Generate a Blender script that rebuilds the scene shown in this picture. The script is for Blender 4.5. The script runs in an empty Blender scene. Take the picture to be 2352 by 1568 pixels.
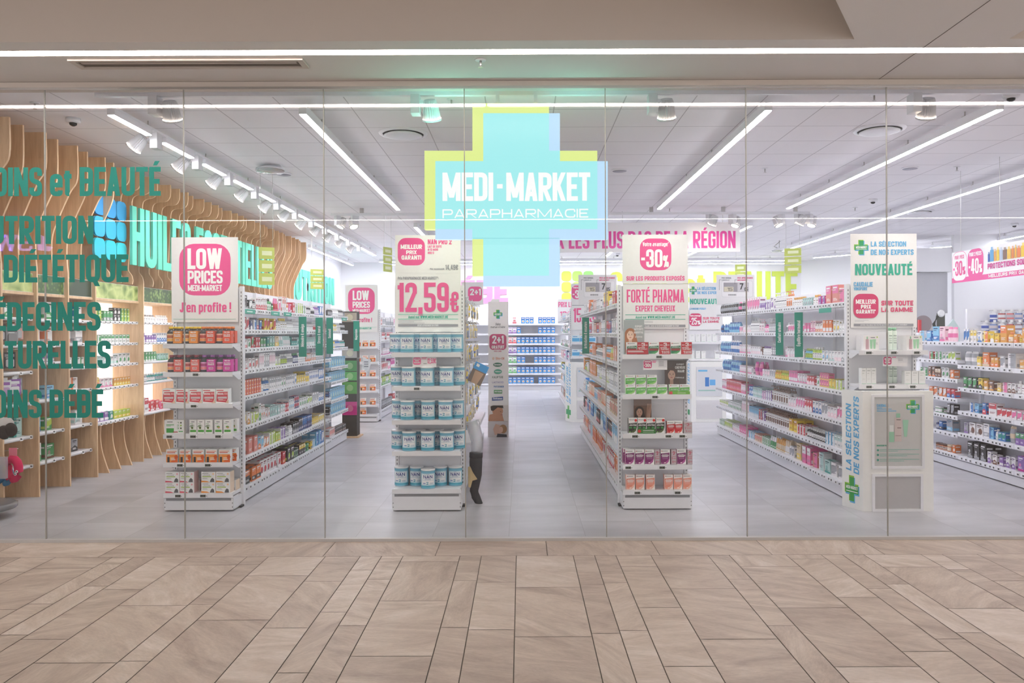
import bpy, math, random
from mathutils import Vector
SC = bpy.context.scene
COL = SC.collection
PI = math.pi
# ---------------------------------------------------------------- camera / world / exposure
FPX, PX0, PY0, CAMH, ROLL = 1808.0, 1197.0, 765.0, 1.5625, 0.0036
cam_d = bpy.data.cameras.new('camera')
cam = bpy.data.objects.new('camera', cam_d); COL.objects.link(cam)
cam_d.sensor_width = 36.0
cam_d.lens = FPX / 2352.0 * 36.0
cam_d.shift_x = -(PX0 - 1176.0) / 2352.0
cam_d.shift_y = -(784.0 - PY0) / 2352.0
cam_d.clip_start = 0.05; cam_d.clip_end = 120
cam.location = (0, 0, CAMH)
cam.rotation_euler = (PI / 2, ROLL, 0)
SC.camera = cam
world = bpy.data.worlds.new('mall_ambient_fill'); SC.world = world  # even fill light added for the open mall, no single source
world.use_nodes = True
world.node_tree.nodes['Background'].inputs[0].default_value = (1.0, 0.965, 0.935, 1)
world.node_tree.nodes['Background'].inputs[1].default_value = 0.5
SC.view_settings.view_transform = 'Standard'
SC.view_settings.look = 'None'
SC.view_settings.exposure = 1.08
SC.view_settings.gamma = 1.0
SC.view_settings.use_curve_mapping = False
cy = SC.cycles
cy.use_denoising = True; cy.use_adaptive_sampling = True; cy.adaptive_threshold = 0.02
cy.max_bounces = 7; cy.diffuse_bounces = 5; cy.glossy_bounces = 3; cy.transmission_bounces = 4
cy.transparent_max_bounces = 14
cy.sample_clamp_indirect = 12.0
cy.caustics_reflective = False; cy.caustics_refractive = False
LED_SHOP, LED_MALL, SIGN_GAIN = 23.0, 12.0, 0.49

# ---------------------------------------------------------------- pixel helpers (real depth Y is always given)
def xz(px, py, Y):
    u, v = px - PX0, PY0 - py
    u0, v0 = u + v * ROLL, v - u * ROLL
    return u0 / FPX * Y, CAMH + v0 / FPX * Y
def yx(px, X):            # depth at which a plane X=const is seen at column px
    return X * FPX / (px - PX0)

# ---------------------------------------------------------------- colours
def lin(c):
    out = []
    for s in c[:3]:
        s = s / 255.0
        out.append(s / 12.92 if s <= 0.04045 else ((s + 0.055) / 1.055) ** 2.4)
    return (out[0], out[1], out[2], 1.0)
PAL = dict(w=(238,236,236), k=(38,36,38), r=(200,40,52), o=(232,116,48), y=(240,205,60), g=(62,150,82), l=(176,205,70),
           t=(30,140,130), c=(120,190,226), b=(38,104,182), n=(38,48,104), p=(232,104,160), m=(200,40,140), v=(132,92,170),
           s=(222,130,118), a=(222,150,50), e=(222,200,165), x=(158,160,166), d=(104,62,44), q=(176,214,208), f=(246,208,218))
WORD = dict(w='white', k='black', r='red', o='orange', y='yellow', g='green', l='lime', t='teal', c='pale blue', b='blue',
            n='navy', p='pink', m='magenta', v='violet', s='salmon', a='amber', e='beige', x='grey', d='brown', q='mint', f='pale pink')
WHITE = (240,239,240); PINK = (238,82,150); TEAL = (42,178,150); SKY = (96,178,226); INK = (60,60,66); GREYT = (150,150,158)
def mixc(a, b, f): return tuple(a[i] * (1 - f) + b[i] * f for i in range(3))
PAL = {k: mixc(v, (226, 223, 228), .14) for k, v in PAL.items()}

# ---------------------------------------------------------------- materials
def mat_new(name):
    m = bpy.data.materials.new(name); m.use_nodes = True
    nt = m.node_tree
    return m, nt, nt.nodes.get('Principled BSDF'), nt.nodes.get('Material Output')
def node(nt, kind, **kw):
    n = nt.nodes.new(kind)
    for k, v in kw.items(): setattr(n, k, v)
    return n
def m_attr(name, rough, spec=0.5, emit=None, var=0.03):
    m, nt, b, out = mat_new(name)
    a = node(nt, 'ShaderNodeAttribute', attribute_name='Col')
    tc = node(nt, 'ShaderNodeTexCoord')
    nz = node(nt, 'ShaderNodeTexNoise'); nz.inputs['Scale'].default_value = 35
    nt.links.new(tc.outputs['Object'], nz.inputs['Vector'])
    mr = node(nt, 'ShaderNodeMapRange'); mr.inputs[3].default_value = 1 - var; mr.inputs[4].default_value = 1 + var
    nt.links.new(nz.outputs[0], mr.inputs[0])
    mx = node(nt, 'ShaderNodeVectorMath', operation='SCALE')
    nt.links.new(a.outputs['Color'], mx.inputs[0]); nt.links.new(mr.outputs[0], mx.inputs['Scale'])
    nt.links.new(mx.outputs[0], b.inputs['Base Color'])
    b.inputs['Roughness'].default_value = rough
    b.inputs['Specular IOR Level'].default_value = spec
    if emit:
        nt.links.remove(b.inputs['Base Color'].links[0]); b.inputs['Base Color'].default_value = (.02, .02, .02, 1)
        nt.links.new(mx.outputs[0], b.inputs['Emission Color']); b.inputs['Emission Strength'].default_value = emit
    return m
def m_plain(name, c, rough=0.5, metal=0.0, var=0.03, scale=20, bump=0.0):
    m, nt, b, out = mat_new(name)
    tc = node(nt, 'ShaderNodeTexCoord')
    nz = node(nt, 'ShaderNodeTexNoise'); nz.inputs['Scale'].default_value = scale; nz.inputs['Detail'].default_value = 4
    nt.links.new(tc.outputs['Object'], nz.inputs['Vector'])
    cr = node(nt, 'ShaderNodeMix', data_type='RGBA')
    L = lin(c)
    cr.inputs[6].default_value = tuple(x * (1 - var) for x in L[:3]) + (1,)
    cr.inputs[7].default_value = tuple(min(1, x * (1 + var)) for x in L[:3]) + (1,)
    nt.links.new(nz.outputs[0], cr.inputs[0]); nt.links.new(cr.outputs[2], b.inputs['Base Color'])
    b.inputs['Roughness'].default_value = rough; b.inputs['Metallic'].default_value = metal
    if bump:
        bp = node(nt, 'ShaderNodeBump'); bp.inputs['Strength'].default_value = bump; bp.inputs['Distance'].default_value = 0.002
        nt.links.new(nz.outputs[0], bp.inputs['Height']); nt.links.new(bp.outputs[0], b.inputs['Normal'])
    return m
def m_emit(name, c, s):
    m, nt, b, out = mat_new(name)
    b.inputs['Base Color'].default_value = lin(c)
    b.inputs['Emission Color'].default_value = lin(c); b.inputs['Emission Strength'].default_value = s
    return m
def m_clear(name, tint=(0.97, 0.98, 0.98), f0=0.04, haze=0.0, hazec=(230,230,235)):
    m, nt, b, out = mat_new(name)
    nt.nodes.remove(b)
    tr = node(nt, 'ShaderNodeBsdfTransparent'); tr.inputs[0].default_value = tint + (1,)
    gl = node(nt, 'ShaderNodeBsdfGlossy'); gl.inputs['Roughness'].default_value = 0.0 if not haze else 0.12
    lw = node(nt, 'ShaderNodeLayerWeight'); lw.inputs[0].default_value = 0.5
    pw = node(nt, 'ShaderNodeMath', operation='POWER'); pw.inputs[1].default_value = 5.0
    ml = node(nt, 'ShaderNodeMath', operation='MULTIPLY_ADD'); ml.inputs[1].default_value = 1 - f0; ml.inputs[2].default_value = f0
    nt.links.new(lw.outputs['Facing'], pw.inputs[0]); nt.links.new(pw.outputs[0], ml.inputs[0])
    mx = node(nt, 'ShaderNodeMixShader')
    nt.links.new(ml.outputs[0], mx.inputs[0])
    if haze:
        df = node(nt, 'ShaderNodeBsdfDiffuse'); df.inputs[0].default_value = lin(hazec)
        m2 = node(nt, 'ShaderNodeMixShader'); m2.inputs[0].default_value = haze
        nt.links.new(tr.outputs[0], m2.inputs[1]); nt.links.new(df.outputs[0], m2.inputs[2])
        nt.links.new(m2.outputs[0], mx.inputs[1])
    else:
        nt.links.new(tr.outputs[0], mx.inputs[1])
    nt.links.new(gl.outputs[0], mx.inputs[2]); nt.links.new(mx.outputs[0], out.inputs[0])
    return m
def m_oak():
    m, nt, b, out = mat_new('oak_veneer')
    g = node(nt, 'ShaderNodeNewGeometry')
    mp = node(nt, 'ShaderNodeMapping'); mp.inputs['Scale'].default_value = (9, 9, 0.9)
    nt.links.new(g.outputs['Position'], mp.inputs[0])
    nz = node(nt, 'ShaderNodeTexNoise'); nz.inputs['Scale'].default_value = 3.2; nz.inputs['Detail'].default_value = 7; nz.inputs['Roughness'].default_value = 0.62; nz.inputs['Distortion'].default_value = 0.6
    nt.links.new(mp.outputs[0], nz.inputs['Vector'])
    cr = node(nt, 'ShaderNodeValToRGB')
    cr.color_ramp.elements[0].position = 0.28; cr.color_ramp.elements[0].color = lin((206,168,130))
    cr.color_ramp.elements[1].position = 0.72; cr.color_ramp.elements[1].color = lin((234,202,164))
    nt.links.new(nz.outputs[0], cr.inputs[0]); nt.links.new(cr.outputs[0], b.inputs['Base Color'])
    b.inputs['Roughness'].default_value = 0.5
    return m
def m_grid(name, c1, c2, line, size, org, gap, rough, nscale=1.5, linew=1.0, aniso=(1, 1, 1), wob=0.0):
    """tiles on a square grid: jittered tile tint, cloudy noise, joints"""
    m, nt, b, out = mat_new(name)
    g = node(nt, 'ShaderNodeNewGeometry')
    sx = node(nt, 'ShaderNodeSeparateXYZ'); nt.links.new(g.outputs['Position'], sx.inputs[0])
    def M(op, a, bb=None, c=None):
        n = node(nt, 'ShaderNodeMath', operation=op)
        for i, v in enumerate((a, bb, c)):
            if v is None: continue
            if isinstance(v, (int, float)): n.inputs[i].default_value = v
            else: nt.links.new(v, n.inputs[i])
        return n.outputs[0]
    us = [M('DIVIDE', M('SUBTRACT', sx.outputs[i], org[i]), size) for i in (0, 1)]
    fr = [M('FRACT', u) for u in us]
    fl = [M('FLOOR', u) for u in us]
    ed = [M('MINIMUM', f, M('SUBTRACT', 1.0, f)) for f in fr]
    e = M('MINIMUM', ed[0], ed[1])
    isl = M('LESS_THAN', e, gap / size / 2)
    cb = node(nt, 'ShaderNodeCombineXYZ'); nt.links.new(fl[0], cb.inputs[0]); nt.links.new(fl[1], cb.inputs[1])
    wn = node(nt, 'ShaderNodeTexWhiteNoise'); nt.links.new(cb.outputs[0], wn.inputs['Vector'])
    mp = node(nt, 'ShaderNodeMapping'); mp.inputs['Scale'].default_value = aniso
    off = node(nt, 'ShaderNodeVectorMath', operation='SCALE'); nt.links.new(wn.outputs['Color'], off.inputs[0]); off.inputs['Scale'].default_value = 20.0 if wob else 0.0
    ad = node(nt, 'ShaderNodeVectorMath', operation='ADD'); nt.links.new(g.outputs['Position'], ad.inputs[0]); nt.links.new(off.outputs[0], ad.inputs[1])
    nt.links.new(ad.outputs[0], mp.inputs[0])
    nz = node(nt, 'ShaderNodeTexNoise'); nz.inputs['Scale'].default_value = nscale; nz.inputs['Detail'].default_value = 6; nz.inputs['Roughness'].default_value = 0.6
    nt.links.new(mp.outputs[0], nz.inputs['Vector'])
    f = M('MULTIPLY_ADD', wn.outputs['Value'], wob, M('MULTIPLY', nz.outputs[0], 1.0))
    rmp = node(nt, 'ShaderNodeMapRange'); rmp.inputs[1].default_value = 0.3; rmp.inputs[2].default_value = 0.7 + wob
    nt.links.new(f, rmp.inputs[0])
    mx = node(nt, 'ShaderNodeMix', data_type='RGBA'); mx.inputs[6].default_value = lin(c1); mx.inputs[7].default_value = lin(c2)
    nt.links.new(rmp.outputs[0], mx.inputs[0])
    m2 = node(nt, 'ShaderNodeMix', data_type='RGBA'); m2.inputs[7].default_value = lin(line)
    nt.links.new(mx.outputs[2], m2.inputs[6]); nt.links.new(M('MULTIPLY', isl, linew), m2.inputs[0])
    nt.links.new(m2.outputs[2], b.inputs['Base Color'])
    b.inputs['Roughness'].default_value = rough
    return m
def m_stone():
    m, nt, b, out = mat_new('sand_stone_tile')
    a = node(nt, 'ShaderNodeAttribute', attribute_name='Col')
    g = node(nt, 'ShaderNodeNewGeometry')
    sep = node(nt, 'ShaderNodeSeparateColor'); nt.links.new(a.outputs['Color'], sep.inputs[0])
    # per-tile random vector in Col (r,g,b) moves and turns the veining
    off = node(nt, 'ShaderNodeVectorMath', operation='SCALE'); off.inputs['Scale'].default_value = 37.0
    nt.links.new(a.outputs['Color'], off.inputs[0])
    rot = node(nt, 'ShaderNodeVectorRotate', rotation_type='Z_AXIS')
    nt.links.new(g.outputs['Position'], rot.inputs['Vector'])
    an = node(nt, 'ShaderNodeMath', operation='MULTIPLY'); an.inputs[1].default_value = 3.0; nt.links.new(sep.outputs[0], an.inputs[0])
    nt.links.new(an.outputs[0], rot.inputs['Angle'])
    ad = node(nt, 'ShaderNodeVectorMath', operation='ADD'); nt.links.new(rot.outputs[0], ad.inputs[0]); nt.links.new(off.outputs[0], ad.inputs[1])
    mp = node(nt, 'ShaderNodeMapping'); mp.inputs['Scale'].default_value = (1.0, 3.2, 1); nt.links.new(ad.outputs[0], mp.inputs[0])
    n1 = node(nt, 'ShaderNodeTexNoise'); n1.inputs['Scale'].default_value = 1.6; n1.inputs['Detail'].default_value = 9; n1.inputs['Roughness'].default_value = 0.66; n1.inputs['Distortion'].default_value = 1.2
    nt.links.new(mp.outputs[0], n1.inputs['Vector'])
    n2 = node(nt, 'ShaderNodeTexNoise'); n2.inputs['Scale'].default_value = 28; n2.inputs['Detail'].default_value = 5; n2.inputs['Roughness'].default_value = 0.7
    nt.links.new(mp.outputs[0], n2.inputs['Vector'])
    cr = node(nt, 'ShaderNodeValToRGB'); e = cr.color_ramp.elements
    e[0].position = 0.28; e[0].color = lin((166,150,138)); e[1].position = 0.74; e[1].color = lin((210,198,188))
    el = e.new(0.5); el.color = lin((190,175,161))
    ma = node(nt, 'ShaderNodeMath', operation='MULTIPLY_ADD'); ma.inputs[1].default_value = 0.2; 
    nt.links.new(sep.outputs[1], ma.inputs[0]); nt.links.new(n1.outputs[0], ma.inputs[2])
    ms = node(nt, 'ShaderNodeMath', operation='SUBTRACT'); ms.inputs[1].default_value = 0.1; nt.links.new(ma.outputs[0], ms.inputs[0])
    nt.links.new(ms.outputs[0], cr.inputs[0])
    mr = node(nt, 'ShaderNodeMapRange'); mr.inputs[1].default_value = 0.3; mr.inputs[2].default_value = 0.7; mr.inputs[3].default_value = 0.9; mr.inputs[4].default_value = 1.08
    nt.links.new(n2.outputs[0], mr.inputs[0])
    sc = node(nt, 'ShaderNodeVectorMath', operation='SCALE'); nt.links.new(cr.outputs[0], sc.inputs[0]); nt.links.new(mr.outputs[0], sc.inputs['Scale'])
    nt.links.new(sc.outputs[0], b.inputs['Base Color'])
    b.inputs['Roughness'].default_value = 0.55
    return m
def m_leaf(name, dark, light, scale, drops):
    m, nt, b, out = mat_new(name)
    g = node(nt, 'ShaderNodeNewGeometry')
    v = node(nt, 'ShaderNodeTexVoronoi', feature='DISTANCE_TO_EDGE' if not drops else 'F1'); v.inputs['Scale'].default_value = scale
    nt.links.new(g.outputs['Position'], v.inputs['Vector'])
    w = node(nt, 'ShaderNodeTexNoise'); w.inputs['Scale'].default_value = 5.0; nt.links.new(g.outputs['Position'], w.inputs['Vector'])
    ad = node(nt, 'ShaderNodeMath', operation='MULTIPLY_ADD'); ad.inputs[1].default_value = 1.1 if not drops else 0.9
    nt.links.new(v.outputs['Distance'], ad.inputs[0]); nt.links.new(w.outputs[0], ad.inputs[2])
    mr = node(nt, 'ShaderNodeMapRange'); mr.inputs[1].default_value = 0.35; mr.inputs[2].default_value = 0.95
    nt.links.new(ad.outputs[0], mr.inputs[0])
    mx = node(nt, 'ShaderNodeMix', data_type='RGBA'); mx.inputs[6].default_value = lin(light); mx.inputs[7].default_value = lin(dark)
    nt.links.new(mr.outputs[0], mx.inputs[0]); nt.links.new(mx.outputs[2], b.inputs['Base Color'])
    b.inputs['Roughness'].default_value = 0.3
    return m
MAT = {
    'print': m_attr('printed_card', 0.5), 'gloss': m_attr('glossy_plastic', 0.22), 'matte': m_attr('matte_paint', 0.75, 0.3),
    'sign': m_attr('backlit_acrylic', 0.3, emit=SIGN_GAIN, var=0.01),
    'steel': m_plain('white_powder_coated_steel', (233,233,238), 0.38), 'lampgrey': m_plain('pale_grey_lamp_paint', (214,214,218), 0.45), 'alu': m_plain('brushed_aluminium', (190,188,186), 0.3, 0.8),
    'white': m_plain('white_wall_paint', (238,238,242), 0.8, var=0.012, scale=3), 'tan': m_plain('taupe_ceiling_paint', (224,220,217), 0.85, var=0.01, scale=3),
    'tan2': m_plain('warm_taupe_coffer_paint', (218,210,203), 0.85, var=0.01, scale=3),
    'black': m_plain('black_plastic', (34,34,36), 0.4), 'dark': m_plain('dark_gap', (62,58,56), 0.8), 'oak': m_oak(),
    'return': m_emit('added_ceiling_glow', (140,255,226), 20.0), 'led': m_emit('led_diffuser', (250,250,255), LED_SHOP), 'ledm': m_emit('mall_led_diffuser', (255,246,240), LED_MALL),  # the sign return is an added glow that colours the mall ceiling
    'lilac': m_emit('lilac_sign_light', (190,165,255), 3.5), 'spotlens': m_emit('spot_lamp_lens', (255,238,215), 22.0), 'panel': m_emit('backlit_shelf_panel', (255,250,246), 0.62),
    'glass': m_clear('shopfront_glass', (0.985, 0.99, 0.988), 0.035), 'acrylic': m_clear('clear_plastic', (0.9, 0.9, 0.92), 0.09, 0.3),
    'bag': m_clear('clear_blister_film', (0.85, 0.86, 0.9), 0.1, 0.3, (235,235,242)),
    'rail': m_plain('satin_grey_rail', (196,194,193), 0.4), 'seam': m_plain('silicone_joint', (168,166,160), 0.4), 'rubber': m_plain('rubber_foot', (48,48,50), 0.7), 'grout': m_plain('floor_grout', (120,112,104), 0.9),
    'knit': m_plain('charcoal_knit', (62,62,68), 0.95, var=0.1, scale=300, bump=0.3), 'felt': m_plain('beige_fabric', (196,172,132), 0.95, var=0.08, scale=200),
    'floor': m_grid('grey_concrete_tile', (172,172,178), (208,207,213), (148,147,151), 0.59, (-0.10, 6.54, 0), 0.005, 0.34, 1.3, 0.6, (0.7, 2.2, 1), 0.16),
    'ceil': m_grid('mineral_ceiling_tile', (240,238,242), (244,242,246), (178,174,180), 0.6, (-0.30, 7.67, 0), 0.010, 0.9, 0.8, 0.8),
    'stone': m_stone(),
    'leafa': m_leaf('leaf_print_light', (86,122,44), (206,218,140), 7, False), 'leafb': m_leaf('leaf_print_dew', (46,84,34), (142,176,92), 22, True),
    'leafc': m_leaf('leaf_print_dark', (26,52,28), (110,150,70), 3, True),
}
MAT['pegs'] = MAT['alu']

# ---------------------------------------------------------------- mesh builder
ORG = {}                  # object name -> world point its vertices were measured from
class MB:
    def __init__(self): self.v, self.f, self.c, self.m, self.s = [], [], [], [], []
    def face(self, pts, col=WHITE, mat='print', smooth=False):
        i = len(self.v); self.v.extend(tuple(p) for p in pts)
        self.f.append(tuple(range(i, i + len(pts)))); self.c.append(col); self.m.append(mat); self.s.append(smooth)
    def box(self, x0, x1, y0, y1, z0, z1, col=WHITE, mat='print', cols=None):
        p = [(x0,y0,z0),(x1,y0,z0),(x1,y1,z0),(x0,y1,z0),(x0,y0,z1),(x1,y0,z1),(x1,y1,z1),(x0,y1,z1)]
        i = len(self.v); self.v.extend(p)
        # bottom, top, front(-y), right, back, left
        for k, q in enumerate(((0,3,2,1),(4,5,6,7),(0,1,5,4),(1,2,6,5),(2,3,7,6),(3,0,4,7))):
            self.f.append(tuple(i + j for j in q)); self.c.append(cols[k] if cols else col); self.m.append(mat); self.s.append(False)
    def prism(self, poly, fn, d0, d1, col=WHITE, mat='print', smooth=False, edge=None):
        """poly [(u,v)], fn(u,v,d)->xyz"""
        n = len(poly)
        a = [fn(u, v, d0) for u, v in poly]; b = [fn(u, v, d1) for u, v in poly]
        self.face(a, col, mat); self.face(b[::-1], col, mat)
        i = len(self.v); self.v.extend(a + b)
        for k in range(n):
            j = (k + 1) % n
            self.f.append((i + k, i + n + k, i + n + j, i + j)); self.c.append(edge or col); self.m.append(mat); self.s.append(smooth)
    def lathe(self, prof, cx=0, cy=0, z=0, n=20, col=WHITE, mat='gloss', cols=None, ridges=0, ra=0.06, cap0=True, cap1=True):
        """prof [(r,z)], colour per segment"""
        i = len(self.v); nn = n if not ridges else ridges * 2
        for r, h in prof:
            for k in range(nn):
                a = 2 * PI * k / nn
                rr = r * (1 - ra if ridges and k % 2 else 1)
                self.v.append((cx + rr * math.cos(a), cy + rr * math.sin(a), z + h))
        for j in range(len(prof) - 1):
            for k in range(nn):
                k2 = (k + 1) % nn
                self.f.append((i + j*nn + k, i + j*nn + k2, i + (j+1)*nn + k2, i + (j+1)*nn + k))
                self.c.append(cols[j] if cols else col); self.m.append(mat); self.s.append(not ridges)
        if cap0: self.f.append(tuple(i + k for k in range(nn))[::-1]); self.c.append(cols[0] if cols else col); self.m.append(mat); self.s.append(False)
        if cap1:
            t = i + (len(prof) - 1) * nn
            self.f.append(tuple(t + k for k in range(nn))); self.c.append(cols[-1] if cols else col); self.m.append(mat); self.s.append(False)
    def tube(self, pts, r, n=8, col=WHITE, mat='steel', radii=None, cap=True):
        pts = [Vector(p) for p in pts]; i = len(self.v)
        for k, p in enumerate(pts):
            d = (pts[min(k + 1, len(pts) - 1)] - pts[max(k - 1, 0)]).normalized()
            up = Vector((0, 0, 1)) if abs(d.z) < 0.9 else Vector((1, 0, 0))
            a = d.cross(up).normalized(); b = d.cross(a)
            rr = radii[k] if radii else r
            if not isinstance(rr, tuple): rr = (rr, rr)
            for q in range(n):
                t = 2 * PI * q / n
                self.v.append(tuple(p + a * math.cos(t) * rr[0] + b * math.sin(t) * rr[1]))
        for k in range(len(pts) - 1):
            for q in range(n):
                q2 = (q + 1) % n
                self.f.append((i + k*n + q, i + k*n + q2, i + (k+1)*n + q2, i + (k+1)*n + q)); self.c.append(col); self.m.append(mat); self.s.append(True)
        if cap:
            for k, rev in ((0, True), (len(pts) - 1, False)):
                t = tuple(i + k*n + q for q in range(n))
                self.f.append(t[::-1] if rev else t); self.c.append(col); self.m.append(mat); self.s.append(False)
    def mesh(self, name, org=(0, 0, 0)):
        me = bpy.data.meshes.new(name)
        ox, oy, oz = org
        me.from_pydata([(x - ox, y - oy, z - oz) for x, y, z in self.v], [], self.f)
        keys = list(dict.fromkeys(self.m))
        for k in keys: me.materials.append(MAT[k])
        me.polygons.foreach_set('material_index', [keys.index(k) for k in self.m])
        me.polygons.foreach_set('use_smooth', self.s)
        at = me.color_attributes.new('Col', 'FLOAT_COLOR', 'CORNER')
        buf = []; cache = {}
        for f, c in zip(self.f, self.c):
            l = cache.get(c)
            if l is None: l = cache[c] = lin(c)
            buf.extend(l * len(f))
        at.data.foreach_set('color', buf)
        me.update()
        return me
    def build(self, name, parent=None, org=None):
        """org given: vertices are world coordinates, origin goes to org; else vertices are local"""
        o = bpy.data.objects.new(name, self.mesh(name, org or (0, 0, 0))); COL.objects.link(o)
        if parent is not None:
            o.parent = parent
            P = ORG.get(parent.name, (0, 0, 0))
            o.location = tuple(org[i] - P[i] for i in range(3)) if org else (0, 0, 0)
            ORG[o.name] = org or P
        else:
            o.location = org or (0, 0, 0); ORG[o.name] = org or (0, 0, 0)
        return o
def tag(o, label=None, cat=None, group=None, kind=None):
    if label: o['label'] = label
    if cat: o['category'] = cat
    if group: o['group'] = group
    if kind: o['kind'] = kind
    return o
def thing(name, label, cat, loc=(0, 0, 0), group=None):
    o = bpy.data.objects.new(name, None); COL.objects.link(o); o.location = loc; ORG[o.name] = tuple(loc)
    o.empty_display_size = 0.1
    return tag(o, label, cat, group)
def struct(mb, name): return tag(mb.build(name), kind='structure')
KIDS = {}
def clone(root, loc, rz=None, label=None, group=None):
    r = root.copy(); COL.objects.link(r); r.location = loc
    if rz is not None: r.rotation_euler = (0, 0, rz)
    if label: r['label'] = label
    if group: r['group'] = group
    kids = KIDS.get(root.name)
    if kids is None:
        kids = KIDS[root.name] = [(c, list(c.children)) for c in root.children]
    for ch, gs in kids:
        c = ch.copy(); COL.objects.link(c); c.parent = r
        for g in gs:
            d = g.copy(); COL.objects.link(d); d.parent = c
    return r
ORD = ['first','second','third','fourth','fifth','sixth','seventh','eighth','ninth','tenth','eleventh','twelfth','thirteenth','fourteenth','fifteenth','sixteenth','seventeenth','eighteenth','nineteenth','twentieth']
ORD += ['twenty-' + o for o in ORD[:9]] + ['thirtieth'] + ['thirty-' + o for o in ORD[:9]] + ['fortieth'] + ['forty-' + o for o in ORD[:9]]

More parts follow.
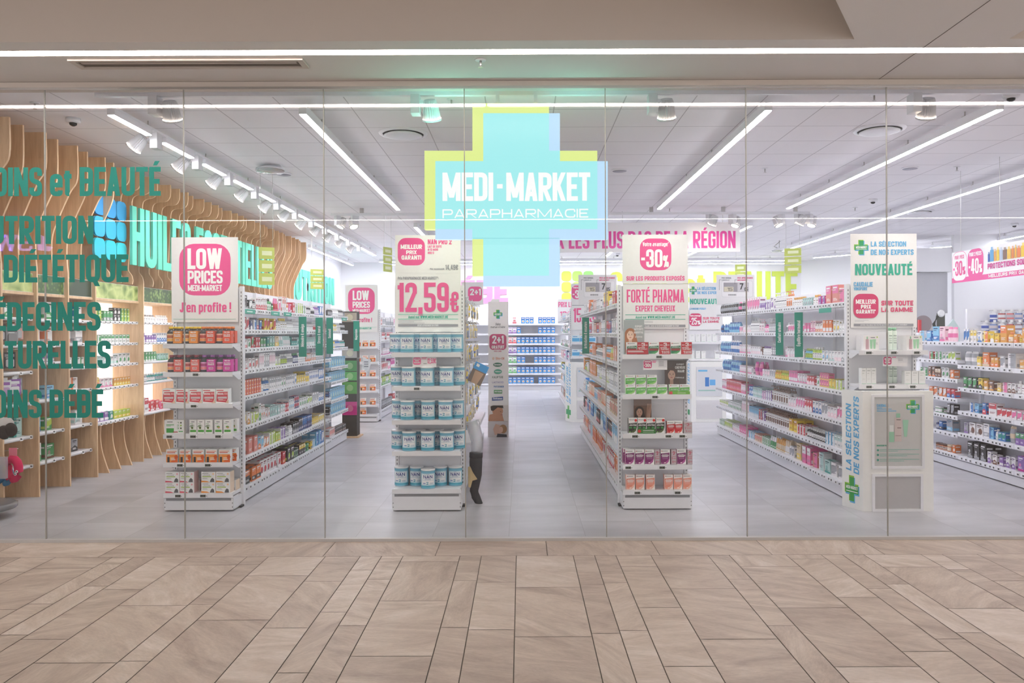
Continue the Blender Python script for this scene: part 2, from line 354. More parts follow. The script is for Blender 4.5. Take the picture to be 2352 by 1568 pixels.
# ---------------------------------------------------------------- condensed block lettering (2D polygons)
def _p(s):
    out = []
    for t in s.split():
        r = t.endswith('r'); x, y = t.rstrip('r').split(',')
        out.append((float(x), float(y), r))
    return out
_G = {
 'A': (1, ['D0,0,.5,1', 'D1,0,.5,1', 'P.2,.2 .8,.2']), 'B': (1, ['C0,0 0,1 1,1r 1,0r', 'P0,.52 1,.52']), 'C': (1, ['P1,.66 1,1r 0,1r 0,0r 1,0r 1,.34']),
 'D': (1, ['C0,0 0,1 1,1r 1,0r']), 'E': (.86, ['P1,1 0,1 0,0 1,0', 'P0,.5 .85,.5']), 'F': (.84, ['P1,1 0,1 0,0', 'P0,.5 .85,.5']),
 'G': (1, ['P1,.7 1,1r 0,1r 0,0r 1,0r 1,.46 .6,.46']), 'H': (1, ['P0,0 0,1', 'P1,0 1,1', 'P0,.5 1,.5']), 'I': (0, ['P.5,0 .5,1']),
 'J': (.8, ['P1,1 1,0r 0,0r 0,.25']), 'K': (1.02, ['P0,0 0,1', 'D.16,.4,1,1', 'D.3,.62,1,0']), 'L': (.8, ['P0,1 0,0 1,0']),
 'M': (1.35, ['P0,0 0,1', 'P1,0 1,1', 'D0,1,.5,.12', 'D1,1,.5,.12']), 'N': (1.05, ['P0,0 0,1', 'P1,0 1,1', 'D0,1,1,0']), 'O': (1, ['C0,0r 0,1r 1,1r 1,0r']),
 'P': (1, ['P0,0 0,1 1,1r 1,.42r 0,.42']), 'Q': (1, ['C0,0r 0,1r 1,1r 1,0r', 'D.5,.2,1,-.14']), 'R': (1.02, ['P0,0 0,1 1,1r 1,.46r 0,.46', 'D.4,.46,1,0']),
 'S': (.96, ['P1,.74 1,1r 0,1r 0,.54r 1,.46r 1,0r 0,0r 0,.26']), 'T': (.9, ['P0,1 1,1', 'P.5,0 .5,1']), 'U': (1, ['P0,1 0,0r 1,0r 1,1']),
 'V': (1, ['D0,1,.5,0', 'D1,1,.5,0']), 'W': (1.5, ['D0,1,.25,0', 'D.5,1,.25,0', 'D.5,1,.75,0', 'D1,1,.75,0']), 'X': (1.02, ['D0,1,1,0', 'D0,0,1,1']),
 'Y': (1, ['D0,1,.5,.4', 'D1,1,.5,.4', 'P.5,0 .5,.45']), 'Z': (.9, ['P0,1 1,1', 'P0,0 1,0', 'D0,.04,1,.96']),
 '0': (1, ['C0,0r 0,1r 1,1r 1,0r']), '1': (.55, ['P1,0 1,1', 'P.1,.9 1,.9']), '2': (1, ['P0,.7 0,1r 1,1r 1,.64', 'D0,.06,1,.68', 'P0,0 1,0']),
 '3': (1, ['P0,.72 0,1r 1,1r 1,.54r .45,.52', 'P.45,.5 1,.5r 1,0r 0,0r 0,.28']), '4': (1.05, ['D0,.26,.5,1', 'P0,.24 1,.24', 'P.72,0 .72,1']),
 '5': (1, ['P1,1 0,1 0,.54', 'P0,.58 1,.58r 1,0r 0,0r 0,.28']), '6': (1, ['P1,.74 1,1r 0,1r 0,0r 1,0r 1,.55r 0,.55']), '7': (.95, ['P0,1 1,1', 'D.15,0,1,.96']),
 '8': (1, ['C0,0r 0,1r 1,1r 1,0r', 'P0,.52 1,.52']), '9': (1, ['P0,.26 0,0r 1,0r 1,1r 0,1r 0,.45r 1,.45']),
 '€': (1.1, ['P1,.72 1,1r .2,1r .2,0r 1,0r 1,.28', 'P-.05,.62 .75,.62', 'P-.05,.4 .75,.4']),
 '%': (1.25, ['C0,.62r 0,1r .34,1r .34,.62r', 'C.66,0r .66,.38r 1,.38r 1,0r', 'D.18,0,.82,1']), '+': (.9, ['P.5,.15 .5,.75', 'P0,.45 1,.45']), '-': (.55, ['P.1,.46 .9,.46']),
 ',': (0, ['P.5,-.14 .5,.02']), '.': (0, ['P.5,0 .5,.01']), '!': (0, ['P.5,.34 .5,1', 'P.5,0 .5,.02']), "'": (0, ['P.5,.82 .5,1']), '*': (.4, ['P0,.92 1,.92', 'P.5,.82 .5,1']), ':': (0, ['P.5,.08 .5,.1', 'P.5,.6 .5,.62']),
 '&': (1.1, ['C.1,.56r .1,1r .8,1r .8,.56r', 'P.6,.52 0,.52r 0,0r .85,0r .85,.4', 'D.4,.5,1,0']), '/': (.8, ['D0,0,1,1']),
 'a': (.92, ['P.05,.72 1,.72r 1,0', 'C0,0r 0,.38r 1,.38 1,0']), 'b': (.95, ['P0,0 0,1', 'C0,0 0,.72 1,.72r 1,0r']), 'c': (.9, ['P1,.5 1,.72r 0,.72r 0,0r 1,0r 1,.2']),
 'd': (.95, ['P1,0 1,1', 'C0,0r 0,.72r 1,.72 1,0']), 'e': (.95, ['P0,.36 1,.36 1,.72r 0,.72r 0,0r 1,0r 1,.14']), 'f': (.72, ['P1,1 .25,1r .25,0', 'P0,.68 .85,.68']),
 'g': (.95, ['C0,0r 0,.72r 1,.72 1,0', 'P1,.7 1,-.24r 0,-.24']), 'h': (.95, ['P0,0 0,1', 'P0,.72 1,.72r 1,0']), 'i': (0, ['P.5,0 .5,.72', 'P.5,.97 .5,1']), 'k': (.95, ['P0,0 0,1', 'D.1,.3,1,.78', 'D.3,.45,1,0']),
 'l': (0, ['P.5,0 .5,1']), 'm': (1.5, ['P0,0 0,.72 1,.72r 1,0', 'P.5,0 .5,.72']), 'n': (.95, ['P0,0 0,.72 1,.72r 1,0']), 'o': (.95, ['C0,0r 0,.72r 1,.72r 1,0r']),
 'p': (.95, ['P0,-.25 0,.72', 'C0,0 0,.72 1,.72r 1,0r']), 'q': (.95, ['P1,-.25 1,.72', 'C0,0r 0,.72r 1,.72 1,0']), 'r': (.65, ['P0,0 0,.72 1,.72']), 's': (.85, ['P1,.6 1,.72r 0,.72r 0,.4r 1,.34r 1,0r 0,0r 0,.14']),
 't': (.6, ['P.35,.95 .35,0r .95,0', 'P0,.72 .95,.72']), 'u': (.95, ['P0,.72 0,0r 1,0 1,.72']), 'v': (.95, ['D0,.78,.5,0', 'D1,.78,.5,0']), 'w': (1.4, ['D0,.78,.25,0', 'D.5,.78,.25,0', 'D.5,.78,.75,0', 'D1,.78,.75,0']),
 'x': (.95, ['D0,.78,1,0', 'D0,0,1,.78']), 'y': (.95, ['D0,.78,.5,0', 'D1,.78,.3,-.28']), 'z': (.85, ['P0,.72 1,.72', 'P0,0 1,0', 'D0,.04,1,.7']),
}
_ACC = {'É': ('E', 1), 'È': ('E', -1), 'é': ('e', 1), 'è': ('e', -1), 'ô': ('o', 1), 'Ê': ('E', 1)}
def _round(pts, closed, rad, seg):
    n = len(pts); out = []
    for i, (x, y, r) in enumerate(pts):
        if not r or (not closed and i in (0, n - 1)) or seg == 0: out.append((x, y)); continue
        a, b = pts[i - 1], pts[(i + 1) % n]
        d1 = (a[0] - x, a[1] - y); d2 = (b[0] - x, b[1] - y)
        l1, l2 = math.hypot(*d1), math.hypot(*d2)
        q = min(rad, l1 * 0.49, l2 * 0.49)
        if q <= 1e-6: out.append((x, y)); continue
        p1 = (x + d1[0] / l1 * q, y + d1[1] / l1 * q); p2 = (x + d2[0] / l2 * q, y + d2[1] / l2 * q)
        for k in range(seg + 1):
            t = k / seg
            out.append(((1-t)**2 * p1[0] + 2*t*(1-t) * x + t*t * p2[0], (1-t)**2 * p1[1] + 2*t*(1-t) * y + t*t * p2[1]))
    return out
def _stroke(pts, closed, hw, e0=True, e1=True):
    n = len(pts)
    if not closed:
        hx = hw * .95 if n == 2 else hw
        (x0, y0), (x1, y1) = pts[0], pts[1]; l = math.hypot(x1-x0, y1-y0) or 1
        if e0: pts = [(x0 - (x1-x0)/l*hx, y0 - (y1-y0)/l*hx)] + pts[1:]
        (x0, y0), (x1, y1) = pts[-1], pts[-2]; l = math.hypot(x1-x0, y1-y0) or 1
        if e1: pts = pts[:-1] + [(x0 - (x1-x0)/l*hx, y0 - (y1-y0)/l*hx)]
    L, R = [], []
    for i, (x, y) in enumerate(pts):
        ds = []
        if closed or i > 0: a = pts[i-1]; ds.append((x - a[0], y - a[1]))
        if closed or i < n - 1: b = pts[(i+1) % n]; ds.append((b[0] - x, b[1] - y))
        ns = []
        for dx, dy in ds:
            l = math.hypot(dx, dy) or 1; ns.append((-dy / l, dx / l))
        if len(ns) == 2:
            mx, my = ns[0][0] + ns[1][0], ns[0][1] + ns[1][1]; l = math.hypot(mx, my) or 1; mx, my = mx/l, my/l
            c = max(0.35, mx * ns[0][0] + my * ns[0][1]); k = hw / c
        else: (mx, my), k = ns[0], hw
        L.append((x + mx*k, y + my*k)); R.append((x - mx*k, y - my*k))
    q = []
    for i in range(n if closed else n - 1):
        j = (i + 1) % n
        q.append([R[i], R[j], L[j], L[i]])
    return q
def text_w(s, lw, t, sp):
    w = 0
    for ch in s:
        if ch == ' ': w += lw * 0.5; continue
        base = _ACC.get(ch, (ch, 0))[0]
        k = _G.get(base, _G['-'])[0]
        w += (k * lw if k else t) + sp
    return w - sp
def text_polys(s, x, y, h, width=None, t=0.2, lw=0.44, sp=0.055, seg=3, slant=0.0, rad=0.24, wide=False):
    """polygons of a line of lettering; t/lw/sp in cap heights; width fits the line by widening letters"""
    tt, hh = t * h, h
    l, s_ = lw * h, sp * h
    if width:
        lo, hi = 0.02 * h, 3.0 * h
        for _ in range(30):
            md = (lo + hi) / 2
            if text_w(s, md, min(tt, md * 0.36), md / h * sp / 0.44 * h) < width: lo = md
            else: hi = md
        l = lo; s_ = l * sp / 0.44; tt = min(tt, l * 0.36)
    out = []
    for ch in s:
        if ch == ' ': x += l * 0.5; continue
        base, acc = _ACC.get(ch, (ch, 0))
        k, els = _G.get(base, _G['-'])
        w = k * l if k else tt
        hw = tt / 2
        ths = min(hw, h * 0.11) if not wide else hw
        for e in els:
            if e[0] in 'PC':
                raw = _p(e[1:])
                pts = [(x + hw + px * (w - tt), y + hw + py * (h - tt), r) for px, py, r in raw]
                ex = [len(raw) == 2 or (a[0] == b[0] and a[1] in (0, 1, .72, -.25)) or (a[1] == b[1] and a[0] in (0, 1)) for a, b in ((raw[0], raw[1]), (raw[-1], raw[-2]))]
                out += _stroke(_round(pts, e[0] == 'C', rad * h, seg), e[0] == 'C', hw, *ex)
            else:
                a = [float(q) for q in e[1:].split(',')]
                q0, q1 = x + a[0] * (w - tt), x + a[2] * (w - tt)
                y0, y1 = y + a[1] * h, y + a[3] * h
                if y0 > y1: q0, q1, y0, y1 = q1, q0, y1, y0
                out.append([(q0, y0), (q0 + tt, y0), (q1 + tt, y1), (q1, y1)])
        if acc:
            c = x + w / 2; top = y + (h if base.isupper() else h * 0.8); a = acc * tt * 0.45
            out.append([(c - tt*0.4, top + 0.05*h), (c + tt*0.4, top + 0.05*h), (c + tt*0.55 + a, top + 0.2*h), (c - tt*0.45 + a, top + 0.2*h)])
        x += w + s_
    if slant: out = [[(px + (py - y) * slant, py) for px, py in p] for p in out]
    return out
def rrect(x0, y0, x1, y1, r, seg=5, bulge=0.0):
    out = []
    for cx, cy, a0 in ((x1 - r, y1 - r, 0), (x0 + r, y1 - r, 90), (x0 + r, y0 + r, 180), (x1 - r, y0 + r, 270)):
        for k in range(seg + 1):
            a = math.radians(a0 + 90 * k / seg); out.append((cx + r * math.cos(a), cy + r * math.sin(a)))
    if bulge:
        mx, my, W, H = (x0+x1)/2, (y0+y1)/2, (x1-x0)/2, (y1-y0)/2
        o2 = []
        n = len(out)
        for i in range(n):     # add mid points so that sides can bow outwards
            a, b = out[i], out[(i+1) % n]; o2.append(a)
            if math.hypot(a[0]-b[0], a[1]-b[1]) > 0.4 * W:
                for q in (0.25, 0.5, 0.75): o2.append((a[0]+(b[0]-a[0])*q, a[1]+(b[1]-a[1])*q))
        out = []
        for u, v in o2:
            du, dv = (u-mx)/W, (v-my)/H
            out.append((u + (1 if du > 0 else -1) * (bulge*W*(1-dv*dv) if abs(du) > 0.8 else 0), v + (1 if dv > 0 else -1) * (bulge*H*(1-du*du) if abs(dv) > 0.8 else 0)))
    return out
def disc(x, y, r, n=20, ry=None):
    return [(x + r * math.cos(2*PI*k/n), y + (ry or r) * math.sin(2*PI*k/n)) for k in range(n)]

class Art:
    """flat artwork on a board: 2D (u right, v up) -> world through fn(u, v, lift); pixel coordinates through P"""
    def __init__(self, mb, fn, conv=None, mat='print', step=0.0003):
        self.mb, self.fn, self.conv, self.mat, self.lift, self.step = mb, fn, conv, mat, step, step; self.n = 0
    def poly(self, pts, col, lift=None, px=True):
        if px and self.conv: pts = [self.conv(*p) for p in pts]
        self.n = (self.n + 1) % 61
        l = (self.lift if lift is None else lift) + self.n * 4e-6      # no two marks share a plane
        self.mb.face([self.fn(u, v, l) for u, v in pts], col, self.mat)
    def up(self, k=1): self.lift += self.step * k
    def rect(self, x0, y0, x1, y1, col): self.poly([(x0, y0), (x1, y0), (x1, y1), (x0, y1)], col)
    def rrect(self, x0, y0, x1, y1, r, col, bulge=0.0, seg=5): self.poly(rrect(x0, y0, x1, y1, r, seg, bulge), col)
    def text(self, s, x0, y0, x1, y1, col, t=0.2, seg=3, slant=0.0, **kw):
        if seg == 3 and abs(y1 - y0) > (25 if self.conv else .2): seg = 6
        """fit in x0..x1, y0 = baseline, y1 = cap line"""
        if self.conv: a, b = self.conv(x0, y0), self.conv(x1, y1)
        else: a, b = (x0, y0), (x1, y1)
        h = b[1] - a[1]
        for p in text_polys(s, a[0], a[1], h, b[0] - a[0], t, seg=seg, slant=slant, **kw): self.poly(p, col, px=False)
        self.up()
# ================================================================ SETTING
YG, ZC, ZM = 5.947, 3.57, 3.464       # shopfront plane, shop ceiling, mall ceiling
XL, YB = -5.06, 22.2                  # left and back walls of the shop
mb = MB(); mb.box(-9.5, 13, YG - 0.02, 23, -0.05, 0, WHITE, 'floor'); struct(mb, 'floor')
# mall floor: mixed-width stone tiles, each with its own tint
mb = MB(); mb.box(-9.5, 9.5, -5, YG - 0.02, -0.05, -0.004, WHITE, 'grout')
rs = random.Random(7)
def tile(x0, x1, y0, y1):
    g = 0.0025
    c = (int(rs.random()*255), int(rs.random()*255), int(rs.random()*255))
    mb.face([(x0+g, y0+g, 0), (x1-g, y0+g, 0), (x1-g, y1-g, 0), (x0+g, y1-g, 0)], c, 'stone')
x = -9.4 + 0.10
while x < 9.4: tile(x, x + 0.79, 5.53, 5.925); x += 0.79
cols = []; seqw = [.15, .4, .15, .245, .4, .15, .15, .245, .4, .15, .4, .245, .15]
x = -0.985; k = 0
while x < 9.4: cols.append((x, seqw[k % 13])); x += seqw[k % 13]; k += 1
x = -0.985; k = 12
while x > -9.4: x -= seqw[k % 13]; cols.append((x, seqw[k % 13])); k -= 1
for x, w in cols:
    y = 5.53; first = rs.uniform(0.1, 0.75)
    while y > -5:
        l = first if y == 5.53 else 0.79
        tile(x, x + w, y - l, y); y -= l
struct(mb, 'floor_mall')
mb = MB(); mb.box(-9.5, 9.5, YG - 0.03, YG + 0.025, 0.0, 0.022, (205,203,202), 'rail'); struct(mb, 'trim_1')
# shop shell
mb = MB(); mb.box(-9.5, 13, YG + 0.03, 23, ZC, ZC + 0.06, WHITE, 'ceil'); struct(mb, 'ceiling')
mb = MB(); mb.box(XL - 0.1, XL, YG, YB, 0, ZC, WHITE, 'white'); struct(mb, 'wall_left')
mb = MB(); mb.box(XL - 0.1, 8.0, YB, YB + 0.1, 0, ZC, WHITE, 'white'); struct(mb, 'wall_back')
mb = MB()
mb.prism([(7.9, YB + 0.1), (7.9, YB), (10.9, 18.3), (13, 18.3), (13, 18.4), (10.95, 18.4)], lambda u, v, d: (u, v, d), 0, ZC, WHITE, 'white'); struct(mb, 'wall_angled')
mb = MB(); mb.box(12.6, 12.7, YG, 18.4, 0, ZC, WHITE, 'white'); struct(mb, 'wall_right')
# grey booth front and white cladding at the right rear
mb = MB(); x0, z0 = xz(2105, 630, 16.5); x1, _ = xz(2176, 630, 16.5)
mb.box(x0 - 0.3, x0 + 0.42, 16.5, 16.6, 0, 2.80, (196,196,202), 'matte'); mb.box(x0 + 0.42, x1, 16.5, 16.6, 0, 1.45, (196,196,202), 'matte'); mb.box(x0 + 0.42, x1, 16.5, 16.6, 1.95, 2.80, (196,196,202), 'matte')
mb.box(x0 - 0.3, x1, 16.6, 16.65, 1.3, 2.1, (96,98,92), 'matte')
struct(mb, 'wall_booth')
mb = MB(); mb.box(x0 - 0.3, x1 + 0.02, 16.35, 18.2, 2.81, 3.30, WHITE, 'white'); struct(mb, 'trim_2')
mb = MB(); mb.box(x1 + 0.03, 12.55, 16.3, 16.4, 0, ZC, (244,244,246), 'white'); struct(mb, 'wall_cladding')
# mall ceiling with two raised coffers, slot for the light line
LY0, LY1 = 5.275, 5.37
mb = MB()
def ceilpoly(p): mb.face([(u, v, ZM) for u, v in p], WHITE, 'tan')
ceilpoly([(-9.5, 5.116), (9.5, 5.116), (9.5, LY0), (-9.5, LY0)]); ceilpoly([(-9.5, LY1), (9.5, LY1), (9.5, YG + 0.03), (-9.5, YG + 0.03)])
ceilpoly([(0.3, 2.0), (3.18, 2.0), (3.18, 5.116), (2.173, 5.116)])
ceilpoly([(-9.5, -1.24), (9.5, -1.24), (9.5, 2.0), (-9.5, 2.0)]); ceilpoly([(-9.5, -5), (9.5, -5), (9.5, -1.33), (-9.5, -1.33)])
for a, b in ((LY0, LY1), (-1.33, -1.24)):
    for y in (a, b): mb.face([(-9.5, y, ZM), (9.5, y, ZM), (9.5, y, ZM + 0.06), (-9.5, y, ZM + 0.06)], WHITE, 'tan')
    mb.face([(-9.5, a, ZM + 0.06), (9.5, a, ZM + 0.06), (9.5, b, ZM + 0.06), (-9.5, b, ZM + 0.06)], WHITE, 'tan')
struct(mb, 'ceiling_mall')
def coffer(p, name):
    mb = MB(); n = len(p)
    for i in range(n):
        a, b = p[i], p[(i + 1) % n]
        mb.face([(a[0], a[1], ZM), (b[0], b[1], ZM), (b[0], b[1], ZM + 0.32), (a[0], a[1], ZM + 0.32)], WHITE, 'tan2')
    mb.face([(u, v, ZM + 0.32) for u, v in p], WHITE, 'tan2')
    struct(mb, name)
coffer([(-9.5, 5.116), (2.173, 5.116), (0.3, 2.0), (-9.5, 2.0)], 'ceiling_coffer')
coffer([(3.18, 5.116), (9.5, 5.116), (9.5, 2.0), (3.18, 2.0)], 'ceiling_coffer')
mb = MB(); mb.box(2.697, 2.701, 2.0, YG, ZM - 0.002, ZM - 0.0005, (110,104,100), 'matte'); struct(mb, 'trim_3')
mb = MB(); mb.box(-9.5, 9.5, YG - 0.03, YG + 0.06, 3.411, ZM - 0.003, WHITE, 'tan2'); mb.box(-9.5, 9.5, YG - 0.035, YG - 0.028, 3.402, 3.420, (150,146,142), 'alu'); struct(mb, 'trim_4')
mb = MB(); mb.box(-9.5, 9.5, YG + 0.06, YG + 0.12, 3.43, ZC, WHITE, 'white'); struct(mb, 'trim_5')
# shopfront glass panes and joints
JX = [xz((a + b) / 2, 720, YG)[0] for a, b in ((100,109), (420,427), (742,748), (1066,1070), (1390,1393), (1714,1715), (2037.5,2037))]
PW = (JX[-1] - JX[0]) / 6
edges = [JX[0] - 2*PW, JX[0] - PW] + JX + [JX[-1] + PW, JX[-1] + 2*PW]
for i in range(len(edges) - 1):
    mb = MB(); mb.box(edges[i] + 0.003, edges[i+1] - 0.003, YG - 0.006, YG + 0.006, 0.018, 3.414, WHITE, 'glass'); struct(mb, 'window_%d' % (i + 1))
for i, x in enumerate(edges[1:-1]):
    mb = MB(); mb.box(x - 0.0035, x + 0.0035, YG - 0.0065, YG + 0.0065, 0.022, 3.41, WHITE, 'seam'); struct(mb, 'trim_%d' % (i + 6))

# ================================================================ LIGHT FITTINGS
def lightline(x0, y0, x1, y1, z, name='linear_light', label='', group=None, w=0.065, h=0.075, hangers=3, led='led', gaps=None):
    L = math.hypot(x1 - x0, y1 - y0); a = math.atan2(y1 - y0, x1 - x0)
    t = thing(name, label, 'ceiling light', (x0, y0, z), group); t.rotation_euler = (0, 0, a)
    if gaps:
        m = MB(); m.box(0, L, -w/2, w/2, h - .022, h, WHITE, 'steel'); m.build('rail', t)
        for a_, b_ in gaps: m = MB(); m.box(a_ - .004, b_ + .004, -w/2, w/2, 0.0, h - .0225, WHITE, 'steel'); m.build('housing', t)
    else: m = MB(); m.box(0, L, -w/2, w/2, 0.0, h, WHITE, 'steel'); m.build('housing', t)
    for a_, b_ in (gaps or [(0.004, L - 0.004)]):
        m = MB(); m.box(a_, b_, -w/2 + 0.006, w/2 - 0.006, -0.006, -0.0005, WHITE, led); o = m.build('diffuser', t)
    for k in range(hangers):
        xx = L * (k + 0.5) / hangers if hangers > 1 else L / 2
        m = MB(); m.box(xx - 0.02, xx + 0.02, -0.02, 0.02, h + 0.0005, h + 0.012, (120,120,120), 'alu'); m.box(xx - 0.005, xx + 0.005, -0.005, 0.005, h + 0.012, ZC - z, (120,120,120), 'alu')
        o = m.build('hanger', t); o.location = (0, 0, 0)
    return t
ZL = 3.44
g1 = 'ceiling light lines'
pxs = [(335,305), (433,357), (508,397), (570,430), (622,458), (665,482), (703,500), (735,518), (764,534), (790,548), (815,557)]
SY = [yx(px, -3.58) for px, _ in pxs]
sg = [(6.73, SY[0] - .10)] + [(SY[i] + .20, SY[i+1] - .10) for i in range(10)] + [(SY[-1] + .20, 18.9)]
lightline(-3.50, 6.72, -3.50, 18.92, ZL, 'track_light_rail', 'longest white light line carrying the row of spotlights along the oak fins', None, hangers=9, gaps=[(a - 6.72, b - 6.72) for a, b in sg])
lightline(-1.86, 6.72, -1.86, 11.95, ZL, label='light line on the ceiling just left of the hanging cross sign', hangers=4)
lightline(-1.86, 13.9, -1.86, 19.2, ZL, label='light line whose end shows above the milk price poster', hangers=4)
lightline(2.10, 6.66, 2.10, 11.95, ZL, label='light line rising to the right just beside the cross sign', hangers=4)
lightline(4.06, 6.66, 4.06, 11.95, ZL, label='light line running down to the back over the right-hand gondola', hangers=5)
lightline(2.10, 13.9, 2.10, 19.2, ZL, label='short light line seen under the pink lettered banner', hangers=4)
lightline(4.06, 13.9, 4.06, 19.2, ZL, label='light line showing at the right end of the pink lettered banner', hangers=4)
lightline(6.06, 7.6, 6.06, 18.2, ZL, label='longest light line over the far right shelving', hangers=9)
lightline(-4.62, 17.2, -4.62, 21.6, ZL, label='light line close to the left wall over the mint wall lettering', hangers=4)
lightline(-3.7, 20.6, 7.2, 20.6, ZL, label='nearer of the two light lines along the back wall', hangers=8)
lightline(-3.7, 21.5, 7.2, 21.5, ZL, label='farther of the two light lines along the back wall', hangers=8)
lightline(7.4, 19.9, 9.6, 17.2, ZL, label='slanting light line above the grey booth', hangers=3)
lightline(9.9, 8.5, 9.9, 17.2, ZL, label='light line over the right rear wall behind the sun care banner', hangers=4)
# recessed light lines of the mall
for y, lab in (((LY0 + LY1) / 2, 'long bright recessed light strip across the mall ceiling'), (-1.285, 'mall light strip farther back, mirrored in the shopfront')):
    m = MB(); m.box(-9.4, 9.4, y - 0.030, y + 0.030, ZM + 0.004, ZM + 0.05, WHITE, 'ledm'); tag(m.build('recessed_strip_light', None, (0, y, ZM)), lab, 'ceiling light')
# slot diffuser in the mall ceiling
m = MB(); t = thing('air_slot_diffuser', 'long narrow air slot with pale frame in the mall ceiling, left', 'air vent', (-2.3, 5.5, ZM))
for a in ((-3.12,-1.5,5.42,5.45), (-3.12,-1.5,5.57,5.60), (-3.12,-3.08,5.45,5.57), (-1.54,-1.5,5.45,5.57)): m.box(a[0], a[1], a[2], a[3], ZM - 0.016, ZM - 0.0005, (206,196,188), 'matte')
m.build('frame', t, (-2.3, 5.5, ZM))
m = MB(); m.box(-3.08, -1.54, 5.45, 5.57, ZM - 0.006, ZM - 0.0005, (120,110,102), 'matte'); m.box(-3.06, -1.56, 5.475, 5.505, ZM - 0.012, ZM - 0.0062, (190,180,172), 'matte'); m.build('slot', t, (-2.3, 5.5, ZM))
# spotlights: box driver + ribbed cone head
def make_spot(name, label):
    t = thing(name, label, 'spotlight')
    m = MB(); m.box(-0.035, 0.035, -0.055, 0.055, -0.15, 0, WHITE, 'lampgrey'); m.build('driver_box', t)
    m = MB(); m.box(0.036, 0.062, -0.016, 0.016, -0.06, -0.035, WHITE, 'steel'); m.tube([(0.062, 0, -0.047), (0.085, 0, -0.07)], 0.012); m.build('bracket', t)
    m = MB(); m.lathe([(0.046, 0.0), (0.058, -0.03), (0.074, -0.15)], n=36, col=WHITE, mat='lampgrey', ridges=22, ra=0.2)
    m.lathe([(0.076, -0.15), (0.078, -0.165), (0.06, -0.165)], n=36, mat='lampgrey', cap1=False, cap0=False)
    hd = m.build('lamp_head', t)
    m = MB(); m.lathe([(0.06, -0.157), (0.058, -0.16)], n=24, mat='spotlens'); m.build('lens', hd)
    return t
def place_spot(t, loc, rz, tilt, ax=0.0):
    t.location = loc; t.rotation_euler = (0, 0, rz)
    h = [c for c in t.children if c.name.startswith('lamp_head')][0]
    h.location = (0.115, 0, -0.03); h.rotation_euler = (ax, tilt, 0)
def lamp(s, watt):
    h = [c for c in s.children if c.name.startswith('lamp_head')][0]
    d = bpy.data.lights.new('spot_bulb', 'SPOT'); d.energy = watt; d.spot_size = 1.35; d.spot_blend = 1.0; d.shadow_soft_size = 0.05; d.color = (1.0, 0.985, 0.97)
    o = bpy.data.objects.new('spot_bulb', d); COL.objects.link(o); o.parent = h; o.location = (0, 0, -0.168)
sp0 = None
for i, (px, py) in enumerate(pxs):
    y = SY[i]
    lab = 'ribbed white spotlight on the left rail, %s from the shopfront' % ORD[i]
    if sp0 is None: sp0 = make_spot('rail_spotlight', lab); s = sp0
    else: s = clone(sp0, (0, 0, 0), 0, lab)
    s['group'] = 'spotlights on the left rail'
    place_spot(s, (-3.50, y + 0.05, ZL + 0.0515), PI, -0.8, -0.1)
    lamp(s, 11.0)
# cross rail just behind the glass with four spots
m = MB(); m.box(-3.42, 5.2, 6.32, 6.355, 3.475, 3.51, WHITE, 'steel'); t = tag(m.build('track_rail', None, (0, 6.34, 3.475)), 'thin white track rail across the top behind the glass', 'light rail')
for px in (318, 686, 1060, 1433, 1810, 2188):
    m = MB(); x = xz(px, 205, 6.34)[0]; m.box(x - 0.02, x + 0.02, 6.325, 6.35, 3.512, ZC, (150,150,150), 'alu'); m.build('hanger', t, (0, 6.34, 3.475))
for i, (px, rz, tl, nm) in enumerate(((357, 0, 0.06, 'leftmost of four on the rail behind the glass'), (955, 0, -0.05, 'just left of the cross sign top'), (1498, 0, -0.1, 'just right of the cross sign top'), (2100, 0, -0.1, 'rightmost of four on the rail behind the glass'))):
    s = clone(sp0, (0, 0, 0), 0, 'ribbed white spotlight ' + nm, 'spotlights on the shopfront rail')
    place_spot(s, (xz(px, 225, 6.34)[0], 6.337, 3.474), rz, tl, 0.5)
    lamp(s, 10.0)
# second cross rail farther in, two clusters
m = MB(); x0 = xz(760, 488, 12.6)[0]; x1 = xz(1860, 488, 12.6)[0]
m.box(x0, x1, 12.58, 12.62, 3.45, 3.49, (214,212,216), 'steel'); t = tag(m.build('track_rail', None, (0, 12.6, 3.45)), 'grey track rail across the ceiling above the pink banner', 'light rail')
for px in (830, 1140, 1495, 1660, 1826):
    m = MB(); x = xz(px, 205, 12.6)[0]; m.box(x - 0.03, x + 0.03, 12.585, 12.615, 3.492, ZC, (120,120,120), 'alu'); m.build('hanger', t, (0, 12.6, 3.45))
for i, (px, rz, tl, w) in enumerate(((775, 0.6, 0.5, 'left cluster, left head'), (815, 2.2, 0.5, 'left cluster, right head'), (1630, -0.9, 0.55, 'over the banner end, left head'), (1682, 0.5, 0.4, 'over the banner end, right head'), (1795, 2.4, 0.5, 'right cluster, left head'), (1832, -0.8, 0.6, 'right cluster, middle head'), (1858, 0.5, 0.4, 'right cluster, right head'))):
    s = clone(sp0, (0, 0, 0), 0, 'ribbed spotlight on the inner rail, ' + w, 'spotlights on the inner rail')
    place_spot(s, (xz(px, 495, 12.6)[0], 12.6, 3.449), rz, tl)
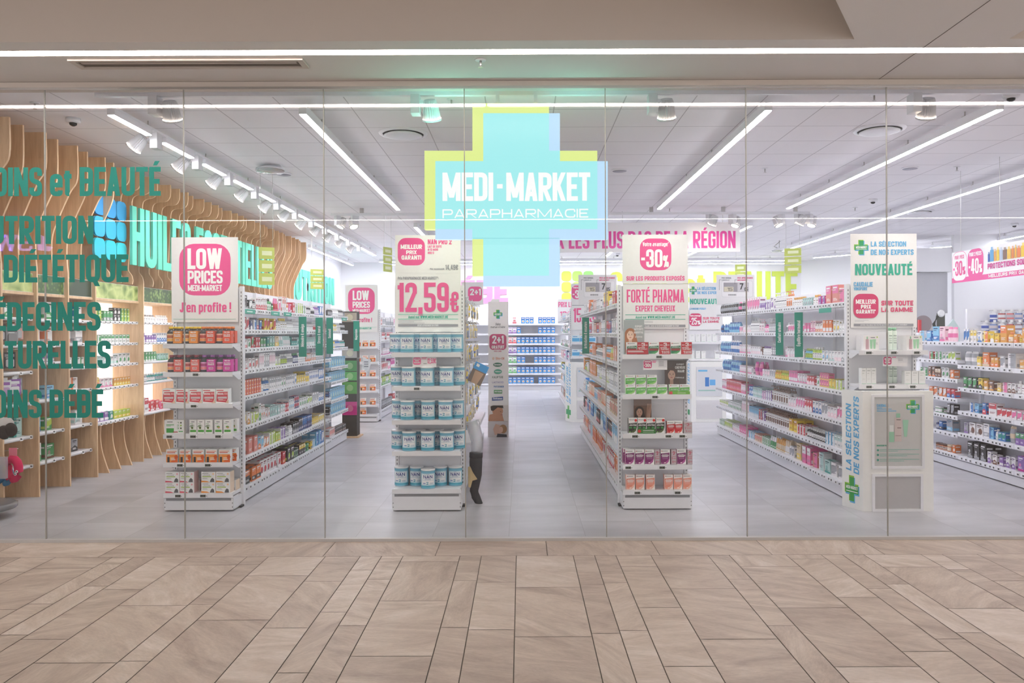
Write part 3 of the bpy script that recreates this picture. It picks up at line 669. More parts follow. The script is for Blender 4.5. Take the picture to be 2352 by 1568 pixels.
# ceiling air discs, loudspeakers, sprinklers, cameras, mushroom lamps
def disc_vent(px, py, r, label, Z=ZC):
    Y = FPX * (Z - CAMH) / (PY0 - py); x = xz(px, py, Y)[0]
    t = thing('round_air_diffuser', label, 'air vent', (x, Y, Z))
    m = MB(); m.lathe([(r, -0.001), (r * 0.97, -0.012), (r * 0.84, -0.016)], n=48, mat='steel', cap0=False, cap1=False); m.build('rim', t)
    m = MB(); m.lathe([(r * 0.84, -0.004), (r * 0.85, -0.003)], n=48, col=(96,96,98), mat='matte'); m.build('gap', t)
    m = MB(); m.lathe([(r * 0.60, -0.006), (r * 0.78, -0.026), (r * 0.6, -0.034), (0.01, -0.036)], n=48, mat='steel'); m.build('plate', t)
disc_vent(926, 305, 0.245, 'big round white air disc left of the cross sign')
disc_vent(2020, 300, 0.245, 'big round white air disc in the right ceiling')
disc_vent(2110, 489, 0.24, 'round air disc beyond the rightmost long light line')
def speaker(px, py, label):
    Y = FPX * (ZC - CAMH) / (PY0 - py); x = xz(px, py, Y)[0]
    m = MB(); m.lathe([(0.10, -0.001), (0.098, -0.012), (0.09, -0.016)], n=32, col=(206,204,208), mat='steel'); m.lathe([(0.086, -0.0165), (0.02, -0.019)], n=32, col=(178,178,190), mat='matte')
    tag(m.build('ceiling_loudspeaker', None, (0, 0, 0)), label, 'loudspeaker').location = (x, Y, ZC)
speaker(1423, 391, 'small round ceiling loudspeaker just right of the cross sign'); speaker(2090, 388, 'small round ceiling loudspeaker beneath the right air disc'); speaker(652, 397, 'small round ceiling loudspeaker beside the hanging mushroom lamp')
def sprinkler(px, py, Z, label):
    Y = FPX * (Z - CAMH) / (PY0 - py); x = xz(px, py, Y)[0]
    t = thing('fire_sprinkler', label, 'sprinkler', (x, Y, Z))
    m = MB(); m.lathe([(0.04, -0.001), (0.036, -0.006), (0.01, -0.008)], n=20, col=(200,196,190), mat='steel'); m.build('rosette', t)
    m = MB(); m.lathe([(0.008, -0.0085), (0.008, -0.035), (0.004, -0.05), (0.018, -0.052), (0.018, -0.054)], n=12, col=(170,160,150), mat='alu'); m.build('nozzle', t)
sprinkler(1104, 137, ZM, 'small fire sprinkler on the mall ceiling above the cross sign')
for px, py, w in ((80, 232, 'above the first oak fins'), (1037, 227, 'left of the cross sign hanger'), (2008, 220, 'near the right camera'), (1757, 388, 'between the two right light lines'), (2198, 386, 'right of the small loudspeaker'), (1538, 479, 'just before the inner rail'), (1964, 479, 'over the expert selection poster'), (606, 484, 'above the mint wall lettering')):
    sprinkler(px, py, ZC, 'small fire sprinkler on the shop ceiling, ' + w)
def dome_cam(px, py, label, rz=0):
    Y = FPX * (ZC - CAMH) / (PY0 - py); x = xz(px, py, Y)[0]
    t = thing('dome_camera', label, 'security camera', (x, Y, ZC)); t.rotation_euler = (0, 0, rz)
    m = MB(); m.lathe([(0.062, -0.001), (0.066, -0.03), (0.055, -0.045)], n=28, mat='steel'); m.build('body', t)
    m = MB(); m.lathe([(0.034, -0.0455), (0.03, -0.062), (0.012, -0.073)], n=20, col=(40,40,44), mat='gloss'); m.build('lens', t)
dome_cam(168, 268, 'white ceiling camera above the oak fins'); dome_cam(2322, 218, 'white ceiling camera at the far right top')
dome_cam(2005, 460, 'small ceiling camera beneath the second right light line'); dome_cam(1418, 583, 'small ceiling camera under the pink banner'); dome_cam(2330, 517, 'small ceiling camera above the sun care banner')
def mushroom(px, py, Y, label):
    x, z = xz(px, py, Y)
    t = thing('round_pendant_lamp', label, 'pendant lamp', (x, Y, z))
    m = MB(); m.lathe([(0.02, 0.06), (0.09, 0.045), (0.165, 0.012), (0.17, 0.0)], n=36, mat='steel', cap0=False, cap1=False); m.build('shade', t)
    m = MB(); m.lathe([(0.168, -0.001), (0.15, -0.026), (0.02, -0.03)], n=36, mat='acrylic'); m.build('lens', t)
    m = MB(); m.tube([(0, 0, 0.06), (0, 0, ZC - z)], 0.009, mat='alu'); m.build('stem', t)
    m = MB(); m.tube([(0.02, 0, ZC - z - 0.02), (-0.08, 0, 0.12), (-0.12, 0, 0.09), (-0.04, 0, 0.055)], 0.005, col=(90,100,90), mat='gloss'); m.build('cable', t)
mushroom(620, 391, 9.35, 'flat round lamp hanging on a stem left of centre'); mushroom(1790, 575, 17.2, 'flat round lamp hanging far back near the lime boards')
# ================================================================ HANGING CROSS SIGN
YS = 6.20
def sconv(px, py): return xz(px, py, YS)
def cross_poly(v, h, conv=None):
    (a, b, c, d), (e, f, g, k) = v, h      # v: x0,x1,ytop,ybot ; h: x0,x1,ytop,ybot
    p = [(a,c),(b,c),(b,g),(f,g),(f,k),(b,k),(b,d),(a,d),(a,k),(e,k),(e,g),(a,g)]
    return [conv(*q) for q in p] if conv else p
LIME, AQUA, ICE = (226,242,146), (164,240,242), (190,226,255)
cs = thing('cross_sign', 'large glowing cross sign in lime, aqua and pale blue with shop lettering', 'sign', (xz(1185, 447, YS)[0], YS, 2.5))
O = (xz(1185, 447, YS)[0], YS, 2.5)
VL, HL = (1085,1261,237,633), (975,1372,346,526)
VB, HB = (1110,1286,260,657), (1000,1396,370,549)
m = MB(); m.prism(cross_poly(VL, HL, sconv), lambda u, v, d: (u, YS + d, v), 0.0, 0.085, LIME, 'sign'); m.build('lime_cross', cs, O)
m = MB(); m.prism(cross_poly(VB, HB, sconv), lambda u, v, d: (u, YS + d, v), -0.001, 0.075, ICE, 'sign'); m.build('pale_blue_cross', cs, O)
m = MB(); A = Art(m, lambda u, v, l: (u, YS - l, v), sconv, 'sign', 0.001); A.lift = 0.002
for r in ((1110,260,1261,633), (1000,370,1372,526), (1085,370,1110,549), (1261,346,1286,526), (1110,526,1261,549)):
    if r == (1110,526,1261,549): continue
    A.rect(*r, AQUA); A.lift += 0.00002
m.build('aqua_overlap', cs, O)
m = MB(); A = Art(m, lambda u, v, l: (u, YS - l, v), sconv, 'sign', 0.001); A.lift = 0.004
A.text('MEDI', 1016.5, 462, 1132.9, 396, (255,255,255), 0.29, sp=0.03); A.text('MARKET', 1162.9, 462, 1355.8, 396, (255,255,255), 0.29, sp=0.03); A.rect(1141.6, 423, 1154.5, 433, (255,255,255))
A.text('PARAPHARMACIE', 1016.5, 501, 1351, 479.5, (255,255,255), 0.15, wide=True, rad=0.42)
m.build('lettering', cs, O)
m = MB(); A = Art(m, lambda u, v, l: (u, YS - l, v), sconv, 'sign', 0.001); A.lift = 0.004
A.rect(1086, 546.6, 1285, 547.6, (120,205,215)); m.build('panel_joint', cs, O)
for px in (1143, 1230):
    m = MB(); x, z = xz(px, 236, YS + 0.03); m.box(x - 0.014, x + 0.014, YS + 0.025, YS + 0.035, z + 0.002, ZC, (226,236,196), 'steel'); m.build('hanger_strap', cs, O)

for a, b, y in ((978, 1083, 346), (1263, 1370, 346)):      # glow strips added on the arms to tint the mall ceiling
    m = MB(); (xa, z), (xb, _) = sconv(a, y), sconv(b, y); m.box(xa, xb, YS + .012, YS + .075, z + .0002, z + .0006, WHITE, 'return'); m.build('top_return', cs, O)

# ================================================================ DECALS ON THE GLASS
GREEN = (50,146,134)
dec = [('SOINS et BEAUTÉ', -47, 451, 369, 383), ('NUTRITION', -62, 561, 214, 495), ('et DIÉTÉTIQUE', -63, 649, 295, 584), ('MÉDECINES', -61, 760, 231, 693), ('NATURELLES', -59, 847, 254, 782), ('SOINS BÉBÉ', -49, 960, 237, 894)]
YD = YG - 0.0075
for s, x0, y0, x1, y1 in dec:
    m = MB(); A = Art(m, lambda u, v, l: (u, YD, v), lambda px, py: xz(px, py, YD), 'matte')
    A.text(s, x0, y0, x1, y1, GREEN, 0.24, sp=0.04)
    m2 = MB()                                # vinyl letters, half a millimetre thick
    for q, f in enumerate(m.f):
        pts = [(m.v[i][0], m.v[i][2]) for i in f]
        m2.prism(pts, lambda u, v, d: (u, YD + d, v), -(q % 61) * 1e-5, 0.0008, GREEN, 'matte')
    xo, zo = xz(x1 - 100, y0, YD)
    tag(m2.build('window_lettering', None, (xo, YD, zo)), 'green window lettering on the left glass reading ' + s, 'window lettering')

# ================================================================ POSTERS
def board(name, label, Y, px0, py0, px1, py1, cat='poster', col=WHITE, th=0.004, group=None, pole=False):
    m = MB(); (x0, z1), (x1, z0) = xz(px0, py0, Y), xz(px1, py1, Y)
    m.box(x0, x1, Y, Y + th, z0, z1, col, 'print')
    A = Art(m, lambda u, v, l: (u, Y - l, v), lambda px, py: xz(px, py, Y))
    def done():
        o = tag(m.build(name, None, ((x0 + x1) / 2, Y, z0)), label, cat, group)
        if pole:
            p = MB(); p.box((x0 + x1)/2 - .012, (x0 + x1)/2 + .012, Y + .006, Y + .03, .012, z0 + .2, (210,210,214), 'steel'); p.box((x0 + x1)/2 - .15, (x0 + x1)/2 + .15, Y - .1, Y + .15, .0, .011, (210,210,214), 'steel'); p.build('pole', o, ORG[o.name])
        return o
    A.done = done
    A.Y = Y
    return A
def scaled(A, ox, oy, k):          # art given in a zoomed crop's coordinates
    Y = A.Y
    A.conv = lambda zx, zy: xz(ox + zx / k, oy + zy / k, Y)
def medcross(A, x0, y0, x1, y1, name=True):
    w, h = x1 - x0, y1 - y0
    def cr(ax, ay, s, col):
        a = w * 0.31 * s
        A.poly(cross_poly((ax + w*s*.31, ax + w*s*.69, ay, ay + h*s), (ax, ax + w*s, ay + h*s*.31, ay + h*s*.69)), col)
    cr(x0, y0, 0.94, (140,200,60)); A.up(); cr(x0 + w*.06, y0 + h*.06, 0.94, (96,178,226)); A.up(); 
    for q in ((.06+.31*.94, .06, .69*.94, .94), (.06, .06+.31*.94, .94, .69*.94)): A.rect(x0 + w*q[0], y0 + h*q[1], x0 + w*q[2], y0 + h*q[3], (36,160,100)); A.lift += 0.00005
    A.up()
    A.text('MEDI-MARKET', x0 + w*.13, y0 + h*.56, x0 + w*.88, y0 + h*.40, (255,255,255), 0.2, seg=1)
    A.rect(x0 + w*.14, y0 + h*.60, x0 + w*.87, y0 + h*.63, (220,240,230)); A.up()
def badge(A, x0, y0, x1, y1, lines=()):
    A.rrect(x0, y0, x1, y1, min(x1 - x0, y1 - y0) * 0.27, PINK, 0.025); A.up()
    for s, a, b, c, d in lines: A.text(s, a, d, c, b, (255,255,255), 0.24, sp=0.04)
YP1, YP2 = 7.165, 14.17      # poster planes of the end caps, first and second row
A = board('promotion_poster', 'white poster with a big pink LOW PRICES badge over the juice bottles', YP1, 393.5, 545, 547, 739)
badge(A, 413, 561, 528.5, 677); 
A.text('LOW', 430.5, 618, 510, 570, (255,255,255), 0.27, sp=0.03); A.text('PRICES', 431, 651, 511.5, 621, (255,255,255), 0.27, sp=0.03); A.text('MEDI-MARKET', 431.5, 668.5, 510, 654, (255,255,255), 0.24, sp=0.03)
A.text("J'en profite !", 413, 717, 531, 694, PINK, 0.22); A.rect(398, 732, 542, 733, (150,205,190)); A.done()
A = board('price_poster', 'tall white milk price poster with huge pink 12,59 over the tins', YP1, 907.5, 540, 1058.5, 762)
scaled(A, 890, 530, 4.24)
badge(A, 103, 72, 362, 333, (('MEILLEUR', 128, 133, 337, 177), ('PRIX', 182, 190, 285, 228), ('GARANTI', 137, 238, 330, 281)))
for s, a, b, c, d, col, t in (('NAN PRO 2', 393, 82, 625, 132, PINK, .22), ('LAIT DE SUITE', 393, 141, 527, 164, PINK, .2), ('6-12 MOIS', 393, 172, 493, 194, PINK, .2), ('800 G', 393, 203, 453, 225, PINK, .2), ('14,49€', 565, 330, 687, 380, GREYT, .2), ('Prix recommandé:', 415, 362, 557, 379, GREYT, .2), ('Prix PARAPHARMACIE MEDI-MARKET**:', 102, 446, 497, 474, GREYT, .19), ('Aussi sur WWW.MEDI-MARKET.BE', 203, 824, 590, 851, TEAL, .2)):
    A.text(s, a, d, c, b, col, t)
A.text('12,59', 97, 790, 597, 503, PINK, .215, lw=.4); A.text('€', 612, 790, 692, 593, PINK, .22)
for y in (811, 856): A.rect(103, y, 688, y + 5, (90,205,170))
for y, e in ((872, 340), (883, 260), (894, 362)): A.rect(110, y, e, y + 4, (190,190,196))
A.rect(103, 409, 688, 411, (222,222,226)); A.rect(105, 908, 688, 932, GREYT); A.up(); A.text("JUSQU'A EPUISEMENT DU STOCK", 290, 929, 497, 911, (230,230,234), .2, seg=1); A.done()
A = board('promotion_poster', 'white poster with pink -30% badge above the hair care shelves', YP1 - 0.006, 1429.3, 539, 1580.5, 650)
scaled(A, 1420, 530, 4.02); badge(A, 203, 74, 487, 360); A.text('Votre avantage*', 225, 142, 465, 103, (255,255,255), .22); A.text('-30', 210, 337, 408, 170, (255,255,255), .25); A.text('%', 413, 335, 467, 226, (255,255,255), .19)
A.text('SUR LES PRODUITS EXPOSÉS', 75, 460, 612, 417, PINK, .2); A.done()
A = board('brand_poster', 'white poster with pink hair care lettering under the -30% poster', YP1, 1431, 651, 1581.5, 754)
scaled(A, 1420, 530, 4.02); A.text('FORTÉ PHARMA', 78, 662, 610, 540, PINK, .2); A.text('EXPERT CHEVEUX', 160, 745, 525, 688, PINK, .2)
for y in (772, 814): A.rect(65, y, 620, y + 5, TEAL)
A.text('Aussi sur WWW.MEDI-MARKET.BE', 160, 809, 525, 784, TEAL, .2)
for y in (832, 844): A.rect(245, y, 320, y + 4, (190,190,196))
A.rect(70, 865, 620, 890, GREYT); A.up(); A.text('VALABLE JUSQU AU 31/10/19 OU EPUISEMENT DU STOCK', 245, 886, 560, 870, (235,235,238), .19, seg=1); A.done()
A = board('selection_poster', 'tall white poster reading NOUVEAUTÉ above the expert selection stand', YP1, 1953.3, 537, 2106, 752)
scaled(A, 1920, 520, 2.34)
medcross(A, 97, 72, 176, 155)
for s, a, b, c, d, col, t in (('LA SÉLECTION', 187, 80, 377, 108, SKY, .2), ('DE NOS EXPERTS', 187, 123, 417, 153, SKY, .2), ('NOUVEAUTÉ', 103, 200, 410, 262, TEAL, .24), ('CAUDALIE', 95, 298, 197, 323, SKY, .2), ('VINOPURE', 95, 326, 167, 343, SKY, .2), ('SUR TOUTE', 243, 398, 415, 425, (226,60,116), .22), ('LA GAMME', 243, 434, 412, 459, (226,60,116), .22)):
    A.text(s, a, d, c, b, col, t)
A.rrect(95, 363, 226, 491, 34, (216,50,110), 0.025); A.up()
for s, a, b, c, d in (('MEILLEUR', 106, 392, 213, 416), ('PRIX', 133, 420, 188, 442), ('GARANTI*', 107, 446, 212, 468)): A.text(s, a, d, c, b, (255,255,255), .24)
for y, e in ((503, 175), (509, 150)): A.rect(100, y, e, y + 2, (190,190,196))
A.rect(95, 522, 415, 536, GREYT); A.up(); A.text('OFFRE VALABLE DU 01/10 AU 31/10 JUSQU A EPUISEMENT', 130, 533, 382, 525, (235,235,238), .19, seg=1); A.done()
# second row
A = board('promotion_poster', 'smaller LOW PRICES poster on the farther shelving, left of the milk tins', YP2, 793, 654, 868, 762)
scaled(A, 780, 520, 2.34); badge(A, 47, 330, 187, 468); A.text('LOW', 70, 396, 158, 344, (255,255,255), .27, sp=.03); A.text('PRICES', 70, 437, 163, 403, (255,255,255), .27, sp=.03); A.text('MEDI-MARKET', 70, 460, 163, 443, (255,255,255), .24)
A.text("J'en profite !", 50, 514, 174, 490, PINK, .22); A.rect(35, 540, 200, 541, (90,205,170)); A.text('WWW.MEDI-MARKET.BE', 70, 552, 172, 542, TEAL, .2, seg=1); A.done()
A = board('selection_poster', 'farther NOUVEAUTÉ poster with -25% badge, right of the hair care end', YP2, 1583, 649, 1660, 757)
scaled(A, 1300, 520, 2.342); medcross(A, 664, 322, 704, 366)
for s, a, b, c, d, col, t in (('LA SÉLECTION', 707, 325, 806, 342, SKY, .2), ('DE NOS EXPERTS', 707, 348, 828, 364, SKY, .2), ('NOUVEAUTÉ', 667, 388, 832, 418, TEAL, .24), ('LA ROCHE-POSAY', 664, 437, 753, 448, SKY, .2), ('SUR TOUTE', 737, 487, 826, 500, (226,60,116), .22), ('LA GAMME', 737, 505, 822, 518, (226,60,116), .22)): A.text(s, a, d, c, b, col, t)
A.rrect(664, 468, 728, 534, 17, (216,50,110), .025); A.up(); A.text('Votre avantage', 668, 484, 724, 475, (255,255,255), .22, seg=1); A.text('-25', 666, 528, 704, 490, (255,255,255), .25); A.text('%', 706, 527, 724, 505, (255,255,255), .2); A.done()
A = board('promotion_poster', 'pink -30% poster half hidden behind the grey price display', YP2, 1311.5, 651, 1388, 757)
scaled(A, 1140, 480, 2.903); badge(A, 504, 510, 620, 600); A.text('Votre avantage', 512, 530, 610, 516, (255,255,255), .22, seg=1); A.text('-30', 508, 594, 580, 540, (255,255,255), .25); A.text('15,49€', 514, 755, 690, 660, PINK, .22); A.rect(505, 640, 600, 644, GREYT); A.done()
A = board('promotion_poster', 'white board with pink PRIX lettering at the end of the middle aisle', 19.3, 1281, 687, 1316, 742, pole=True)
scaled(A, 1140, 480, 2.903); A.text('PRIX LE PLUS BAS', 414, 654, 640, 618, PINK, .24); A.text('12€', 424, 712, 500, 682, PINK, .22); A.done()
# electronic price explanation boards on the far ends
for px0, lab in ((1328.5, 'grey price display board at the far end of the hair care gondola'), (1645.5, 'grey price display board at the far end of the right gondola')):
    YE = 12.12
    A = board('price_display_board', lab, YE, px0, 631, px0 + 88, 700, 'price board', (222,220,222))
    k = 2.903; ox, oy = px0 - 542 / k, 480
    scaled(A, ox, oy, k)
    A.text('PRIX NORMAL', 577, 465, 642, 453, (130,130,136), .18, seg=1); A.text('CONSEILLÉ', 577, 479, 628, 469, (130,130,136), .18, seg=1)
    A.text('PRIX APRÈS REMISE', 682, 465, 785, 453, (205,50,110), .22, seg=1); A.text('MEDI-MARKET', 682, 479, 748, 469, (205,50,110), .22, seg=1)
    A.rrect(578, 478, 784, 586, 10, (205,203,206)); A.up(); A.rrect(580, 480, 782, 584, 10, (228,226,228)); A.up(); A.rect(589, 490, 757, 552, (150,146,152)); A.up(); A.rect(682, 492, 755, 550, (196,192,198)); A.rect(592, 518, 655, 550, (206,198,176)); A.up()
    A.text('15', 614, 546, 650, 524, (50,50,54), .14, seg=1); A.text('7', 697, 536, 722, 494, (40,40,44), .2, seg=1); A.text('05', 728, 546, 752, 522, (40,40,44), .2, seg=1)
    for q in range(9): A.rect(622 + q * 6, 566, 625 + q * 6, 577, (90,90,94))
    for a, b in ((560, 600), (664, 690)): A.rect(a, 470, a + 2, 540 if a == 560 else 500, (70,70,74)); A.rect(a, 470, a + 14, 472, (70,70,74))
    A.done()
# hanging banners
YBN = 13.0
A = board('hanging_banner', 'wide white banner with pink capitals hanging right of the cross sign', YBN, 1160, 512, 1700, 578, 'banner', (246,244,246), 0.01)
A.text('LES PRIX LES PLUS BAS DE LA RÉGION', 1176, 571.5, 1689.5, 530, (238,70,168), .225); o = A.done()
for px in (1200, 1430, 1660): m = MB(); x = xz(px, 512, YBN)[0]; m.box(x - 0.003, x + 0.003, YBN + 0.002, YBN + 0.008, xz(px, 512, YBN)[1] + 0.002, ZC, (190,190,190), 'alu'); m.build('hanger_wire', o, ORG[o.name])
XB = 5.5
def bconv(px, py):
    Y = yx(px, XB); return Y, xz(px, py, Y)[1]
m = MB(); y0, zt = bconv(2187, 581); _, zb = bconv(2187, 650.5); y1 = 8.05
m.box(XB, XB + 0.006, y1, y0, zb, zt, (246,246,248), 'print')
A = Art(m, lambda u, v, l: (XB - l, u, v))        # u = depth, v = height; reads from far (left) to near (right)
H = zt - zb; D = y0 - y1
def bl(f): return y0 - f * H
def btext(s, a, b, c, d, col, t):
    for p in text_polys(s, 0, 0, (d - b) * H, (c - a) * H, t): A.poly([(bl(a) - u, zb + b * H + v) for u, v in p], col)
    A.up()
def brr(a, b, c, d, r, col): A.poly([(bl(u), zb + v * H) for u, v in rrect(a, b, c, d, r, 6, .02)], col); A.up()
A.poly([(y0, zb), (y1, zb), (y1, zb + .16 * H), (y0, zb + .16 * H)], (236,88,160)); A.up()
brr(.03, .06, .87, .99, .26, (240,120,180)); brr(.045, .075, .855, .975, .25, (246,246,248)); brr(.93, .06, 1.77, .99, .26, (236,88,160))
btext('POUR 1 PIÈCE', .17, .76, .73, .88, (232,84,150), .2); btext('-30', .08, .22, .62, .70, (232,84,150), .23); btext('%', .63, .24, .80, .5, (232,84,150), .19)
btext('POUR 2 PIÈCES', 1.02, .78, 1.68, .90, (255,255,255), .22); btext('-40', .98, .22, 1.53, .70, (255,255,255), .23); btext('%', 1.55, .24, 1.72, .5, (255,255,255), .19)
btext('PROTECTIONS SOLAIRES', 2.0, .30, 4.35, .47, (214,60,150), .22); btext('MEILLEURS PRIX GARANTIS', 2.05, .04, 4.35, .14, (255,255,255), .24)
xx = 2.02
for w, h, c in ((.09,.3,(40,90,180)), (.17,.44,(96,170,220)), (.1,.36,(232,170,80)), (.13,.4,(240,205,70)), (.14,.38,(190,205,228)), (.17,.36,(130,98,82)), (.17,.36,(240,196,80)), (.13,.36,(232,140,70)), (.09,.38,(236,180,60)), (.15,.34,(236,130,70)), (.2,.4,(242,200,60)), (.14,.36,(222,110,60)), (.18,.4,(240,190,90)), (.14,.38,(220,140,80)), (.2,.36,(240,200,80))):
    A.poly([(bl(xx), zb + .52 * H), (bl(xx + w), zb + .52 * H), (bl(xx + w), zb + (.52 + h * .8) * H), (bl(xx), zb + (.52 + h * .8) * H)], c); A.poly([(bl(xx + w*.25), zb + (.52 + h*.8) * H), (bl(xx + w*.75), zb + (.52 + h*.8) * H), (bl(xx + w*.75), zb + (.52 + h) * H), (bl(xx + w*.25), zb + (.52 + h) * H)], mixc(c, (255,255,255), .3)); xx += w + .025
o = tag(m.build('hanging_banner', None, (XB, (y0 + y1) / 2, zb)), 'white and pink sun care banner with -30% and -40% badges, hanging far right', 'banner')
for y in (y0 - 0.2, y0 - 1.0): m = MB(); m.box(XB + 0.001, XB + 0.005, y - 0.002, y + 0.002, zt + 0.001, ZC, (190,190,190), 'alu'); m.build('hanger_wire', o, ORG[o.name])
# lime direction boards on wires
def lime_board(px0, px1, py0, py1, Y, n, label, skew=0.0):
    t = None
    (x0, zt), (x1, zb) = xz(px0, py0, Y), xz(px1, py1, Y)
    t = thing('direction_sign', label, 'hanging sign', ((x0 + x1) / 2, Y, zt))
    t.rotation_euler = (0, 0, skew)
    W, H = (x1 - x0) / math.cos(skew), (zt - zb) / n
    for k in range(n):
        m = MB(); z1 = -k * H; m.box(-W/2, W/2, -0.004, 0.004, z1 - H * .9, z1, (196,208,96), 'print')
        A = Art(m, lambda u, v, l: (u, -0.004 - l, v))
        A.rect(-W*.3, z1 - H*.62, W*.34, z1 - H*.28, (236,242,196)); m.build('board', t)
    for sx in (-1, 1): m = MB(); m.box(sx * W * .4 - .002, sx * W * .4 + .002, -.002, .002, 0.001, ZC - zt, (200,200,200), 'alu'); m.build('wire', t)
lime_board(597, 628, 568, 657, 9.75, 3, 'lime three-board sign hanging right of the LOW PRICES poster', 0.5)
lime_board(715, 742, 618, 665, 15.5, 3, 'lime three-board sign hanging before the mint wall lettering', 0.5)
lime_board(883, 898, 568, 626, 13.5, 3, 'lime three-board sign seen edge on left of the milk poster', 1.1)
lime_board(1804, 1838, 570, 629, 14.5, 3, 'lime three-board sign hanging over the right gondola', -0.4)
lime_board(1690, 1711, 607, 642, 18.5, 2, 'lime two-board sign hanging far back over the right aisle', -0.5)
# wall lettering and tiles
def relief(name, label, s, fn, u0, u1, v0, v1, col, th, t=.24, mat='matte', cat='wall lettering'):
    m = MB()
    for q, p in enumerate(text_polys(s, u0, v0, v1 - v0, u1 - u0, t, sp=.05)): m.prism(p, fn, -(q % 61) * 3e-5, th, col, mat)
    return tag(m.build(name, None, fn((u0 + u1) / 2, v0, 0)), label, cat)
MINT = (104,206,184)
XH = -4.50
XQ = -4.58
relief('wall_lettering', 'tall mint green HUILES ESSENTIELLES letters mounted along the oak fins', 'HUILES ESSENTIELLES', lambda u, v, d: (XH - d, 26 - (26 - u), v), 9.12, 14.25, 2.37, 3.06, MINT, 0.03)
relief('wall_lettering', 'mint NUTRITION letters on the white left wall beyond the fins', 'NUTRITION', lambda u, v, d: (XL + 0.004 + 0.03 - d, u, v), 17.0, 21.2, 2.33, 3.05, MINT, 0.03)
BW = YB - 0.03
(xa, zt), (xb, zb) = xz(1400, 625, BW), xz(1832, 692, BW)
relief('wall_lettering', 'lime SOINS et BEAUTÉ letters on the back wall', 'SOINS et BEAUTÉ', lambda u, v, d: (u, BW + d, v), xa, xb, 2.42, 3.28, (202,220,84), 0.028)
(xa, _), (xb, _) = xz(1018, 650, BW), xz(1167, 692, BW)
relief('wall_lettering', 'pale pink BÉBÉ letters on the back wall behind the cross sign', 'BÉBÉ', lambda u, v, d: (u, BW + d, v), xa, xb, 2.40, 3.06, (244,150,196), 0.028)
def tiles(fn, cells, size, cols, label, name='wall_tile_emblem'):
    m = MB()
    for (u, v), c in zip(cells, cols): m.prism(rrect(u, v, u + size, v + size, size * .28, 4, .03), fn, 0, .025, c, 'matte')
    tag(m.build(name, None, fn(cells[0][0], cells[0][1], 0)), label, 'wall emblem')
cells, cols = [], []
for i in range(3):
    for j in range(3):
        cells.append((8.46 + i * .235, 2.40 + j * .236)); cols.append(mixc((50,196,208), (66,144,216), (j * .35 + (2 - i) * .1)))
tiles(lambda u, v, d: (XQ - d, u, v), cells, .212, cols, 'blue rounded tile emblem beside the mint HUILES lettering')
cells, cols = [], []
x0 = xz(1290, 640, BW)[0]
for i in range(3):
    for j in range(3): cells.append((x0 + i * .31, 2.42 + j * .305)); cols.append(mixc((214,222,84), (150,212,120), i * .4 + .1 * j))
tiles(lambda u, v, d: (u, BW + d, v), cells, .27, cols, 'lime rounded tile emblem on the back wall')
# ================================================================ LEFT OAK FIN SHELVING
XF = -4.655
def smooth(pts, n=5):
    out = []
    P = [pts[0]] + pts + [pts[-1]]
    for i in range(1, len(P) - 2):
        a, b, c, d = P[i-1], P[i], P[i+1], P[i+2]
        for k in range(n):
            t = k / n
            out.append(tuple(0.5 * ((2*b[j]) + (-a[j]+c[j])*t + (2*a[j]-5*b[j]+4*c[j]-d[j])*t*t + (-a[j]+3*b[j]-3*c[j]+d[j])*t**3) for j in (0, 1)))
    out.append(pts[-1]); return out
fin_y = lambda k: 7.08 + 0.2612 * k
unit = thing('oak_wall_shelving', 'long oak shelving wall of wavy upright fins along the left side', 'shelving', (-4.85, 11.5, 0)); OU = (-4.85, 11.5, 0)
BAYS = [0, 2, 4, 6, 10, 14, 18, 22, 26, 30, 34]
def fin(pts, y, name='fin'):
    m = MB(); m.prism(pts, lambda u, v, d: (u, y + d, v), -0.011, 0.011, WHITE, 'oak'); 
    return m.build(name, unit, OU)
for k in range(-1, 36):
    y = fin_y(k); full = k in BAYS; xt = -4.47 if full else -4.425
    if k <= 6 or k >= 28:
        curve = smooth([(xt, 3.45), (xt, 3.12), (-4.50, 2.98), (-4.60, 2.76), (-4.672, 2.57), (-4.685, 2.38), (-4.672, 2.2)])
        low = (XF, 0.0) if full else (-4.672, 2.165)
    else:
        curve = smooth([(xt, 3.45), (xt, 3.34), (xt - .018, 3.275), (xt - .065, 3.24), (-4.595, 3.228), (-4.64, 3.20), (-4.655, 3.15)], 4) + [(-4.658, 3.05)] + smooth([(-4.70, 2.40), (-4.70, 2.33), (-4.66, 2.27), (-4.645, 2.21)], 4)
        low = (XF, 0.0) if full else (-4.655, 2.165)
    fin(curve + [low, (-5.035, low[1]), (-5.035, 3.45)], y)
    if not full and k > 6:
        fin(smooth([(-4.755, 0.555), (-4.765, 0.42), (-4.745, 0.25), (-4.70, 0.10), (-4.665, 0.0)], 4) + [(-5.035, 0), (-5.035, 0.555)], y, 'foot_fin')
m = MB(); m.box(-5.055, -5.037, fin_y(-1), fin_y(35), 1.97, 3.44, WHITE, 'oak'); m.box(-5.055, -5.037, fin_y(0), fin_y(6), 0.0, 1.968, WHITE, 'oak'); m.box(-5.055, -5.037, fin_y(6), fin_y(35), 0, .55, WHITE, 'oak'); m.build('back_panel', unit, OU)
pics = ['leafa', 'leafb', 'leafc', 'leafa', 'leafb', 'leafc', 'leafa', 'leafb', 'leafc', 'leafa', 'leafb']
SHZ = {2: (1.715,1.466,1.29,.92,.60,.31), 4: (1.716,1.47,1.22,.977,.60,.316), 0: (1.726,1.47,1.215,.916,.595,.315)}
ntag = 0
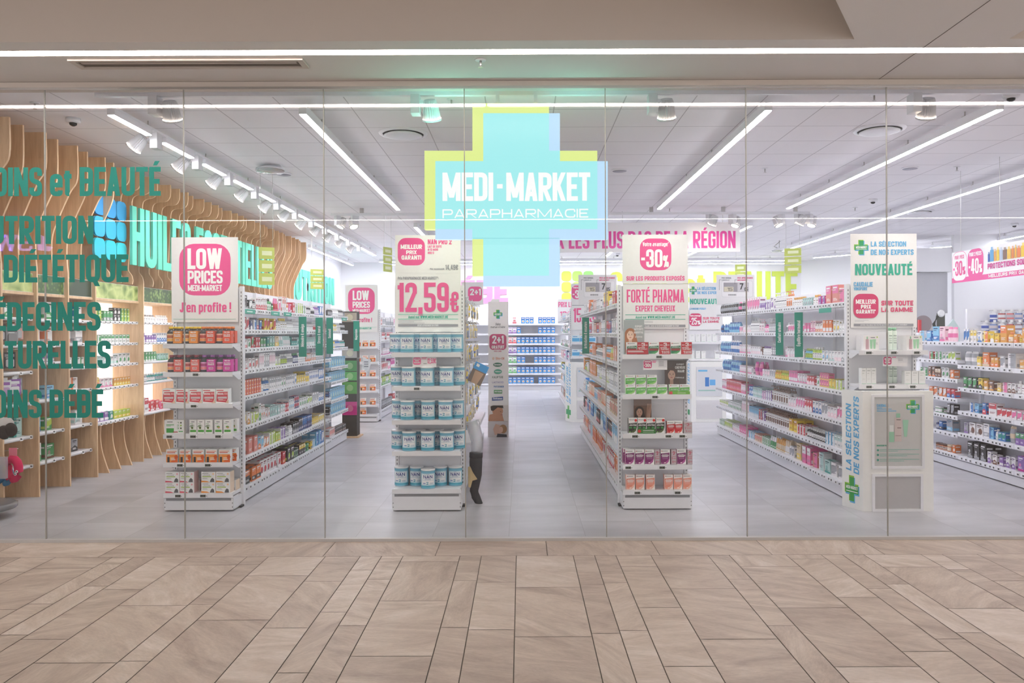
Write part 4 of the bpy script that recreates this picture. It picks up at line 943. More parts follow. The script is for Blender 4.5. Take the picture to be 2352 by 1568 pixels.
def tagmesh(w=.04, h=.032):
    m = MB(); m.box(-w/2, w/2, -.004, .004, 0, h, (240,240,242), 'print'); A = Art(m, lambda u, v, l: (u, -.004 - l, v))
    A.rect(-w*.36, h*.25, w*.36, h*.8, (74,74,80)); return m.mesh('price_tag')
TAGM = tagmesh()
for i, b in enumerate(BAYS[:-1]):
    y0, y1 = fin_y(b) + .013, fin_y(BAYS[i+1]) - .013
    m = MB(); m.box(-4.735, -4.71, y0, y1, 1.972, 2.155, (240,240,236), 'print'); 
    m.face([(-4.7095, y0 + .005, 1.975), (-4.7095, y1 - .005, 1.975), (-4.7095, y1 - .005, 2.152), (-4.7095, y0 + .005, 2.152)], WHITE, pics[i]); m.build('leaf_picture', unit, OU)
    m = MB(); m.box(-5.03, -4.70, y0, y1, 1.945, 1.970, WHITE, 'oak'); m.build('top_board', unit, OU)
    if b >= 6:
        m = MB(); m.box(-5.034, -5.02, y0 + .01, y1 - .01, .565, 1.94, WHITE, 'panel'); m.build('backlit_panel', unit, OU)
    if b > 16: continue
    for z in SHZ.get(b, (1.717, 1.464, 1.22, .96, .574)):
        m = MB(); m.box(-5.018, -4.725, y0, y1, z - .018, z, WHITE, 'steel'); m.tube([(-4.722, y0, z - .012), (-4.722, y1, z - .012)], .017, 10)
        s = m.build('shelf', unit, OU)
        n = 2 if b < 6 else 10
        for q in range(n if ntag < 100 else 0):
            t = bpy.data.objects.new('price_tag', TAGM); COL.objects.link(t); t.parent = s
            yy = y0 + (y1 - y0) * ((q + .5) / n if b >= 6 else .62 + .3 * q)
            t.location = (-4.700 - ORG[s.name][0], yy - ORG[s.name][1], z - .028 - ORG[s.name][2]); t.rotation_euler = (-.45, 0, PI / 2); ntag += 1

# ================================================================ PRODUCT MESHES
CACHE = {}
def rnd(seed): return random.Random(seed)
def text_bars(A, x0, x1, z, n, h, col, r):
    for k in range(n):
        e = x0 + (x1 - x0) * r.uniform(.55, 1.0); A.rect(x0, z - k * h * 1.8, e, z - k * h * 1.8 + h, col)
def carton_mesh(w, d, h, base, acc, seed):
    r = rnd(seed); b, a = PAL[base], PAL[acc]; st = r.randrange(7)
    dk = mixc(a, (30,30,40), .45) if sum(b) > 500 else (245,245,245)
    side = a if st in (2,) else b
    m = MB(); m.box(-w/2, w/2, 0, d, 0, h, b, 'print', (b, b if st != 4 else a, b, side, b, side))
    A = Art(m, lambda u, v, l: (u, -l, v))
    if st == 0: A.rect(-w/2, h*.08, w/2, h*.38, a)
    elif st == 1: A.rect(-w/2, h*.55, w/2, h*.98, a)
    elif st == 2: A.rect(-w/2, 0, -w*.18, h, a)
    elif st == 3: A.poly(disc(w*.1, h*.38, min(w, h)*.3, 16), a)
    elif st == 4: A.poly([(-w/2, h*.1), (w/2, h*.45), (w/2, h*.98), (-w/2, h*.75)], a)
    elif st == 5: A.rect(-w/2, h*.02, w/2, h*.16, a); A.poly(disc(-w*.12, h*.42, min(w, h)*.17, 14), mixc(a, (255,255,255), .35))
    else: A.poly([(-w/2, 0), (w/2, 0), (w/2, h*.3), (0, h*.5), (-w/2, h*.34)], a)
    A.up()
    A.rect(-w*.38, h*.82, w*.3, h*.90, dk if st not in (1, 4) else (250,250,250)); A.rect(-w*.38, h*.71, w*.1, h*.76, mixc(dk, b, .3))
    text_bars(A, -w*.36, w*.38, h*.27, 3, h*.03, mixc(dk, b, .2) if st not in (0, 6) else (248,248,248), r)
    S = Art(m, lambda u, v, l: (w/2 + l, u, v)); S.rect(d*.12, h*.1, d*.88, h*.3, a if st != 2 else b); S.rect(d*.12, h*.72, d*.8, h*.82, dk if side is b else (250,250,250))
    S = Art(m, lambda u, v, l: (-w/2 - l, d - u, v)); S.rect(d*.12, h*.1, d*.88, h*.3, a if st != 2 else b); S.rect(d*.12, h*.72, d*.8, h*.82, dk if side is b else (250,250,250))
    S = Art(m, lambda u, v, l: (u, v, h + l)); S.rect(-w*.36, d*.2, w*.3, d*.5, a if st != 4 else b)
    return m
def wrap(m, r, z0, z1, a0, a1, col, mat='print', n=10, lift=.0006, cy=0):
    rr = r + lift
    for k in range(n):
        p, q = a0 + (a1 - a0) * k / n, a0 + (a1 - a0) * (k + 1) / n
        m.face([(rr*math.sin(p), cy - rr*math.cos(p), z0), (rr*math.sin(q), cy - rr*math.cos(q), z0), (rr*math.sin(q), cy - rr*math.cos(q), z1), (rr*math.sin(p), cy - rr*math.cos(p), z1)], col, mat, True)
def bottle_mesh(w, h, base, acc, seed, cap=None, pump=False):
    r = rnd(seed); R = w / 2; b, a = PAL[base], PAL[acc]; c = cap or (mixc(a, (255,255,255), .2) if r.random() < .5 else (242,242,242))
    m = MB(); sh = h * (.70 if pump else .78)
    m.lathe([(R*.92, 0), (R, h*.02), (R, sh*.86), (R*.82, sh*.95), (R*.42, sh)], cy=R, n=16, col=b)
    if pump:
        m.lathe([(R*.5, sh), (R*.5, h*.82), (R*.16, h*.83), (R*.16, h*.95)], cy=R, n=12, col=c); m.box(-R*.28, R*.28, -R*.2, R*1.2, h*.95, h, c, 'gloss')
    else: m.lathe([(R*.5, sh), (R*.52, h*.98), (R*.46, h)], cy=R, n=14, col=c)
    dk = mixc(a, (30,30,40), .5)
    sp = .7 if pump else 1.3
    wrap(m, R, h*.12, h*.55, -sp, sp, a if r.random() < .55 else mixc(b, (255,255,255), .75), cy=R)
    wrap(m, R, h*.44, h*.50, -.8, .8, (250,250,250) if sum(a) < 450 else dk, cy=R, lift=.0012); wrap(m, R, h*.3, h*.33, -.7, .5, dk, cy=R, lift=.0012); wrap(m, R, h*.22, h*.24, -.7, .7, dk, cy=R, lift=.0012)
    return m
def jar_mesh(w, h, base, acc, seed):
    R = w / 2; m = MB(); b, a = PAL[base], PAL[acc]
    m.lathe([(R*.96, 0), (R, h*.04), (R, h*.66), (R*.95, h*.7)], cy=R, n=18, col=b); m.lathe([(R*1.01, h*.705), (R*1.01, h*.97), (R*.96, h)], cy=R, n=18, col=a)
    wrap(m, R, h*.1, h*.6, -1.4, 1.4, mixc(a, (255,255,255), .55), cy=R); wrap(m, R, h*.4, h*.5, -.8, .8, a, cy=R, lift=.0012); return m
def tube_mesh(w, h, base, acc, seed):
    m = MB(); b, a = PAL[base], PAL[acc]; R = w / 2; n = 16
    rings = [(h*.14, R*.8, R*.6), (h*.2, R, R*.7), (h*.6, R, R*.5), (h*.97, R*1.05, .004), (h, R*1.05, .003)]
    i0 = len(m.v)
    for z, rx, ry in rings:
        for k in range(n): t = 2*PI*k/n; m.v.append((rx*math.cos(t), R*.8 + ry*math.sin(t), z))
    for j in range(len(rings) - 1):
        for k in range(n):
            k2 = (k+1) % n; m.f.append((i0+j*n+k, i0+j*n+k2, i0+(j+1)*n+k2, i0+(j+1)*n+k)); m.c.append(a if j == 1 else b); m.m.append('gloss'); m.s.append(True)
    m.lathe([(R*.75, 0), (R*.7, h*.14)], cy=R*.8, n=14, col=mixc(a, (255,255,255), .3)); return m
def pouch_mesh(w, d, h, base, acc, seed):
    m = MB(); b, a = PAL[base], PAL[acc]; n = 7
    def grid(s):
        return [[(-w/2 + w*i/n, d/2 + s * (d/2) * (math.sin(PI*i/n)**.6) * (math.sin(PI*min(1, .12 + .88*j/n))**.6) , h*j/n) for i in range(n+1)] for j in range(n+1)]
    for s in (-1, 1):
        g = grid(s)
        for j in range(n):
            for i in range(n):
                c = a if (s < 0 and (j in (2, 3) or j == 6)) else b
                m.face([g[j][i], g[j][i+1], g[j+1][i+1], g[j+1][i]], c, 'gloss', True)
    return m
KINDS = {'C': ('carton', .068, .07, .105), 'S': ('carton', .062, .06, .068), 'T': ('carton', .05, .05, .15), 'W': ('carton', .105, .07, .075), 'K': ('carton', .115, .09, .155),
         'B': ('bottle', .056, 0, .112), 'P': ('pump bottle', .058, 0, .165), 'J': ('jar', .072, 0, .07), 'U': ('tube', .052, 0, .14), 'G': ('pouch', .105, .06, .15)}
def product(code, hmax, seed):
    """mesh and size for a design code like Cwr"""
    k, base, acc = code[0], code[1], code[2]
    nm, w, d, h = KINDS[k]; r = rnd(str(seed) + code)
    sw, sh = r.choice((.88, 1, 1.14)), r.choice((.86, 1.0, 1.16))
    w, d, h = w * sw, d, h * sh
    if h > hmax: h = hmax
    h = round(h, 2) if h > .05 else h
    key = (code, round(w, 3), round(h, 3), r.randrange(3))
    if key not in CACHE:
        s = hash(code) if False else sum(ord(c) * 31 ** i for i, c in enumerate(code)) + key[3] * 7
        if nm == 'carton': m = carton_mesh(w, d, h, base, acc, s)
        elif nm == 'bottle': m = bottle_mesh(w, h, base, acc, s)
        elif nm == 'pump bottle': m = bottle_mesh(w, h, base, acc, s, pump=True)
        elif nm == 'jar': m = jar_mesh(w, h, base, acc, s)
        elif nm == 'tube': m = tube_mesh(w, h, base, acc, s)
        else: m = pouch_mesh(w, d, h, base, acc, s)
        CACHE[key] = m.mesh('product')
    return CACHE[key], nm, w, (d or w), h
PREFIX = {}
LEVEL = {}
def fill(zone, prefix, X, face, z, hmax, runs, level, where, jit=.012, back=0, clip=(-99, 99)):
    """runs [(y0, y1, code)] along depth at the shelf front X; face +1 looks to +X, -1 to -X"""
    r = rnd(zone + level); idx = 0; cur = clip[0]
    for a, b, code in sorted(runs, key=lambda q: min(q[0], q[1])):
        a, b = max(min(a, b), clip[0]), min(max(a, b), clip[1])
        a = max(a, cur)
        if code[0] == '-' or b - a < .02: continue
        me, nm, w, d, h = product(code, hmax, zone + level)
        L = abs(b - a); n = max(1, int((L + .004) / (w + .004)))
        if a + w > clip[1]: continue
        step = max(L / n, w + .004); cur = a + n * step
        tiers = 2 if (code[0] == 'S' and 2 * h < hmax) else 1
        base, acc = code[1], code[2]
        col = WORD[base] if base == acc else WORD[base] + ' and ' + WORD[acc]
        lab = '%s %s, %s run from shopfront, %s shelf, %s' % (col, nm, ORD[min(idx, 48)], level, where)
        if n * tiers == 1: lab = 'lone %s %s, %s from shopfront, %s shelf, %s' % (col, nm, ORD[min(idx, 48)], level, where)
        grp = '%s %ss, %s shelf, %s, run %d' % (col, nm, level, where, idx + 1)
        idx += 1
        dep = r.uniform(0, jit)
        for i in range(n):
            for t in range(tiers):
                o = bpy.data.objects.new(prefix + '_' + nm.replace(' ', '_'), me); COL.objects.link(o)
                p = a + (i + .5) * step
                o.location = (X - face * (.022 + dep), p, z + .001 + t * (h + .001)); o.rotation_euler = (0, 0, face * PI / 2 + r.uniform(-.03, .03))
                tag(o, lab, nm, grp if n * tiers > 1 else None)
            if back and n > 1:
                o = bpy.data.objects.new(prefix + '_' + nm.replace(' ', '_'), me); COL.objects.link(o)
                o.location = (X - face * (.026 + dep + d), a + (i + .5) * step, z + .001); o.rotation_euler = (0, 0, face * PI / 2)
                tag(o, 'back-row ' + lab, nm, 'second row of ' + grp)
def zruns(spec, ox, k, X):
    """'zx code zx code ... zend' measured on a zoomed crop -> depth runs at plane X"""
    t = spec.split(); out = []
    for i in range(0, len(t) - 1, 2):
        a, b = yx(ox + float(t[i]) / k, X), yx(ox + float(t[i+2]) / k, X)
        out.append((a, b, t[i+1]))
    return out

# ================================================================ GONDOLAS AND END CAPS
def slots(m, x, y, z0, z1, nx=0, ny=-1):
    z = z0
    while z < z1:
        if ny: m.box(x - .003, x + .003, y - .0008, y - .0003, z, z + .018, (70,70,74), 'matte')
        else: m.box(x + nx * .0003, x + nx * .0008, y - .003, y + .003, z, z + .018, (70,70,74), 'matte')
        z += .034
def gondola(label, Xc, face, y0, y1, bays, levels, dep=.29, top=2.0, tags=True, seed=1, tagmax=100, full_tags=True):
    """bays [(ya, yb, [z...])]; shelves look to face*X from the centre plane Xc"""
    org = (Xc, (y0 + y1) / 2, 0)
    t = thing('gondola_shelving', label, 'shelving', org)
    xf = Xc + face * dep
    m = MB(); m.box(Xc - .012, Xc + .012, y0 + .02, y1 - .02, .02, top, (226,226,230), 'steel'); m.build('back_panel', t, org)
    xa, xb = sorted((Xc + face * .014, xf - face * .012))
    m = MB(); m.box(xa, xb, y0 + .02, y1 - .02, 0.012, .10, WHITE, 'steel'); m.build('plinth', t, org)
    ys = sorted({a for a, _, _ in bays} | {b for _, b, _ in bays})
    for y in ys:
        m = MB(); m.box(*(sorted((Xc + face * .013, Xc + face * .045))), y - .016, y + .016, .102, top, WHITE, 'steel'); m.build('upright', t, org)
    xs = []; cnt = 0; rest = MB(); r = rnd(seed)
    for a, b, zs in bays:
        for z in zs:
            m = MB(); xa, xb = sorted((Xc + face * .047, xf)); m.box(xa, xb, a + .018, b - .018, z - .03, z, (236,236,240), 'steel')
            xa, xb = sorted((xf + face * .0003, xf + face * .007)); m.box(xa, xb, a + .004, b - .004, z - .043, z + .004, (232,231,240), 'steel')
            s = m.build('shelf', t, org); xs.append((s, a, b, z))
    if tags:
        for s, a, b, z in sorted(xs, key=lambda q: q[1]):
            p = a + .05
            while p < b - .04:
                if cnt < tagmax:
                    o = bpy.data.objects.new('price_tag', TAGM); COL.objects.link(o); o.parent = s; cnt += 1
                    o.location = (xf + face * .012 - org[0], p - org[1], z - .036); o.rotation_euler = (0, 0, face * PI / 2)
                else:
                    xa, xb = sorted((xf + face * .0078, xf + face * .014)); rest.box(xa, xb, p - .02, p + .02, z - .036, z - .004, (240,240,242), 'print')
                    xq = xf + face * .0146; rest.face([(xq, p - .014, z - .03), (xq, p + .014, z - .03), (xq, p + .014, z - .011), (xq, p - .014, z - .011)], (74,74,80), 'print')
                p += r.choice((.062, .085, .085, .11))
        if rest.f: tag(rest.build('price_tag', t, org), kind='stuff')
    return t
def end_cap(label, x0, x1, yf, yb, zs, top=2.0, base_h=.12, tags=(), nm='end_cap_shelving', lipw=None):
    org = ((x0 + x1) / 2, yb, 0)
    t = thing(nm, label, 'shelving', org)
    for x in (x0 + .004, x1 - .004):
        m = MB(); m.box(x - .016, x + .016, yb, yb + .05, .0, top, WHITE, 'steel'); slots(m, x, yb, .2, top - .05); m.build('upright', t, org)
        m = MB(); m.box(x - .022, x + .022, yb - .08, yb - .002, .0, .016, (60,60,62), 'rubber'); m.build('foot', t, org)
    m = MB(); m.box(x0 + .022, x1 - .022, yb + .012, yb + .03, .05, top - .01, (232,232,236), 'steel'); m.build('back_panel', t, org)
    m = MB(); m.box(x0 + .004, x1 - .004, yf + .012, yb - .003, .012, zs[-1] - .045, WHITE, 'steel')
    m.box(x0 - .002, x0 + .003, yf + .016, yb - .1, .03, zs[-1] - .03, WHITE, 'steel'); m.box(x1 - .003, x1 + .002, yf + .016, yb - .1, .03, zs[-1] - .03, WHITE, 'steel')
    m.box(x0 + .02, x1 - .02, yf + .0105, yf + .0118, zs[-1] - .066, zs[-1] - .046, (150,150,154), 'matte')
    for x in (x0 + .008, x1 - .008):
        for z in (.035, .07): m.box(x - .003, x + .003, yf + .0105, yf + .0118, z, z + .008, (60,60,62), 'matte')
    m.build('base', t, org)
    for i, z in enumerate(zs):
        m = MB(); m.box(x0 + .012, x1 - .012, yf + .008, yb - .002, z - .028, z, (236,236,241), 'steel')
        m.box(x0, x1, yf, yf + .0075, z - .040, z - .0002, (234,233,241), 'steel')
        if z != zs[-1]:
            for x in (x0 + .009, x1 - .009): m.prism([(yf + .05, z - .0285), (yb - .002, z - .0285), (yb - .002, z - .075), (yb - .06, z - .075)], lambda u, v, d: (x + d, u, v), -.002, .002, WHITE, 'steel')
        s = m.build('shelf', t, org)
        for f in (tags[i] if i < len(tags) else ()):
            m = MB(); xx = x0 + f * (x1 - x0); m.box(xx - .036, xx + .036, yf - .008, yf - .0005, z - .037, z - .004, (238,238,242), 'print')
            A = Art(m, lambda u, v, l: (u, yf - .008 - l, v)); A.rect(xx - .028, z - .032, xx + .022, z - .010, (92,96,88)); A.up(); A.rect(xx - .02, z - .025, xx - .004, z - .016, (48,50,46)); A.rect(xx + .002, z - .027, xx + .016, z - .014, (48,50,46)); A.rect(xx + .027, z - .026, xx + .032, z - .018, (60,60,64)); m.build('price_tag', s, org)
    return t
YE0, YE1 = 6.935, 7.17
XA0, XA1 = -3.158, -2.545; XB0, XB1 = -1.138, -.532; XD0, XD1 = .892, 1.503; XE0, XE1 = 2.975, 3.585
ZA = (1.48, 1.229, .952, .684, .432, .162)
end_cap('white end shelving under the LOW PRICES poster with juice bottles', XA0, XA1, YE0, YE1, ZA, tags=((), (.48,), (.45,), (.1, .44, .8), (.25, .65), (.22, .58)))
ZB = (1.396, 1.10, .803, .53, .198)
end_cap('white end shelving stacked with milk powder tins', XB0, XB1, 6.905, YE1, ZB, tags=((), (.37,), (), (), ()))
ZD = (1.371, 1.018, .672, .397, .175)
end_cap('white end shelving with hair care cartons under the -30% poster', XD0, XD1, YE0, YE1, ZD, tags=((.53,), (.47,), (.18, .66, .86), (.08, .57), (.21, .79)))
ZE = (1.40, 1.10)
end_cap('white end shelving with pale green skincare above the cabinet', XE0, XE1, 6.93, YE1, ZE + (.25,), tags=((.14, .5, .83), (.14, .47, .77)))
ZA2 = (1.55, 1.36, 1.12, .88, .62, .36, .14)
end_cap('farther end shelving under the smaller LOW PRICES poster', -3.12, -2.545, 13.9, 14.18, (1.34, 1.07, .81, .56, .31, .14))
end_cap('farther end shelving under the -25% poster', 2.975, 3.585, 13.9, 14.18, (1.40, 1.10, .25))
end_cap('farther end shelving half hidden by the grey price display', .885, 1.49, 13.9, 14.18, (1.40, 1.15, .9, .25))
# gondola A
AY0, AY1 = 7.26, 11.65; AB = 10.62
zA = [1.80, 1.603, 1.43, 1.231, .987, .706, .424, .145]; zA4 = [1.81, 1.607, 1.37, 1.107, .908, .658, .465, .155]
w3 = (AB - AY0) / 3
gondola('long left gondola of vitamins and remedies behind the LOW PRICES end', -2.86, 1, AY0, AY1, [(AY0 + i * w3, AY0 + (i+1) * w3, zA) for i in range(3)] + [(AB, AY1, zA4)], 8, seed=3)
LV = ['top', 'second', 'third', 'fourth', 'fifth', 'sixth', 'seventh', 'eighth']
A_SPEC = [
 '50 Kkx 95 Ckw 118 Bkw 138 Cwr 180 Twr 212 Bgk 240 Bkg 262 Upr 285 Cwp 305 Tws 330 Cwo 350 Cpw 367 Crw 390 Cgw 407 Clw 440 Cwg 465 Bkw 495 Bwk 520 Bvw 548 Cbw 573',
 '52 Crw 75 Cwr 98 Cnw 125 Cbw 145 Cxr 160 Cnb 185 -- 192 Cyr 228 Cry 243 Cyr 270 Bwx 300 Bwy 340 Bwg 380 Bww 430 Bwx 460 Bwx 510 Bwr 550 Bwy 573',
 '55 Swr 88 Cwg 108 Crg 130 Crw 155 Crw 170 Cgx 205 Ctg 225 Cqg 260 Key 292 Uwq 320 Uqw 365 Ctk 400 Cqt 460 Cqw 515 Cwq 565 Cwx 573',
 '55 Swr 85 Cwr 130 Cws 160 Twf 190 Twx 225 Twf 262 Cwl 300 Bxl 340 Bwx 380 Bng 410 Bwo 460 Cow 490 Cwo 520 Cwx 573',
 '57 Sor 168 Bwb 195 Bbw 225 Cwx 265 Cwx 300 Cwg 330 Cwx 380 Cwb 400 Cyw 455 Cyx 480 Cwb 540 Cbw 573',
 '57 Cwy 75 Cwa 100 Clw 135 Cwl 145 Twg 170 Two 195 Cws 232 Cqx 262 Cqw 295 Cwq 325 Crw 350 Cwc 385 Snr 415 Cwg 470 Cwl 500 Cwx 540 Cwb 573',
 '57 Csd 80 Kss 150 Cco 165 Cwc 185 Cow 218 Clw 250 Clw 265 Cly 295 Cvw 325 Bxw 350 Bwb 372 Ckx 410 Tkn 435 Tbn 465 Tnb 495 Cyw 540 Cwy 573',
 '57 Kko 105 Kok 165 Kwr 270 Kwr 300 Kro 335 Kkl 380 Ckg 410 Cky 450 Cgk 480 Cyk 500 Ccw 520 Kbc 560 Kbw 573']
A4_SPEC = ['580 Bbw 605 Bkx 632 Bwb 670 Bkw 700 Bkx 738', '580 Cxw 632 Byk 660 Bwl 685 Bwk 720 Bwx 738', '585 Cwx 632 Byw 648 Bbw 680 Btw 715', '590 Kcq 738', '590 Kcq 738', '585 Snb 610 Kcq 738', '585 Ckx 610 Kcq 735', '590 Cws 640 Ckd 690 Ckd 738']
hA = [.2] + [zA[i] - zA[i+1] - .06 for i in range(7)]; hA4 = [.2] + [zA4[i] - zA4[i+1] - .06 for i in range(7)]
for i in range(8):
    fill('A', 'vitamin' if i < 4 else 'remedy', -2.57, 1, zA[i], hA[i], zruns(A_SPEC[i], 540, 2.8, -2.59), LV[i], 'left gondola', back=0 if i < 4 else 1, clip=(AY0 + .02, AB - .02))
    fill('A4', 'wellness', -2.57, 1, zA4[i], hA4[i], zruns(A4_SPEC[i], 540, 2.8, -2.59), LV[i], 'left gondola end bay', clip=(AB + .02, AY1 - .03))
# gondola E
EY0, EY1 = 7.26, 12.15
zE = [1.84, 1.56, 1.277, 1.008, .723, .446, .152]
wE = (EY1 - EY0) / 5
gondola('long right gondola of hygiene and skincare beside the expert cabinet', 3.30, -1, EY0, EY1, [(EY0 + i*wE, EY0 + (i+1)*wE, zE) for i in range(5)], 7, seed=5)
E_SPEC = [
 '75 Gkx 165 Gkp 190 Gkx 215 Kwp 290 Cvw 320 Cwv 345 Kwv 370 Pwx 430 Pwo 460 Bwa 520 Cqx 570 Bwa 600 Cvm 640 Ksp 715 Kps 745',
 '62 Gbn 90 Gbc 120 Gcb 180 Cwp 200 Cwf 240 Pwx 285 Pwf 310 Bpm 335 Pxw 375 -- 425 Bwx 440 Cwp 530 Cpw 560 Cfp 590 Cwo 630 Cow 680 Cwy 715 Bwg 745',
 '75 Gbc 130 Gbw 180 Cwp 240 Cwf 290 Cdw 303 Bwv 345 Pxw 375 -- 420 Cwp 440 Cwf 530 Bcl 570 Blw 620 Cwc 660 Cwq 690 Cwf 730 Cwx 745',
 '85 Gbc 130 Gcb 180 Cwp 245 Cwx 255 Gpm 300 Cwf 340 Cwx 370 Bay 400 Bly 445 Cpw 490 Cwp 545 Crf 585 Cwg 612 Spy 660 Cyl 695 Clw 735',
 '85 Tpw 110 Trp 190 Tpw 215 -- 230 Cbw 250 Cqw 300 Cfv 320 Cwv 350 Pwd 400 Pwd 440 Cwf 480 Cwp 530 Crw 570 Cwb 620 Cwx 650 Cwf 700 Cwp 745',
 '70 Cwl 120 Cwg 190 Twf 230 Tcw 280 Trx 300 Cwv 315 Pwd 440 Kya 490 Crw 535 Bkw 570 Bkd 640 Cwc 690 Cwq 745',
 '65 Cwg 100 Cwl 140 Cwf 180 Cpw 225 Ccw 260 Ces 300 Cgw 340 Uwg 370 Uae 420 Uew 450 Cwx 475 Key 515 Kpw 565 Kps 600 Kqw 640 Kqt 665 Kwx 745']
hE = [.24] + [zE[i] - zE[i+1] - .06 for i in range(6)]
for i in range(7): fill('E', ('hygiene', 'hygiene', 'skincare', 'skincare', 'body_care', 'body_care', 'baby_care')[i], 3.03, -1, zE[i], hE[i], zruns(E_SPEC[i], 1620, 2.342, 3.05), LV[i], 'right gondola', back=1 if i > 2 else 0, clip=(EY0 + .02, EY1 - .03))
# gondola D (left face, steeply foreshortened)
DY1 = 12.15; wD = (DY1 - EY0) / 5
gondola('middle gondola of joint and bone remedies behind the hair care end', 1.20, -1, EY0, DY1, [(EY0 + i*wD, EY0 + (i+1)*wD, zE) for i in range(5)], 7, seed=6)
def auto(zone, y0, y1, codes, lo=.25, hi=.5, gap=.12):
    r = rnd(zone); out = []; y = y0
    while y < y1 - .1:
        l = r.uniform(lo, hi); out.append((y, min(y + l, y1), r.choice(codes))); y += l + .01
        if r.random() < gap: y += r.uniform(.05, .15)
    return out
DC = [['Kry', 'Kyr', 'Kwo', 'Kor', 'Bwb', 'Kwx', 'Bko', 'Gwx'], ['Kwo', 'Kwx', 'Kbr', 'Krb', 'Kwf', 'Gwx'], ['Kwo', 'Bco', 'Koe', 'Bwx', 'Kwc', 'Ula'], ['Koa', 'Knw', 'Bxl', 'Kwl', 'Kwx', 'Uwa'], ['Kbw', 'Kwx', 'Kes', 'Kcw', 'Bwp', 'Koe'], ['Kor', 'Kkr', 'Kcw', 'Kbc', 'Kwr', 'Bwr'], ['Kor', 'Kow', 'Kcw', 'Kwr', 'Krw']]
for i in range(7): fill('D', 'joint_care', .93, -1, zE[i], hE[i], auto('D%d' % i, EY0 + .05, DY1 - .05, DC[i]), LV[i], 'middle gondola', clip=(EY0 + .02, DY1 - .03))
# gondola F, far right
zF = [1.445, 1.187, .932, .668, .42, .157]; zF2 = [1.445, 1.23, 1.018, .795, .597, .394, .157]
gondola('low far right shelving of sun care and home tests', 5.25, -1, 6.9, 10.25, [(6.9, 7.92, zF), (7.92, 8.94, zF), (8.94, 10.25, zF2)], 6, top=1.44, seed=9)
F_SPEC = ['640 Cfw 660 Ccw 685 Twb 715 Twy 750 Cwb 785 Coy 820 Cyw 850 Cya 875 Kao 915 Bao 945 Cao 975 Bay 1000 Kda 1040 Kao 1080', '675 Gxw 750 Cye 780 Koe 830 Cao 870 Cwx 905 Kxw 980 Cae 1060', '655 Cgk 705 Ckg 755 Cyk 785 Cae 815 Cda 850 Cey 895 Cpf 915 Cwd 960 Bwp 1060', '705 Cbw 735 Ccb 770 Cbr 810 Kwr 862 Cwr 940 Cwp 1060', '655 Cxv 710 Kwd 790 Kwx 820 Ccb 845 Bwb 865 Cbt 905 Gxe 960 Cvg 1060', '655 Gkx 700 Kkx 805 Cwv 835 Cwd 865 Cvw 900 Cwv 960 Kvm 1060']
F2_SPEC = ['440 Kcw 475 Kbc 515 Kcb 548 Kfp 590 Gfp 640', '495 Cgr 525 Cgw 565 Cwg 600 Cwl 638', '440 Cgw 490 Cdo 530 Cde 560 Cwg 600 Cow 638', '490 Cor 520 Cwo 545 Cow 590 Crb 638', '525 Jgw 560 Jgk 590 Ckx 630', '525 Bnw 545 Cbk 575 Kxc 630', '525 Jod 580 Joe 612 Cow 638']
hF = [.26] + [zF[i] - zF[i+1] - .06 for i in range(5)]; hF2 = [.26] + [zF2[i] - zF2[i+1] - .06 for i in range(6)]
for i in range(6): fill('F', 'sun_care', 4.98, -1, zF[i], hF[i], zruns(F_SPEC[i], 1920, 2.34, 5.0), LV[i], 'far right shelving', back=1, clip=(6.92, 8.92))
for i in range(7): fill('F2', 'home_test', 4.98, -1, zF2[i], hF2[i], zruns(F2_SPEC[i], 1920, 2.34, 5.0), LV[i], 'far right end bay', clip=(8.96, 10.22))
# second row, left: right face of the farther gondola
zR = [1.72, 1.44, 1.16, .88, .60, .16]
gondola('farther left gondola behind the smaller LOW PRICES end', -2.86, 1, 14.28, 18.3, [(14.28 + i, 15.28 + i, zR) for i in range(4)], 6, seed=11, tagmax=40)
RC = [['Kwp', 'Kwx', 'Gsf', 'Kxw'], ['Kpw', 'Kwr', 'Gwm', 'Kwx'], ['Kwm', 'Krw', 'Gfp'], ['Kmw', 'Kwr', 'Kwp'], ['Kgk', 'Klg', 'Kwg'], ['Kkr', 'Krk', 'Kxk']]
for i in range(6): fill('R', 'nutrition', -2.57, 1, zR[i], .22, auto('R%d' % i, 14.32, 16.2, RC[i], .3, .5), LV[i], 'farther left gondola')
# second row, middle: left face
gondola('farther middle gondola with hanging packs on the aisle', 1.20, -1, 14.28, 19.2, [(14.28 + i * .984, 15.264 + i * .984, zE) for i in range(5)], 7, seed=12, tagmax=30)
MC = [['Kwx', 'Gcx', 'Kxw', 'Gxw'], ['Kwg', 'Gxw', 'Kwx', 'Gwc'], ['Kws', 'Gxw', 'Kwg', 'Kwr'], ['Ksw', 'Gxc', 'Kwb', 'Gwp'], ['Kyt', 'Kwt', 'Gbw', 'Kgw'], ['Kcw', 'Kyc', 'Kwx', 'Krw'], ['Krg', 'Kwg', 'Kor', 'Kxw']]
for i in range(7): fill('M', 'toiletry', .93, -1, zE[i], .21, auto('M%d' % i, 14.35, 19.0, MC[i], .35, .6), LV[i], 'farther middle gondola')
# ================================================================ HERO PRODUCTS ON THE END CAPS
def put(mesh, name, x, y, z, label, cat, group=None, rz=0.0):
    o = bpy.data.objects.new(name, mesh); COL.objects.link(o); o.location = (x, y, z); o.rotation_euler = (0, 0, rz)
    return tag(o, label, cat, group)
